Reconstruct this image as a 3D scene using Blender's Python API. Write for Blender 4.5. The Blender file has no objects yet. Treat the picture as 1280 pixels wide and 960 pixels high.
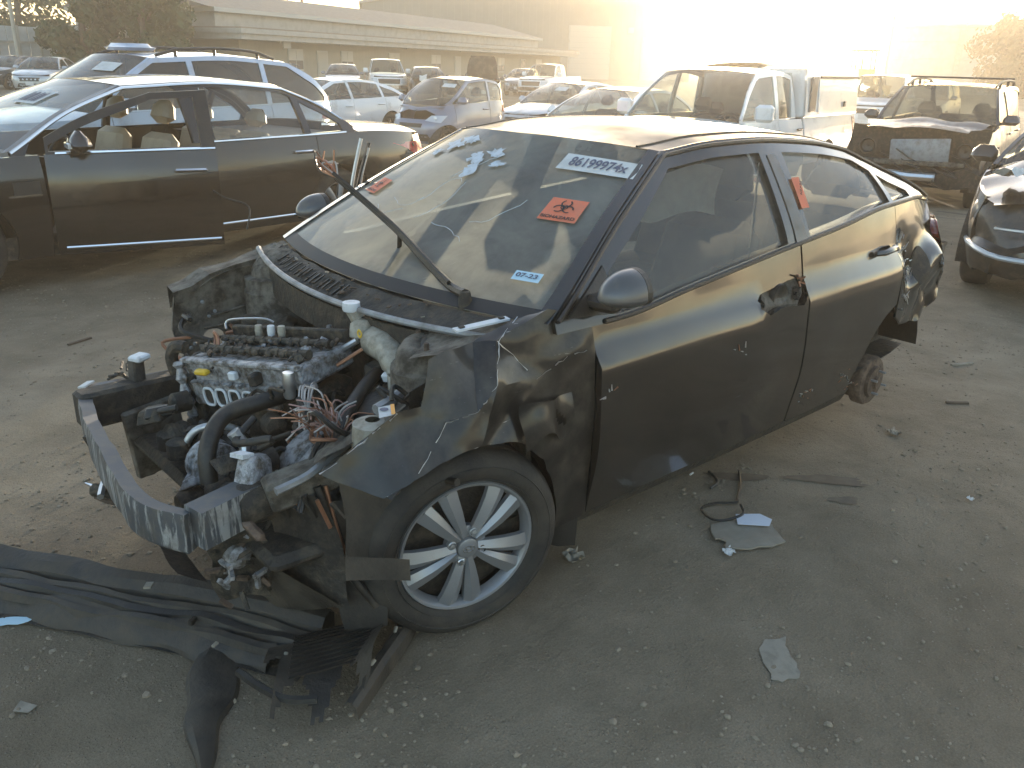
import bpy, math, random
import numpy as np
from mathutils import Vector, Matrix, Euler
from mathutils.geometry import delaunay_2d_cdt

R = math.radians
rng = random.Random(7)
scene = bpy.context.scene
col = scene.collection

# ------------------------------------------------------------------ camera
CAM = Vector((1.3110, 2.4522, 1.6459))
YAW, PITCH, ROLL, FPX = -2.3094, -0.3634, 0.0276, 1050.48
fw = Vector((math.cos(PITCH) * math.cos(YAW), math.cos(PITCH) * math.sin(YAW), math.sin(PITCH)))
rt = fw.cross(Vector((0, 0, 1))).normalized()
up = rt.cross(fw)
rt, up = math.cos(ROLL) * rt + math.sin(ROLL) * up, -math.sin(ROLL) * rt + math.cos(ROLL) * up
cd = bpy.data.cameras.new('camera')
cam = bpy.data.objects.new('camera', cd)
col.objects.link(cam)
cam.matrix_world = Matrix(((rt.x, up.x, -fw.x, CAM.x), (rt.y, up.y, -fw.y, CAM.y), (rt.z, up.z, -fw.z, CAM.z), (0, 0, 0, 1)))
cd.sensor_fit = 'HORIZONTAL'
cd.sensor_width = 36.0
cd.lens = 36.0 * FPX / 1280.0
cd.clip_end = 3000
cd.clip_start = 0.05
scene.camera = cam

# ------------------------------------------------------------------ sky and sun
HAZE = 0.0026
SUN_AZ, SUN_EL = R(-145.95), R(3.7)
SUN_DIR = Vector((math.cos(SUN_EL) * math.cos(SUN_AZ), math.cos(SUN_EL) * math.sin(SUN_AZ), math.sin(SUN_EL)))
world = bpy.data.worlds.new('World')
scene.world = world
world.use_nodes = True
wn = world.node_tree.nodes
wl = world.node_tree.links
wn.clear()
sky = wn.new('ShaderNodeTexSky')
sky.sky_type = 'NISHITA'
sky.sun_disc = False
sky.sun_elevation = SUN_EL
sky.sun_rotation = math.atan2(SUN_DIR.x, SUN_DIR.y)
sky.air_density = 0.75
sky.dust_density = 1.1
sky.ozone_density = 1.0
bg = wn.new('ShaderNodeBackground')
bg.inputs['Strength'].default_value = 0.15
wo = wn.new('ShaderNodeOutputWorld')
wl.new(sky.outputs[0], bg.inputs[0])
wl.new(bg.outputs[0], wo.inputs[0])
sd = bpy.data.lights.new('sun', 'SUN')
sd.energy = 5.0
sd.angle = R(0.53)
sd.color = (1.0, 0.83, 0.62)
sun = bpy.data.objects.new('sun', sd)
col.objects.link(sun)
sun.rotation_euler = (-SUN_DIR).to_track_quat('-Z', 'Y').to_euler()
sun.location = (-30, -20, 30)
vs = scene.view_settings
vs.view_transform = 'Standard'
vs.look = 'None'
vs.gamma = 1
vs.use_curve_mapping = False
vs.exposure = 2.6
cy = scene.cycles
cy.use_denoising = True
cy.denoiser = 'OPENIMAGEDENOISE'
cy.max_bounces = 8
cy.diffuse_bounces = 3
cy.glossy_bounces = 4
cy.transmission_bounces = 6
cy.transparent_max_bounces = 24
cy.volume_bounces = 1
cy.caustics_reflective = False
cy.caustics_refractive = False
cy.sample_clamp_indirect = 6.0


# ------------------------------------------------------------------ materials
MATS = {}


def nodes_of(name):
    m = bpy.data.materials.new(name)
    m.use_nodes = True
    nt = m.node_tree
    nt.nodes.clear()
    out = nt.nodes.new('ShaderNodeOutputMaterial')
    MATS[name] = m
    return m, nt, out


def ramp(nt, fac, stops):
    r = nt.nodes.new('ShaderNodeValToRGB')
    el = r.color_ramp.elements
    while len(el) > 1:
        el.remove(el[-1])
    for i, (p, c) in enumerate(stops):
        e = el[0] if i == 0 else el.new(p)
        e.position = p
        e.color = (c[0], c[1], c[2], 1) if not isinstance(c, (int, float)) else (c, c, c, 1)
    nt.links.new(fac, r.inputs[0])
    return r.outputs[0]


def noise(nt, scale, detail=4, rough=.55, co=None, dist=0):
    n = nt.nodes.new('ShaderNodeTexNoise')
    n.inputs['Scale'].default_value = scale
    n.inputs['Detail'].default_value = detail
    n.inputs['Roughness'].default_value = rough
    n.inputs['Distortion'].default_value = dist
    if co is not None:
        nt.links.new(co, n.inputs['Vector'])
    return n.outputs['Fac']


def mixc(nt, fac, a, b):
    m = nt.nodes.new('ShaderNodeMix')
    m.data_type = 'RGBA'
    for sock, v in ((m.inputs[0], fac), (m.inputs[6], a), (m.inputs[7], b)):
        if hasattr(v, 'links'):
            nt.links.new(v, sock)
        elif isinstance(v, (int, float)):
            sock.default_value = v
        else:
            sock.default_value = (v[0], v[1], v[2], 1)
    return m.outputs[2]


def obco(nt, obj=True):
    return nt.nodes.new('ShaderNodeTexCoord').outputs['Object']


def mat(name, c, rough=.5, metal=0., coat=0., dirt=None, dscale=6., damt=(.45, .75), bump=0., bscale=40., spec=.5, drough=.85, emit=None, grain=0.):
    """Principled with noise-broken colour: dirt = colour of the dust that lies on it."""
    m, nt, out = nodes_of(name)
    b = nt.nodes.new('ShaderNodeBsdfPrincipled')
    nt.links.new(b.outputs[0], out.inputs[0])
    b.inputs['Metallic'].default_value = metal
    b.inputs['Roughness'].default_value = rough
    b.inputs['Specular IOR Level'].default_value = spec
    b.inputs['Coat Weight'].default_value = coat
    b.inputs['Coat Roughness'].default_value = .06
    co = obco(nt)
    base = c
    if grain:
        g = noise(nt, 90, 3, .6, co)
        lo = [v * (1 - grain) for v in c]
        hi = [min(1, v * (1 + grain)) for v in c]
        base = ramp(nt, g, [(.3, lo), (.7, hi)])
    if dirt is not None:
        f = ramp(nt, noise(nt, dscale, 6, .65, co), [(damt[0], 0.0), (damt[1], 1.0)])
        base = mixc(nt, f, base, dirt)
        rr = nt.nodes.new('ShaderNodeMapRange')
        rr.inputs[3].default_value = rough
        rr.inputs[4].default_value = drough
        nt.links.new(f, rr.inputs[0])
        nt.links.new(rr.outputs[0], b.inputs['Roughness'])
        if metal:
            mr = nt.nodes.new('ShaderNodeMapRange')
            mr.inputs[3].default_value = metal
            mr.inputs[4].default_value = 0
            nt.links.new(f, mr.inputs[0])
            nt.links.new(mr.outputs[0], b.inputs['Metallic'])
        if coat:
            mr = nt.nodes.new('ShaderNodeMapRange')
            mr.inputs[3].default_value = coat
            mr.inputs[4].default_value = 0
            nt.links.new(f, mr.inputs[0])
            nt.links.new(mr.outputs[0], b.inputs['Coat Weight'])
    if hasattr(base, 'links'):
        nt.links.new(base, b.inputs['Base Color'])
    else:
        b.inputs['Base Color'].default_value = (base[0], base[1], base[2], 1)
    if bump:
        bn = nt.nodes.new('ShaderNodeBump')
        bn.inputs['Strength'].default_value = bump
        bn.inputs['Distance'].default_value = .01
        nt.links.new(noise(nt, bscale, 5, .6, co), bn.inputs['Height'])
        nt.links.new(bn.outputs[0], b.inputs['Normal'])
    if emit:
        b.inputs['Emission Color'].default_value = (*emit[0], 1)
        b.inputs['Emission Strength'].default_value = emit[1]
    return m


def glass(name, tint=(.75, .8, .78), dust=.12, dustcol=(.45, .43, .38), dscale=5., refl=1.0, grime=None, trans=.55):
    """Thin car glass: see-through, mirror by Fresnel, a film of dust that scatters light on both sides."""
    m, nt, out = nodes_of(name)
    N = nt.nodes.new
    L = nt.links.new
    tr = N('ShaderNodeBsdfTransparent')
    tr.inputs[0].default_value = (*tint, 1)
    gl = N('ShaderNodeBsdfGlossy')
    gl.inputs['Roughness'].default_value = .02
    lw = N('ShaderNodeLayerWeight')
    lw.inputs['Blend'].default_value = .5
    pw = N('ShaderNodeMath')
    pw.operation = 'POWER'
    pw.inputs[1].default_value = 5.
    L(lw.outputs['Facing'], pw.inputs[0])
    fr = N('ShaderNodeMath')
    fr.operation = 'MULTIPLY_ADD'
    fr.inputs[1].default_value = .92
    fr.inputs[2].default_value = .075
    L(pw.outputs[0], fr.inputs[0])
    mx = N('ShaderNodeMixShader')
    mm = N('ShaderNodeMath')
    mm.operation = 'MULTIPLY'
    mm.inputs[1].default_value = refl
    L(fr.outputs[0], mm.inputs[0])
    L(mm.outputs[0], mx.inputs[0])
    L(tr.outputs[0], mx.inputs[1])
    L(gl.outputs[0], mx.inputs[2])
    df = N('ShaderNodeBsdfDiffuse')
    df.inputs[0].default_value = (*dustcol, 1)
    tl = N('ShaderNodeBsdfTranslucent')
    tl.inputs[0].default_value = (*dustcol, 1)
    md = N('ShaderNodeMixShader')
    md.inputs[0].default_value = trans
    L(df.outputs[0], md.inputs[1])
    L(tl.outputs[0], md.inputs[2])
    co = obco(nt)
    f = ramp(nt, noise(nt, dscale, 6, .6, co, .4), [(.3, dust * .5), (.75, min(1, dust * 1.6))])
    if grime:
        f2 = ramp(nt, noise(nt, grime[0], 5, .6, co, 1.2), [(grime[1], 0.), (grime[1] + .035, grime[2])])
        ad = N('ShaderNodeMath')
        ad.operation = 'MAXIMUM'
        L(f, ad.inputs[0])
        L(f2, ad.inputs[1])
        f = ad.outputs[0]
    mo = N('ShaderNodeMixShader')
    L(f, mo.inputs[0])
    L(mx.outputs[0], mo.inputs[1])
    L(md.outputs[0], mo.inputs[2])
    L(mo.outputs[0], out.inputs[0])
    return m


DUST = (.20, .175, .14)


def paint(name, c, dirt=.0, rough=.28, metal=0., dcol=DUST):
    return mat(name, c, rough, metal, 1.0, dcol if dirt else None, 3.5, (.62 - dirt * .3, 1.05 - dirt * .3))


# ------------------------------------------------------------------ mesh builder
def tag(o, label=None, cat=None, group=None, kind=None):
    if label: o['label'] = label
    if cat: o['category'] = cat
    if group: o['group'] = group
    if kind: o['kind'] = kind
    return o


def empty(name, loc=(0, 0, 0), rz=0., parent=None):
    o = bpy.data.objects.new(name, None)
    o.empty_display_size = .1
    col.objects.link(o)
    o.location = loc
    o.rotation_euler = (0, 0, rz)
    if parent: o.parent = parent
    return o


def mesh_obj(name, verts, faces, m, parent=None, smooth=True, sharp=40, mats=None, midx=None):
    me = bpy.data.meshes.new(name)
    me.from_pydata([tuple(v) for v in verts], [], faces)
    if mats:
        for k in mats: me.materials.append(MATS[k] if isinstance(k, str) else k)
        me.polygons.foreach_set('material_index', midx)
    else:
        me.materials.append(MATS[m] if isinstance(m, str) else m)
    if smooth:
        me.polygons.foreach_set('use_smooth', [True] * len(me.polygons))
        if sharp: me.set_sharp_from_angle(angle=R(sharp))
    me.update()
    o = bpy.data.objects.new(name, me)
    col.objects.link(o)
    if parent: o.parent = parent
    return o


class MB:
    """Collects shapes into one mesh."""

    def __init__(s):
        s.v = []
        s.f = []
        s.mi = []
        s.cur = 0

    def add(s, v, f):
        k = len(s.v)
        s.v += [tuple(p) for p in v]
        s.f += [tuple(i + k for i in q) for q in f]
        s.mi += [s.cur] * len(f)
        return s

    def box(s, c, d, rot=None, taper=(1, 1), bev=0.):
        x, y, z = d[0] / 2, d[1] / 2, d[2] / 2
        if bev <= 0:
            P = [(-x, -y, -z), (x, -y, -z), (x, y, -z), (-x, y, -z), (-x * taper[0], -y * taper[1], z), (x * taper[0], -y * taper[1], z), (x * taper[0], y * taper[1], z), (-x * taper[0], y * taper[1], z)]
            Fc = [(0, 3, 2, 1), (4, 5, 6, 7), (0, 1, 5, 4), (1, 2, 6, 5), (2, 3, 7, 6), (3, 0, 4, 7)]
        else:
            b = min(bev, x * .9, y * .9, z * .9)
            P = []
            for zz, ins in ((-z, b), (-z + b, 0), (z - b, 0), (z, b)):
                t = taper if zz > 0 else (1, 1)
                X, Y = (x - ins) * t[0], (y - ins) * t[1]
                c2 = b * .7 if not ins else b * .35
                P += [(-X + c2, -Y, zz), (X - c2, -Y, zz), (X, -Y + c2, zz), (X, Y - c2, zz), (X - c2, Y, zz), (-X + c2, Y, zz), (-X, Y - c2, zz), (-X, -Y + c2, zz)]
            Fc = [tuple(range(7, -1, -1)), tuple(range(24, 32))]
            for r in range(3):
                for i in range(8):
                    j = (i + 1) % 8
                    Fc.append((r * 8 + i, r * 8 + j, r * 8 + 8 + j, r * 8 + 8 + i))
        M = Euler(rot).to_matrix() if rot is not None else None
        c = Vector(c)
        P = [(M @ Vector(p) if M else Vector(p)) + c for p in P]
        return s.add(P, Fc)

    def tube(s, pts, r, n=8, cap=True, closed=False):
        pts = [Vector(p) for p in pts]
        m = len(pts)
        rr = r if isinstance(r, (list, tuple)) else [r] * m
        rings = []
        prev = None
        for i, p in enumerate(pts):
            a = pts[(i - 1) % m] if (i > 0 or closed) else p
            b = pts[(i + 1) % m] if (i < m - 1 or closed) else p
            d = (b - a)
            d = d.normalized() if d.length > 1e-9 else Vector((0, 0, 1))
            if prev is None:
                q = d.orthogonal().normalized()
            else:
                q = prev - d * prev.dot(d)
                q = q.normalized() if q.length > 1e-6 else d.orthogonal().normalized()
            prev = q
            w = d.cross(q)
            rings.append([p + (q * math.cos(2 * math.pi * k / n) + w * math.sin(2 * math.pi * k / n)) * rr[i] for k in range(n)])
        V = [v for g in rings for v in g]
        Fc = []
        for i in range(m if closed else m - 1):
            i2 = (i + 1) % m
            for k in range(n):
                k2 = (k + 1) % n
                Fc.append((i * n + k, i * n + k2, i2 * n + k2, i2 * n + k))
        if cap and not closed:
            Fc.append(tuple(range(n - 1, -1, -1)))
            Fc.append(tuple((m - 1) * n + k for k in range(n)))
        return s.add(V, Fc)

    def lathe(s, prof, c=(0, 0, 0), axis='z', n=24, rot=None, arc=1.0, off=0.):
        """prof: (radius, height) pairs round an axis."""
        V = []
        m = len(prof)
        na = n if arc >= 1 else n + 1
        for k in range(na):
            a = off + 2 * math.pi * arc * k / n
            for r, h in prof:
                p = (r * math.cos(a), r * math.sin(a), h)
                if axis == 'y': p = (p[0], p[2], p[1])
                if axis == 'x': p = (p[2], p[0], p[1])
                V.append(p)
        Fc = []
        for k in range(n):
            k2 = (k + 1) % na
            for i in range(m - 1):
                Fc.append((k * m + i, k * m + i + 1, k2 * m + i + 1, k2 * m + i))
        M = Euler(rot).to_matrix() if rot is not None else None
        c = Vector(c)
        V = [(M @ Vector(p) if M else Vector(p)) + c for p in V]
        return s.add(V, Fc)

    def grid(s, fn, us, vs):
        nu, nv = len(us), len(vs)
        V = [fn(u, v) for u in us for v in vs]
        Fc = [(i * nv + j, (i + 1) * nv + j, (i + 1) * nv + j + 1, i * nv + j + 1) for i in range(nu - 1) for j in range(nv - 1)]
        return s.add(V, Fc)

    def prism(s, poly, z0, z1, fn=None):
        """Flat polygon (x, y) drawn up from z0 to z1; fn maps each point."""
        n = len(poly)
        V = [(p[0], p[1], z0) for p in poly] + [(p[0], p[1], z1) for p in poly]
        if fn: V = [fn(*v) for v in V]
        Fc = [tuple(range(n - 1, -1, -1)), tuple(range(n, 2 * n))] + [(i, (i + 1) % n, n + (i + 1) % n, n + i) for i in range(n)]
        return s.add(V, Fc)

    def build(s, name, m, parent=None, smooth=True, sharp=40):
        if isinstance(m, (list, tuple)):
            return mesh_obj(name, s.v, s.f, None, parent, smooth, sharp, m, s.mi)
        return mesh_obj(name, s.v, s.f, m, parent, smooth, sharp)


def lin(a, b, n):
    return [a + (b - a) * i / (n - 1) for i in range(n)]


def curve(pts):
    """Smooth interpolation through (x, y) knots, monotone-limited; returns f(x)."""
    P = sorted(pts)
    X = [p[0] for p in P]
    Y = [p[1] for p in P]
    n = len(X)
    d = [(Y[i + 1] - Y[i]) / (X[i + 1] - X[i]) for i in range(n - 1)]
    m = [d[0]] + [0 if d[i - 1] * d[i] <= 0 else 2 * d[i - 1] * d[i] / (d[i - 1] + d[i]) for i in range(1, n - 1)] + [d[-1]] if n > 1 else [0]

    def f(x):
        if x <= X[0]: return Y[0]
        if x >= X[-1]: return Y[-1]
        for i in range(n - 1):
            if x <= X[i + 1]:
                h = X[i + 1] - X[i]
                t = (x - X[i]) / h
                return (2 * t**3 - 3 * t * t + 1) * Y[i] + (t**3 - 2 * t * t + t) * h * m[i] + (-2 * t**3 + 3 * t * t) * Y[i + 1] + (t**3 - t * t) * h * m[i + 1]
    return f


def dens(poly, d, closed=True):
    out = []
    n = len(poly)
    for i in range(n if closed else n - 1):
        a, b = poly[i], poly[(i + 1) % n]
        L = math.hypot(b[0] - a[0], b[1] - a[1])
        if L < 1e-5: continue
        k = max(1, int(math.ceil(L / d)))
        out += [(a[0] + (b[0] - a[0]) * j / k, a[1] + (b[1] - a[1]) * j / k) for j in range(k)]
    if not closed: out.append(poly[-1])
    return out


def inside(P, poly):
    x, y = P[:, 0], P[:, 1]
    r = np.zeros(len(P), bool)
    n = len(poly)
    for i in range(n):
        x0, y0 = poly[i]
        x1, y1 = poly[(i + 1) % n]
        c = ((y0 > y) != (y1 > y))
        with np.errstate(divide='ignore', invalid='ignore'):
            t = (x1 - x0) * (y - y0) / ((y1 - y0) if y1 != y0 else 1e-12) + x0
        r ^= c & (x < t)
    return r


def tri2d(outline, cuts=(), res=.06):
    """Triangulate a 2-D outline with cut-outs; returns points, triangles."""
    loops = [dens(outline, res)] + [dens(c, res) for c in cuts]
    pts = []
    ed = []
    for lp in loops:
        k = len(pts)
        n = len(lp)
        pts += lp
        ed += [(k + i, k + (i + 1) % n) for i in range(n)]
    A = np.array(loops[0])
    x0, y0 = A.min(0)
    x1, y1 = A.max(0)
    gx = np.arange(x0 + res * .5, x1, res)
    gy = np.arange(y0 + res * .5, y1, res)
    if len(gx) and len(gy):
        G = np.array([(a, b) for a in gx for b in gy])
        ok = inside(G, loops[0])
        B = np.array(pts)
        for i in range(len(G)):
            if ok[i] and ((B - G[i])**2).sum(1).min() < (res * .45)**2: ok[i] = False
        pts = pts + [tuple(g) for g in G[ok]]
    v, e, f, *_ = delaunay_2d_cdt([Vector(p) for p in pts], ed, [], 0, 1e-5)
    V = np.array([(p.x, p.y) for p in v])
    T = np.array([t for t in f if len(t) == 3])
    c = V[T].mean(1)
    ok = inside(c, loops[0])
    for lp in loops[1:]: ok &= ~inside(c, lp)
    return V, T[ok]


def panel(name, outline, lift, m, parent=None, cuts=(), res=.06, lip=None, sharp=35, warp=None, thick=None):
    """A sheet part: 2-D outline -> surface by lift(u, v); lip = inward offset of the turned-in edge."""
    V, T = tri2d(outline, cuts, res)
    used = sorted(set(T.ravel().tolist()))
    mp = {k: i for i, k in enumerate(used)}
    P = [Vector(lift(float(V[k][0]), float(V[k][1]))) for k in used]
    if warp: P = [warp(p) for p in P]
    F = [tuple(mp[int(i)] for i in t) for t in T]
    if lip is not None:
        lv = Vector(lip)
        cnt = {}
        for t in F:
            for a, b in ((t[0], t[1]), (t[1], t[2]), (t[2], t[0])):
                k = (min(a, b), max(a, b))
                cnt[k] = None if k in cnt else (a, b)
        be = [e for e in cnt.values() if e]
        new = {}

        def nv(i):
            if i not in new:
                k = len(P)
                P.append(P[i].copy())
                P.append(P[i] + lv)
                new[i] = (k, k + 1)
            return new[i]
        nF = len(F)
        for a, b in be:
            a0, a1 = nv(a)
            b0, b1 = nv(b)
            F.append((b0, a0, a1, b1))
        if thick:
            k = len(P)
            base = [P[i] + lv for i in range(len(used))]
            P += base
            F += [tuple(reversed([i + k for i in t])) for t in F[:nF]]
    return mesh_obj(name, P, F, m, parent, True, sharp)


def text_mesh(name, body, size, lift, m, parent, bold=False, depth=0):
    """Flat lettering laid on a surface: lift(u, v) maps text plane to world/local."""
    cu = bpy.data.curves.new(name, 'FONT')
    cu.body = body
    cu.size = size
    cu.align_x = 'CENTER'
    cu.align_y = 'CENTER'
    if bold: cu.offset = size * .025
    tmp = bpy.data.objects.new('tmp_text', cu)
    col.objects.link(tmp)
    dg = bpy.context.evaluated_depsgraph_get()
    me = bpy.data.meshes.new_from_object(tmp.evaluated_get(dg))
    V = [lift(v.co.x, v.co.y) for v in me.vertices]
    F = [tuple(p.vertices) for p in me.polygons]
    bpy.data.objects.remove(tmp)
    bpy.data.curves.remove(cu)
    bpy.data.meshes.remove(me)
    return mesh_obj(name, V, F, m, parent, False)


def hnoise(p, s=1., seed=0):
    """Cheap smooth 3-D value noise in -1..1."""
    x, y, z = p[0] * s + seed * 13.7, p[1] * s + seed * 7.1, p[2] * s + seed * 3.3
    return (math.sin(x * 1.7 + 1.3 * math.sin(y * 1.9 + z)) + math.sin(y * 2.3 + 1.1 * math.sin(z * 1.6 + x * .8)) + math.sin(z * 2.1 + 1.4 * math.sin(x * 1.3 + y * .6))) / 3

# ------------------------------------------------------------------ material library
mat('black_paint', (.007, .0068, .0068), .12, 0, 1.0, (.030, .026, .021), 1.3, (.4, 1.0), spec=.4, drough=.4)
mat('wreck_paint', (.009, .0085, .008), .13, 0, 1.0, (.048, .041, .032), 1.7, (.42, 1.0), spec=.4, drough=.45)
mat('wreck_paint_matt', (.025, .0225, .019), .35, 0, .6, (.11, .09, .066), 16.0, (.5, .8))
paint('silver_blue_paint', (.40, .47, .58), .35, .3, .35)
paint('white_paint', (.72, .73, .74), .25)
paint('grey_blue_paint', (.17, .19, .25), .4, .3, .3)
paint('dark_paint', (.03, .031, .035), .5)
paint('silver_paint', (.46, .48, .50), .4, .3, .5)
paint('grey_paint', (.20, .21, .225), .5, .3, .3)
mat('chrome', (.78, .79, .80), .12, 1.0)
mat('satin_metal', (.55, .56, .57), .35, 1.0, 0, DUST, 9, (.5, .9))
mat('alu_dirty', (.42, .42, .43), .5, .7, 0, (.085, .07, .052), 28, (.42, .62), .9, 70)
mat('steel_grey', (.30, .31, .32), .5, .6, 0, (.15, .13, .11), 12, (.45, .8), .3, 40)
def beam_material():
    m, nt, out = nodes_of('beam_paint')
    b = nt.nodes.new('ShaderNodeBsdfPrincipled')
    co = obco(nt)
    mp = nt.nodes.new('ShaderNodeMapping')
    mp.inputs['Scale'].default_value = (38, 38, 5)
    nt.links.new(co, mp.inputs[0])
    f = ramp(nt, noise(nt, 1.0, 6, .7, mp.outputs[0], .5), [(.50, 0.), (.58, 1.)])
    ge = nt.nodes.new('ShaderNodeNewGeometry')
    sx = nt.nodes.new('ShaderNodeSeparateXYZ')
    nt.links.new(ge.outputs['True Normal'], sx.inputs[0])
    ab = nt.nodes.new('ShaderNodeMath')
    ab.operation = 'ABSOLUTE'
    nt.links.new(sx.outputs['Z'], ab.inputs[0])
    fm = nt.nodes.new('ShaderNodeMath')
    fm.operation = 'LESS_THAN'
    fm.inputs[1].default_value = .6
    nt.links.new(ab.outputs[0], fm.inputs[0])
    fx = nt.nodes.new('ShaderNodeMath')
    fx.operation = 'MULTIPLY'
    nt.links.new(f, fx.inputs[0])
    nt.links.new(fm.outputs[0], fx.inputs[1])
    f = fx.outputs[0]
    d = ramp(nt, noise(nt, 18, 5, .65, co), [(.45, 0.), (.7, .8)])
    c = mixc(nt, f, (.07, .075, .083), (.32, .32, .31))
    c = mixc(nt, d, c, (.12, .105, .085))
    nt.links.new(c, b.inputs['Base Color'])
    b.inputs['Metallic'].default_value = .15
    b.inputs['Roughness'].default_value = .55
    nt.links.new(b.outputs[0], out.inputs[0])


beam_material()
mat('primer_grey', (.15, .132, .105), .75, 0, 0, (.045, .036, .026), 17, (.40, .62), .9, 42)
mat('dirty_black', (.022, .019, .015), .65, 0, 0, (.095, .076, .053), 20, (.46, .72), .8, 50)
mat('black_plastic', (.018, .0165, .0145), .42, 0, 0, (.09, .074, .053), 10, (.55, .95), .25, 90)
mat('bumper_plastic', (.024, .021, .0175), .5, 0, 0, (.085, .069, .049), 8, (.40, .75), .35, 60)
mat('rubber', (.018, .017, .0155), .75, 0, 0, (.080, .067, .050), 7, (.38, .85), .3, 120)
mat('hose_rubber', (.017, .0155, .0135), .45, 0, 0, (.085, .068, .048), 20, (.5, .8))
mat('wheel_silver', (.27, .275, .285), .36, .5, .25, (.20, .185, .16), 10, (.52, .95))
mat('wheel_dark', (.05, .05, .05), .5, .4, 0, DUST, 9, (.5, .9))
mat('rust', (.065, .042, .028), .85, 0, 0, (.17, .12, .085), 25, (.4, .7), .6, 60)
mat('engine_dark', (.03, .026, .021), .6, .25, 0, (.105, .083, .057), 30, (.44, .66), .9, 60)
mat('reservoir', (.36, .33, .27), .5, 0, 0, (.16, .135, .10), 24, (.42, .72), .3, 60)
mat('yellow_plastic', (.62, .40, .03), .45, 0, 0, (.3, .22, .1), 30, (.55, .9))
mat('orange_plastic', (.80, .33, .03), .45)
mat('copper_wire', (.30, .15, .09), .4, .6)
mat('pink_wire', (.34, .20, .17), .6)
mat('pale_wire', (.40, .36, .33), .6)
mat('white_plastic', (.62, .64, .66), .45, 0, 0, DUST, 25, (.55, .9))
mat('beige_leather', (.36, .29, .205), .55, 0, 0, (.25, .2, .15), 5, (.45, .9), .15, 90)
mat('grey_fabric', (.10, .095, .09), .9, 0, 0, (.16, .15, .13), 8, (.4, .8), .2, 200)
mat('dark_trim', (.018, .017, .017), .6, 0, 0, DUST, 7, (.6, 1.0))
mat('airbag_cloth', (.50, .47, .42), .9, 0, 0, (.3, .27, .22), 9, (.5, .9))
mat('mirror_glass', (.75, .8, .86), .06, 1.0)
mat('paper_white', (.60, .60, .59), .8, 0, 0, (.45, .44, .41), 14, (.45, .8))
mat('paper_dirty', (.28, .25, .20), .9, 0, 0, (.2, .18, .14), 22, (.45, .65), .4, 40)
mat('paper_blue', (.45, .62, .72), .7)
mat('sticker_orange', (.70, .17, .085), .6, 0, 0, (.52, .20, .13), 20, (.45, .8))
mat('sticker_black', (.02, .02, .02), .6)
mat('sticker_ink', (.10, .11, .16), .6)
mat('taillight_red', (.42, .03, .025), .12, 0, 1.0)
mat('lamp_clear', (.62, .64, .66), .08, .3, 1.0)
mat('lamp_amber', (.7, .28, .05), .15, 0, 1.0)
mat('plate_white', (.6, .6, .6), .5)
mat('lens_glass', (.5, .53, .56), .05, .1, 1.0)
glass('car_glass', (.62, .66, .64), .10)
glass('tint_glass', (.22, .23, .22), .10)
glass('clear_glass', (.82, .86, .85), .05)
glass('dusty_windshield', (.52, .56, .56), .50, (.60, .61, .57), 3.0, 1.0, (3.2, .60, .65), .68)
glass('dusty_side_glass', (.50, .52, .49), .20, (.42, .40, .34), 4.0)
mat('fascia_paint', (.36, .355, .33), .6, 0, 0, (.27, .255, .22), 2, (.45, .8))
mat('roof_gravel', (.27, .23, .19), .9, 0, 0, (.2, .17, .14), 3, (.4, .7))
mat('door_cream', (.40, .385, .34), .6)
mat('window_dark', (.09, .10, .11), .1, 0, 0)
mat('window_blind', (.40, .40, .37), .4)
mat('frame_white', (.42, .42, .39), .6)
mat('tank_steel', (.42, .41, .39), .6, .1, 0, (.33, .31, .28), 1.2, (.4, .8))
mat('fence_tin', (.50, .53, .54), .5, .2, 0, (.36, .35, .32), 1.0, (.4, .8))
mat('pole_steel', (.40, .38, .33), .6, .2)
mat('loader_yellow', (.55, .36, .06), .5, 0, 0, DUST, 2, (.5, .9))
mat('bark', (.11, .08, .055), .9, 0, 0, (.06, .045, .03), 8, (.4, .7), .6, 20)


def leafmat(name, c):
    m, nt, out = nodes_of(name)
    co = obco(nt)
    cc = ramp(nt, noise(nt, 1.2, 4, .6, co), [(.3, [v * .55 for v in c]), (.7, [v * 1.35 for v in c])])
    d = nt.nodes.new('ShaderNodeBsdfPrincipled')
    d.inputs['Roughness'].default_value = .6
    t = nt.nodes.new('ShaderNodeBsdfTranslucent')
    nt.links.new(cc, d.inputs['Base Color'])
    nt.links.new(cc, t.inputs[0])
    x = nt.nodes.new('ShaderNodeMixShader')
    x.inputs[0].default_value = .22
    nt.links.new(d.outputs[0], x.inputs[1])
    nt.links.new(t.outputs[0], x.inputs[2])
    nt.links.new(x.outputs[0], out.inputs[0])


leafmat('leaf_dark', (.045, .070, .020))
leafmat('leaf_olive', (.070, .085, .028))
leafmat('leaf_palm', (.08, .09, .045))


def siding(name, c, step, depth):
    m, nt, out = nodes_of(name)
    b = nt.nodes.new('ShaderNodeBsdfPrincipled')
    b.inputs['Roughness'].default_value = .7
    co = obco(nt)
    w = nt.nodes.new('ShaderNodeTexWave')
    w.bands_direction = 'X'
    w.wave_profile = 'SAW'
    w.inputs['Scale'].default_value = 1.0 / step * .314
    nt.links.new(co, w.inputs['Vector'])
    bp = nt.nodes.new('ShaderNodeBump')
    bp.inputs['Distance'].default_value = depth
    bp.inputs['Strength'].default_value = .6
    nt.links.new(w.outputs['Fac'], bp.inputs['Height'])
    nt.links.new(bp.outputs[0], b.inputs['Normal'])
    cc = ramp(nt, noise(nt, .8, 5, .6, co), [(.3, [v * .85 for v in c]), (.75, c)])
    nt.links.new(cc, b.inputs['Base Color'])
    nt.links.new(b.outputs[0], out.inputs[0])


siding('siding_cream', (.34, .31, .245), .4, .03)
siding('siding_warehouse', (.24, .225, .20), .9, .06)


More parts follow.
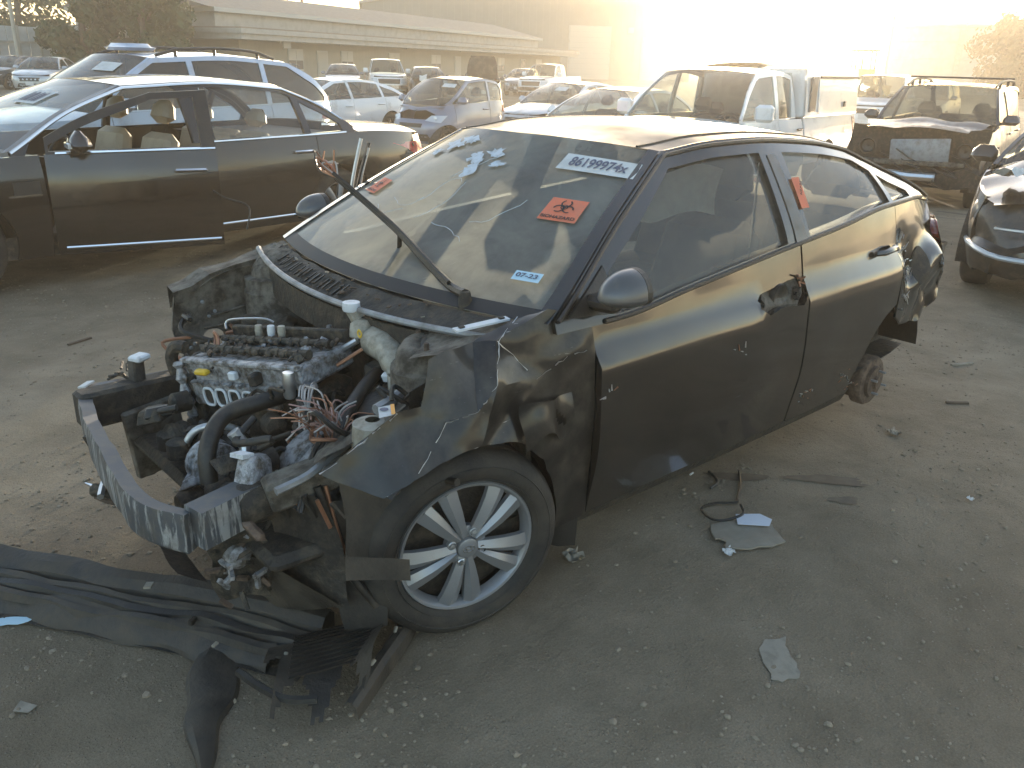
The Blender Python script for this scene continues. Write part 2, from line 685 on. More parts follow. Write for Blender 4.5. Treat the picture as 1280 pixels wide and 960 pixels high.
def ground_material():
    m, nt, out = nodes_of('dirt_ground')
    N, L = nt.nodes.new, nt.links.new
    b = N('ShaderNodeBsdfPrincipled')
    b.inputs['Roughness'].default_value = .92
    b.inputs['Specular IOR Level'].default_value = .2
    co = obco(nt)
    big = ramp(nt, noise(nt, .35, 5, .6, co, .6), [(.3, (.205, .168, .120)), (.55, (.275, .230, .170)), (.75, (.335, .285, .215))])
    mid = ramp(nt, noise(nt, 2.4, 6, .65, co, .3), [(.30, (.55, .535, .50)), (.64, (1.05, 1.04, 1.02))])
    mu = N('ShaderNodeMix')
    mu.data_type = 'RGBA'
    mu.blend_type = 'MULTIPLY'
    mu.inputs[0].default_value = .75
    L(big, mu.inputs[6])
    L(mid, mu.inputs[7])
    vo = N('ShaderNodeTexVoronoi')
    vo.inputs['Scale'].default_value = 75
    L(co, vo.inputs['Vector'])
    peb = ramp(nt, vo.outputs['Distance'], [(.10, .55), (.32, 0.)])
    pm = ramp(nt, noise(nt, 5, 4, .6, co), [(.48, 0.), (.62, 1.)])
    mp = N('ShaderNodeMath')
    mp.operation = 'MULTIPLY'
    L(peb, mp.inputs[0])
    L(pm, mp.inputs[1])
    fine = ramp(nt, noise(nt, 160, 3, .7, co), [(.3, (.62, .61, .6)), (.7, (1.25, 1.24, 1.22))])
    m2 = N('ShaderNodeMix')
    m2.data_type = 'RGBA'
    m2.blend_type = 'MULTIPLY'
    m2.inputs[0].default_value = .6
    L(mu.outputs[2], m2.inputs[6])
    L(fine, m2.inputs[7])
    c3 = mixc(nt, mp.outputs[0], m2.outputs[2], (.36, .305, .23))
    # damp oil patches with an outline of their own
    oil = ramp(nt, noise(nt, .9, 3, .5, co, 1.0), [(.665, 0.), (.70, .55)])
    c4 = mixc(nt, oil, c3, (.055, .05, .042))
    L(c4, b.inputs['Base Color'])
    h = N('ShaderNodeMath')
    h.operation = 'MULTIPLY_ADD'
    L(noise(nt, 55, 6, .7, co), h.inputs[0])
    h.inputs[1].default_value = .6
    L(noise(nt, 9, 5, .6, co), h.inputs[2])
    h2 = N('ShaderNodeMath')
    h2.operation = 'MULTIPLY_ADD'
    L(mp.outputs[0], h2.inputs[0])
    h2.inputs[1].default_value = .8
    L(h.outputs[0], h2.inputs[2])
    bp = N('ShaderNodeBump')
    bp.inputs['Strength'].default_value = .8
    bp.inputs['Distance'].default_value = .025
    L(h2.outputs[0], bp.inputs['Height'])
    L(bp.outputs[0], b.inputs['Normal'])
    L(b.outputs[0], out.inputs[0])


ground_material()
mat('pebble', (.20, .162, .115), .9, 0, 0, (.33, .275, .20), 9, (.42, .66), 0, 40)
mat('oil_stain', (.095, .078, .057), .7, 0, 0, (.165, .136, .10), 14, (.45, .75))


def sstep(a, b, x):
    t = max(0., min(1., (x - a) / (b - a)))
    return t * t * (3 - 2 * t)


def gz(x, y):
    """Ground height: level round the wreck, a shallow dip under the next rows of cars."""
    d = math.hypot(x - CAM.x, y - CAM.y)
    z = -.18 * sstep(11, 17, d) * (1 - sstep(28, 42, d))
    if d > 5: z += .02 * hnoise((x * .35, y * .35, 0), 1.) * sstep(5, 12, d)
    return z


def at(px, d):
    """World x, y at horizontal distance d on the bearing of picture column px (1280 wide), taken at the horizon."""
    py = 480 + FPX * math.tan(PITCH) + (px - 640) * math.tan(ROLL)
    v = fw + rt * ((px - 640) / FPX) - up * ((py - 480) / FPX)
    h = math.hypot(v.x, v.y)
    return (CAM.x + v.x / h * d, CAM.y + v.y / h * d)


# ------------------------------------------------------------------ ground
rad = [0.0]
r_ = .12
while r_ < 620:
    rad.append(r_)
    r_ *= 1.09 if r_ > 2 else 1.0
    if rad[-1] <= 2: r_ += .12
NA = 160
gv = [(CAM.x, CAM.y, 0)]
gf = []
for k, r_ in enumerate(rad[1:]):
    for a in range(NA):
        x = CAM.x + r_ * math.cos(2 * math.pi * a / NA)
        y = CAM.y + r_ * math.sin(2 * math.pi * a / NA)
        gv.append((x, y, gz(x, y)))
for a in range(NA):
    gf.append((0, 1 + a, 1 + (a + 1) % NA))
for k in range(len(rad) - 2):
    for a in range(NA):
        b = (a + 1) % NA
        gf.append((1 + k * NA + a, 1 + (k + 1) * NA + a, 1 + (k + 1) * NA + b, 1 + k * NA + b))
g = mesh_obj('ground', gv, gf, 'dirt_ground', None, True, 0)
tag(g, 'bare grey-brown dirt ground of the yard', 'ground', kind='structure')

# ------------------------------------------------------------------ loose stones
def stones(name, n, gen, seed, label, base):
    rr = random.Random(seed)
    t = (1 + 5**.5) / 2
    ico = [Vector(p).normalized() for p in ((-1, t, 0), (1, t, 0), (-1, -t, 0), (1, -t, 0), (0, -1, t), (0, 1, t), (0, -1, -t), (0, 1, -t), (t, 0, -1), (t, 0, 1), (-t, 0, -1), (-t, 0, 1))]
    fc = ((0, 11, 5), (0, 5, 1), (0, 1, 7), (0, 7, 10), (0, 10, 11), (1, 5, 9), (5, 11, 4), (11, 10, 2), (10, 7, 6), (7, 1, 8), (3, 9, 4), (3, 4, 2), (3, 2, 6), (3, 6, 8), (3, 8, 9), (4, 9, 5), (2, 4, 11), (6, 2, 10), (8, 6, 7), (9, 8, 1))
    V, F = [], []
    for _ in range(n):
        x, y, s = gen(rr)
        k = len(V)
        M = Euler((rr.uniform(0, 6), rr.uniform(0, 6), rr.uniform(0, 6))).to_matrix()
        sx, sy, sz = s * rr.uniform(.7, 1.3), s * rr.uniform(.7, 1.3), s * rr.uniform(.45, .8)
        z = gz(x, y) + sz * rr.uniform(.1, .45)
        for p in ico:
            q = M @ (p * rr.uniform(.78, 1.15))
            V.append((x + q.x * sx, y + q.y * sy, z + q.z * sz))
        F += [tuple(i + k for i in f) for f in fc]
    o = mesh_obj(name, V, F, base, None, False)
    tag(o, label, 'gravel', kind='stuff')


def gen_near(rr):
    while True:
        d = rr.uniform(.9, 9) if rr.random() < .8 else rr.uniform(6, 16)
        a = rr.uniform(YAW - .75, YAW + .75)
        x, y = CAM.x + d * math.cos(a), CAM.y + d * math.sin(a)
        dens_ = .5 + .5 * hnoise((x * 2.1, y * 2.1, 0), 1.)
        if rr.random() < .12 + .88 * sstep(.3, .8, dens_):
            return x, y, min(.011, .0023 * math.exp(rr.gauss(0.0, .6)) * (1 + .10 * d))


stones('gravel', 26000, gen_near, 3, 'small loose stones scattered over the dirt', 'pebble')


# ------------------------------------------------------------------ trees
def tree(name, label, px, d, h, spread, seed, leaf='leaf_dark', n=2600, base=.12, ls=.16, group='trees round the yard'):
    x, y = at(px, d)
    rr = random.Random(seed)
    t = empty(name, (x, y, gz(x, y)))
    tag(t, label, 'tree', group)
    tr = MB()
    tr.tube([(0, 0, -.1), (.1, .05, h * .3), (-.05, .1, h * .6), (0, 0, h * .85)], [h * .035, h * .028, h * .018, .03], 8)
    cl = []
    for k in range(26):
        u = rr.uniform(base, 1)
        rad_ = spread * (math.sin(math.pi * min(1, max(0., (u - base * .6) / (1.08 - base * .6))))**.6) * rr.uniform(.35, .95)
        a = rr.uniform(0, 6.283)
        c = Vector((rad_ * math.cos(a), rad_ * math.sin(a), u * h))
        cl.append((c, spread * rr.uniform(.26, .46)))
        if k % 2 == 0:
            tr.tube([(0, 0, max(.2, c.z - .9 * h * .25)), c * .5 + Vector((0, 0, c.z * .42)), c], [h * .012, h * .008, .015], 5)
    tr.build('trunk', 'bark', t)
    V, F = [], []
    for _ in range(n):
        c, s = rr.choice(cl)
        dv = Vector((rr.gauss(0, 1), rr.gauss(0, 1), rr.gauss(0, .8))).normalized() * s * rr.uniform(.45, 1.08)
        p = c + dv
        nrm = (dv.normalized() + Vector((rr.gauss(0, .6), rr.gauss(0, .6), rr.gauss(0, .6)))).normalized()
        q = nrm.orthogonal().normalized()
        w = nrm.cross(q)
        l = ls * rr.uniform(.6, 1.5)
        k = len(V)
        V += [p + q * l, p + w * l * .5, p - q * l, p - w * l * .5]
        F.append((k, k + 1, k + 2, k + 3))
    mesh_obj('crown', V, F, leaf, t, False)


tree('broadleaf_tree', 'dense dark green tree rising beside the end of the fence', 108, 56, 7.6, 2.5, 1, n=12000, ls=.2)
tree('broadleaf_tree', 'dark bushy tree against the end wall of the long low building', 182, 53, 6.4, 2.3, 2, n=12000, ls=.2)
tree('broadleaf_tree', 'olive green tree standing behind the pale fence', 30, 74, 9.0, 4.0, 3, 'leaf_olive', n=5000, ls=.22)
tree('broadleaf_tree', 'olive tree crown showing over the roof of the long low building', 318, 92, 8.9, 3.2, 4, 'leaf_olive', n=2600, base=.4, ls=.2)
tree('broadleaf_tree', 'hazy tree beside the big round tank', 1266, 88, 6.2, 3.4, 5, 'leaf_olive', n=7000, ls=.26)

x, y = at(382, 105)
pt = empty('palm_tree', (x, y, 0))
tag(pt, 'palm tree showing above the roof of the long low building', 'tree')
MB().tube([(0, 0, 0), (.2, 0, 4), (.1, .1, 8.4)], [.25, .2, .16], 8).build('trunk', 'bark', pt)
V, F = [], []
for k in range(26):
    a = k * 2.399
    el_ = rng.uniform(-.5, 1.1)
    for j in range(9):
        u0 = j / 9
        p = Vector((math.cos(a) * 1.5 * u0 * math.cos(el_), math.sin(a) * 1.5 * u0 * math.cos(el_), 8.4 + 1.5 * u0 * math.sin(el_) - .7 * u0 * u0))
        s_ = Vector((-math.sin(a), math.cos(a), 0))
        dn = Vector((math.cos(a) * .25, math.sin(a) * .25, -.1))
        for sg in (-1, 1):
            q = len(V)
            V += [p, p + dn * .5, p + s_ * sg * .38 * (1.1 - u0) + dn]
            F.append((q, q + 1, q + 2))
mesh_obj('crown', V, F, 'leaf_palm', pt, False)


# ------------------------------------------------------------------ buildings
def wall_frame(px0, d0, px1, d1):
    a, b = Vector((*at(px0, d0), 0)), Vector((*at(px1, d1), 0))
    L = (b - a).length
    return a, math.atan2(b.y - a.y, b.x - a.x), L


# long low office building: corner near the tree, long side running away to the warehouse
a0, ang, LL = wall_frame(300, 55, 700, 99)
lb = empty('office_building', (a0.x, a0.y, 0), ang)
tag(lb, 'long low cream building with two pale roof bands behind the parked cars', 'building')
# local: +x along the long side, the yard is on the side of -y or +y; find it
side = 1 if (Matrix.Rotation(-ang, 3, 'Z') @ (CAM - a0)).y > 0 else -1
dep = 14.0
MB().box((LL / 2, -side * dep / 2, 1.45), (LL, dep, 2.9)).build('wall', 'siding_cream', lb, False)
m = MB()
m.box((LL / 2 - .6, -side * (dep / 2 - .9), 2.72), (LL + 2.4, dep + 1.8, .30))
m.box((LL / 2 - .6, -side * (dep / 2 - .9), 3.0), (LL + 2.7, dep + 2.1, .26))
m.build('roof_band', 'fascia_paint', lb, False)
MB().box((LL / 2 - .6, -side * (dep / 2 - .9), 3.17), (LL + 2.5, dep + 1.9, .09)).build('lower_roof', 'roof_gravel', lb, False)
MB().box((LL / 2 - .5, -side * (dep / 2 + .9), 3.66), (LL - 2, dep - 2.4, .9)).build('upper_wall', 'fascia_paint', lb, False)
m = MB()
m.box((LL / 2 - .5, -side * (dep / 2 + .9), 4.22), (LL - 1.2, dep - 1.6, .24))
m.build('upper_roof_band', 'frame_white', lb, False)
m = MB()
hw_ = dep / 2 - .9
m.add([(0 - .2, -side * (dep / 2 + .9) - hw_, 4.34), (0 - .2, -side * (dep / 2 + .9) + hw_, 4.34), (-.2, -side * (dep / 2 + .9), 5.7), (LL - .8, -side * (dep / 2 + .9) - hw_, 4.34), (LL - .8, -side * (dep / 2 + .9) + hw_, 4.34), (LL - .8, -side * (dep / 2 + .9), 5.7)], [(0, 1, 2), (3, 5, 4), (0, 3, 4, 1), (0, 2, 5, 3), (1, 4, 5, 2)])
m.build('upper_roof', 'roof_gravel', lb, False)
yw = side * .02
for k, (xf_, w_, kind) in enumerate([(.10, 1.5, 'w'), (.155, 1.0, 'd'), (.21, 1.4, 'w'), (.33, 1.5, 'w'), (.455, 1.6, 'w'), (.53, .9, 'd'), (.60, 1.5, 'w'), (.70, 1.5, 'w'), (.80, 1.0, 'd'), (.88, 1.6, 'w')]):
    xx = xf_ * LL
    if kind == 'w':
        w0 = MB().box((xx, yw, 1.55), (w_, .06, 1.3)).build('window', 'frame_white', lb, False)
        for s_ in (-1, 1):
            MB().box((xx + s_ * (w_ / 4 - .01), yw + side * .035, 1.86), (w_ / 2 - .10, .02, .52)).build('pane', 'window_blind', w0, False)
            MB().box((xx + s_ * (w_ / 4 - .01), yw + side * .035, 1.26), (w_ / 2 - .10, .02, .52)).build('pane', 'window_dark', w0, False)
    else:
        d0_ = MB().box((xx, yw, 1.08), (w_ + .16, .06, 2.16)).build('door', 'frame_white', lb, False)
        MB().box((xx, yw + side * .035, 1.05), (w_, .02, 2.02)).build('door_leaf', 'door_cream' if k % 2 else 'window_dark', d0_, False)
for xx in (.045, .165, .33, .5, .67, .84):
    MB().tube([(xx * LL, side * 1.12, 2.95), (xx * LL, side * 1.12, 2.45)], .05, 6).build('downpipe', 'frame_white', lb)
MB().box((.06 * LL, side * 1.02, 2.45), (.7, .08, .5)).build('notice_board', 'frame_white', lb, False)

# warehouse
a0, ang, LL = wall_frame(455, 118, 862, 126)
wb_ = empty('warehouse', (a0.x, a0.y, 0), ang)
tag(wb_, 'large pale metal warehouse with roll-up doors behind the low building', 'building')
side = 1 if (Matrix.Rotation(-ang, 3, 'Z') @ (CAM - a0)).y > 0 else -1
m = MB()
e0, e1, rg = 8.4, 9.4, 11.2
xr_ = LL * .34
dd = -side * 40
prof = [(0, 0), (LL, 0), (LL, e1), (xr_, rg), (0, e0)]
V = [(p[0], 0, p[1]) for p in prof] + [(p[0], dd, p[1]) for p in prof]
m.add(V, [(0, 1, 2, 3, 4), (9, 8, 7, 6, 5), (1, 6, 7, 2), (4, 9, 5, 0)])
m.build('wall', 'siding_warehouse', wb_, False)
m = MB()
for (xa, za), (xb, zb) in (((-.4, e0 - .05), (xr_, rg + .06)), ((xr_, rg + .06), (LL + .4, e1))):
    m.add([(xa, side * .35, za), (xb, side * .35, zb), (xb, dd, zb), (xa, dd, za), (xa, side * .35, za + .3), (xb, side * .35, zb + .3), (xb, dd, zb + .3), (xa, dd, za + .3)], [(0, 1, 2, 3), (4, 7, 6, 5), (0, 4, 5, 1), (3, 2, 6, 7)])
m.build('roof', 'fascia_paint', wb_, False)
for cx, ww, hh in ((.675, 5.4, 6.6), (.905, 5.4, 5.4)):
    fr = MB().box((cx * LL, side * .06, hh / 2), (ww + .4, .12, hh + .2)).build('door_frame', 'fascia_paint', wb_, False)
    for k in range(10):
        MB().box((cx * LL, side * .15, (k + .5) * hh / 10), (ww, .06, hh / 10 - .05)).build('door_slat', 'door_cream', fr, False)
MB().box((.80 * LL, side * .2, 6.3), (.8, .4, .7)).build('wall_lamp', 'pole_steel', wb_, False)
MB().lathe([(.0, 1.2), (.55, 1.1), (.62, .8), (.4, .65), (.4, 0)], (LL * .46, dd * .12, rg - .5), n=14).build('roof_vent', 'tank_steel', wb_)

# storage tank with ladder
x, y = at(1183, 104)
tk = empty('storage_tank', (x, y, 0))
tag(tk, 'big round pale storage tank beyond the wrecked off-roader', 'tank')
MB().lathe([(6.15, 0), (6.15, 6.1), (6.3, 6.15), (6.3, 6.35), (6.1, 6.38), (3.2, 6.75), (0, 6.9)], n=64).build('shell', 'tank_steel', tk)
for zz in (1.6, 3.2, 4.8):
    MB().lathe([(6.16, zz - .05), (6.2, zz), (6.16, zz + .05)], n=64).build('seam_ring', 'tank_steel', tk)
m = MB()
for s_ in (-.25, .25):
    m.tube([(6.3 * math.cos(.5), 6.3 * math.sin(.5) + s_, 0), (6.3 * math.cos(.5), 6.3 * math.sin(.5) + s_, 6.8)], .04, 5)
for k in range(14):
    m.tube([(6.3 * math.cos(.5), 6.3 * math.sin(.5) - .25, .4 + k * .45), (6.3 * math.cos(.5), 6.3 * math.sin(.5) + .25, .4 + k * .45)], .025, 5)
m.build('ladder', 'pole_steel', tk)

# tin fence on the left
a0, ang, LL = wall_frame(-60, 62, 100, 66)
fe = empty('tin_fence', (a0.x, a0.y, 0), ang)
tag(fe, 'tall pale sheet-metal fence behind the silver car', 'fence')
side = 1 if (Matrix.Rotation(-ang, 3, 'Z') @ (CAM - a0)).y > 0 else -1
npn = 12
for k in range(npn):
    w_ = LL / npn
    MB().box(((k + .5) * w_, 0, 1.05), (w_ - .05, .05, 2.1)).build('panel', 'fence_tin', fe, False)
    MB().box(((k + .5) * w_, .02, 2.62), (w_ - .05, .05, .86)).build('upper_panel', 'fence_tin', fe, False)
for k in range(0, npn + 1, 2):
    MB().box((k * LL / npn, side * .07, 1.55), (.12, .1, 3.1)).build('post', 'pole_steel', fe, False)
MB().box((LL / 2, side * .09, 2.15), (LL, .1, .12)).build('rail', 'pole_steel', fe, False)

for nm, px, d, h, lab in (('light_pole', 22, 60, 9.5, 'steel pole standing by the pale fence'), ('light_pole', 364, 100, 12, 'thin pole above the low building roof beside the palm'), ('light_pole', 1106, 80, 6.0, 'thin lamp pole between the loader and the round tank')):
    x, y = at(px, d)
    p = empty(nm, (x, y, 0))
    tag(p, lab, 'pole')
    MB().tube([(0, 0, 0), (0, 0, h)], [.13, .09], 8).build('shaft', 'pole_steel', p)
    if px > 1000: MB().box((0, 0, h), (1.6, .35, .12)).build('lamp_head', 'pole_steel', p, False)

# distant low hills close the horizon
V, F = [], []
n_ = 120
for k in range(n_ + 1):
    a = -math.pi + 2 * math.pi * k / n_
    hh = 9 + 4 * hnoise((math.cos(a) * 3, math.sin(a) * 3, 0), 1.6)
    if abs((a - SUN_AZ + math.pi) % (2 * math.pi) - math.pi) < .30: hh = min(hh, 5.5)
    for r_, z_ in ((340, -.5), (380, hh * .8), (430, hh), (520, -.5)):
        V.append((CAM.x + r_ * math.cos(a), CAM.y + r_ * math.sin(a), z_))
for k in range(n_):
    for j in range(3):
        F.append((k * 4 + j, (k + 1) * 4 + j, (k + 1) * 4 + j + 1, k * 4 + j + 1))
mat('hill_scrub', (.13, .12, .075), .95, 0, 0, (.07, .075, .04), .12, (.4, .65))
tag(mesh_obj('hills', V, F, 'hill_scrub'), 'low scrub hills on the horizon', 'hills', kind='structure')
mat('film_grey', (.50, .55, .60), .5, 0, 0, (.35, .36, .36), 30, (.45, .7))
mat('plate_grey', (.25, .225, .18), .6, 0, 0, (.20, .17, .13), 12, (.45, .8), .2, 50)
mat('dusty_roof', (.030, .027, .023), .36, 0, .5, (.10, .085, .062), 2.5, (.35, .9))
mat('shard_reflection', (.62, .66, .74), .25)  # diffuse pale blue painted in place of the mirror shard's reflection
mat('mirror_shell', (.07, .07, .072), .3, 0, .6, (.14, .125, .1), 16, (.5, .9))


def scratched_material():
    m, nt, out = nodes_of('scratched_paint')
    b = nt.nodes.new('ShaderNodeBsdfPrincipled')
    co = obco(nt)
    mp = nt.nodes.new('ShaderNodeMapping')
    mp.inputs['Rotation'].default_value = (.3, .5, .4)
    mp.inputs['Scale'].default_value = (14, 40, 90)
    nt.links.new(co, mp.inputs[0])
    sc = ramp(nt, noise(nt, 1.0, 5, .75, mp.outputs[0], .6), [(.66, 0.), (.70, 1.)])
    ms = ramp(nt, noise(nt, 5, 3, .5, co), [(.48, 0.), (.60, 1.)])
    mu = nt.nodes.new('ShaderNodeMath')
    mu.operation = 'MULTIPLY'
    nt.links.new(sc, mu.inputs[0])
    nt.links.new(ms, mu.inputs[1])
    du = ramp(nt, noise(nt, 9, 6, .65, co), [(.45, 0.), (.9, 1.)])
    c = mixc(nt, du, (.012, .011, .010), (.085, .072, .055))
    c = mixc(nt, mu.outputs[0], c, (.42, .42, .41))
    nt.links.new(c, b.inputs['Base Color'])
    b.inputs['Coat Weight'].default_value = .55
    b.inputs['Coat Roughness'].default_value = .10
    b.inputs['Roughness'].default_value = .4
    b.inputs['Specular IOR Level'].default_value = .25
    nt.links.new(b.outputs[0], out.inputs[0])


scratched_material()


# ------------------------------------------------------------------ car surfaces
class Shape:
    """Surfaces of one car body. x forward with the front axle at 0, y left, z up."""

    def __init__(s, xf, xr, hw, wf, wr, belt, A, Cc, rail, yr, hood=None, deck=None, nf=5., nr=5., crown=.035, bw=.13, bwr=.10, wb=2.6, wrad=.32, sill=.24, low=.22):
        s.xf, s.xr, s.hw, s.nf, s.nr = xf, xr, hw, nf, nr
        s.w = curve([(.1, .90), (.30, .955), (.55, 1.0), (.78, .99), (.95, .955), (1.15, .90), (1.6, .80)])
        s.setf = curve(wf)
        s.setr = curve(wr)
        s.belt = curve(belt)
        s.A, s.C = A, Cc
        s.az = curve(A)          # z of the A pillar at x
        s.ax = curve([(z, x) for x, z in A])
        s.cz = curve(Cc)
        s.cx = curve([(z, x) for x, z in Cc])
        s.rail = curve(rail)
        s.yr = curve(yr)
        s.hood = curve(hood) if hood else None
        s.deck = curve(deck) if deck else None
        s.crown, s.bw, s.bwr, s.wb, s.wrad, s.sill, s.low = crown, bw, bwr, wb, wrad, sill, low
        s.xm = (xf + xr) / 2
        s.A0, s.A1 = max(A), min(A)      # base is further forward
        s.C0, s.C1 = min(Cc), max(Cc)

    def S(s, x, z):
        if x >= s.xm:
            l, n = s.xf - s.setf(z) - s.xm, s.nf
            t = (x - s.xm) / l
        else:
            l, n = s.xm - s.xr - s.setr(z), s.nr
            t = (s.xm - x) / l
        t = min(t, 1.)
        return s.hw * s.w(z) * (1 - t**n)**(1 / n)

    def F(s, y, z):
        t = min(1., abs(y) / (s.hw * s.w(z)))
        return s.xm + (s.xf - s.setf(z) - s.xm) * (1 - t**s.nf)**(1 / s.nf)

    def Bk(s, y, z):
        t = min(1., abs(y) / (s.hw * s.w(z)))
        return s.xm - (s.xm - s.xr - s.setr(z)) * (1 - t**s.nr)**(1 / s.nr)

    def yb(s, x):
        return s.S(x, s.belt(x))

    def G(s, x, z):
        b, r = s.belt(x), s.rail(x)
        t = max(0., min(1.2, (z - b) / max(.05, r - b)))
        y0 = s.S(max(min(x, s.A0[0]), s.C0[0]), b) - .012
        return y0 + (s.yr(x) - y0) * t**1.2

    def top(s, x):
        """Upper edge of the cabin side at x."""
        z = s.rail(x)
        if x > s.A1[0]: z = min(z, s.az(x))
        if x < s.C1[0]: z = min(z, s.cz(x))
        return z

    def wind(s, u, z, off=0.):
        x = s.ax(z)
        yg = s.G(x, z)
        k = max(0., min(1., (z - s.A0[1]) / (s.A1[1] - s.A0[1])))**2
        return (x + s.bw * (1 - u * u) + off * .55, u * yg, z + off * .83 + s.crown * k * (1 - abs(u)**2.4))

    def rear(s, u, z, off=0.):
        x = s.cx(z)
        yg = s.G(x, z)
        k = max(0., min(1., (z - s.C0[1]) / (s.C1[1] - s.C0[1])))**2
        return (x - s.bwr * (1 - u * u) - off * .55, u * yg, z + off * .83 + s.crown * k * (1 - abs(u)**2.4))

    def roof(s, x, u):
        yr = s.G(x, s.rail(x))
        return (x, u * yr, s.rail(x) + s.crown * (1 - abs(u)**2.4))


def circ(cx, cz, r, n=36):
    return [(cx + r * math.cos(2 * math.pi * k / n), cz + r * math.sin(2 * math.pi * k / n)) for k in range(n)]


def band(sh, x0, x1, lo, hi, n=24):
    """Closed outline between two curves lo(x), hi(x)."""
    xs = lin(x0, x1, n)
    return [(x, lo(x)) for x in xs] + [(x, hi(x)) for x in reversed(xs)]


def rim_mesh(mb, r, style, n, w):
    """Wheel face in the local x-z plane, outward +y at y = 0."""
    hub = r * .17
    if style == 'spokes':
        mb.lathe([(r, -w * .75), (r, -.004), (r * .965, .004), (r * .90, -.012), (r * .88, -.045)], axis='y', n=40)
        mb.lathe([(0, .004), (hub * .8, .002), (hub, -.012), (hub, -.06)], axis='y', n=20)
        for k in range(n):
            a = 2 * math.pi * k / n
            c_, s_ = math.cos(a), math.sin(a)

            def P(rad_, wid, y):
                return (rad_ * c_ - wid * s_, y, rad_ * s_ + wid * c_)
            w0, w1 = r * .085, r * .16
            V = []
            for rad_, wid, y in ((hub * .75, w0, -.004), (r * .55, (w0 + w1) * .5, .004), (r * .93, w1, -.004)):
                V += [P(rad_, -wid, y - .014), P(rad_, -wid * .45, y), P(rad_, wid * .45, y), P(rad_, wid, y - .014), P(rad_, wid, y - .05), P(rad_, -wid, y - .05)]
            Fc = []
            for i in range(2):
                for j in range(6):
                    Fc.append((i * 6 + j, i * 6 + (j + 1) % 6, i * 6 + 6 + (j + 1) % 6, i * 6 + 6 + j))
            mb.add(V, Fc)


def wheel(parent, loc, r, sg, style=('spokes', 5), rimr=None, width=.2, rm='wheel_silver', steer=0., camber=0., n=32, name='wheel'):
    e = empty(name, loc, 0, parent)
    e.rotation_euler = (camber * sg, 0, steer)
    w = width
    rimr = rimr or r * .66
    hw = w / 2
    t = MB()
    y = lambda v: v * sg
    prof = [(rimr * .97, y(-hw * .8)), (rimr * 1.02, y(-hw)), (r * .88, y(-hw * 1.06)), (r * .97, y(-hw * .86)), (r, y(-hw * .6)), (r, y(hw * .6)), (r * .97, y(hw * .86)), (r * .88, y(hw * 1.06)), (rimr * 1.06, y(hw * 1.0)), (rimr * .99, y(hw * .86))]
    t.lathe(prof, axis='y', n=n)
    t.build('tyre', 'rubber', e)
    f = MB()
    rim_mesh(f, rimr, style[0], style[1], w)
    f.v = [(p[0], sg * (p[1] + hw * .80), p[2]) for p in f.v]
    f.build('rim', rm, e)
    b = MB().lathe([(0, y(hw * .15)), (rimr * .95, y(hw * .1)), (rimr * .95, y(-hw * .7)), (0, y(-hw * .7))], axis='y', n=24)
    b.build('brake_disc', 'dirty_black', e)
    return e


def seat(parent, x, y, z, m, lean=.25, w=.50, h=.48, name='seat'):
    s = MB()
    s.box((x, y, z + .09), (.50, w, .18), (0, -.08, 0), bev=.05)
    s.box((x - .27 - .5 * lean * h, y, z + .16 + h / 2), (.16, w, h), (0, -lean, 0), (.9, .86), bev=.06)
    o = s.build(name, m, parent)
    hx, hz = x - .27 - lean * (h + .14), z + .22 + h + .10
    MB().box((hx, y, hz), (.12, .27, .19), (0, -lean, 0), (.9, .85), bev=.05).build('headrest', m, o)
    return o


def bench(parent, x, z, m, w=1.25, h=.46, lean=.3):
    s = MB()
    s.box((x, 0, z + .09), (.5, w, .2), bev=.05)
    for k in (-1, 0, 1):
        s.box((x - .27 - .5 * lean * h, k * w / 3, z + .16 + h / 2), (.16, w / 3 - .01, h), (0, -lean, 0), (.95, .95), bev=.05)
    o = s.build('rear_seat', m, parent)
    for k in (-1, 1):
        MB().box((x - .27 - lean * (h + .1), k * w / 3.2, z + .2 + h + .07), (.11, .27, .16), (0, -lean, 0), (.9, .85), bev=.05).build('headrest', m, o)
    return o


def cabin(sh, t, seatm, trim='dark_trim', rows=2, steering=1):
    z0 = sh.sill + .06
    # floor and dash
    n = 14
    xs = lin(sh.C0[0] + .1, sh.A0[0] + .15, n)
    MB().grid(lambda x, u: (x, u * (sh.S(x, .4) - .06), z0), xs, [-1, 1]).build('floor_pan', 'dirty_black', t)
    bz = sh.belt(sh.A0[0])
    xa = sh.A0[0]
    d = MB()
    yw = sh.G(xa - .1, bz) - .05

    def dash(u, v):
        k = [(xa + .10, bz - .035), (xa - .12, bz + .0), (xa - .34, bz - .03), (xa - .44, bz - .12), (xa - .38, bz - .32), (xa - .22, bz - .55)][v]
        return (k[0] + .5 * sh.bw * (1 - u * u), u * yw, k[1])
    d.grid(dash, lin(-1, 1, 9), list(range(6)))
    d.build('dashboard', trim, t)
    if steering:
        st = MB()
        c = Vector((xa - .52, sh.hw * .42, bz - .08))
        M = Euler((0, R(62), 0)).to_matrix()
        st.tube([c + M @ Vector((.18 * math.cos(a), .18 * math.sin(a), 0)) for a in [2 * math.pi * k / 22 for k in range(22)]], .016, 6, closed=True)
        st.box(c, (.1, .14, .05), (0, R(62), 0), bev=.02)
        st.tube([c, c + Vector((.25, 0, -.12))], .03, 6)
        st.build('steering_wheel', 'dark_trim', t)
    for s_ in (-1, 1):
        seat(t, xa - 1.0, s_ * sh.hw * .43, z0 + .10, seatm, name='front_seat')
    if rows > 1:
        bench(t, max(xa - 1.85, sh.C0[0] + .55), z0 + .10, seatm, sh.hw * 1.5)
        if sh.deck:
            xs = lin(sh.C0[0] - .05, max(xa - 2.15, sh.C0[0] + .4), 4)
            MB().grid(lambda x, u: (x, u * (sh.yb(x) - .08), sh.belt(x) - .03), xs, lin(-1, 1, 5)).build('parcel_shelf', trim, t)


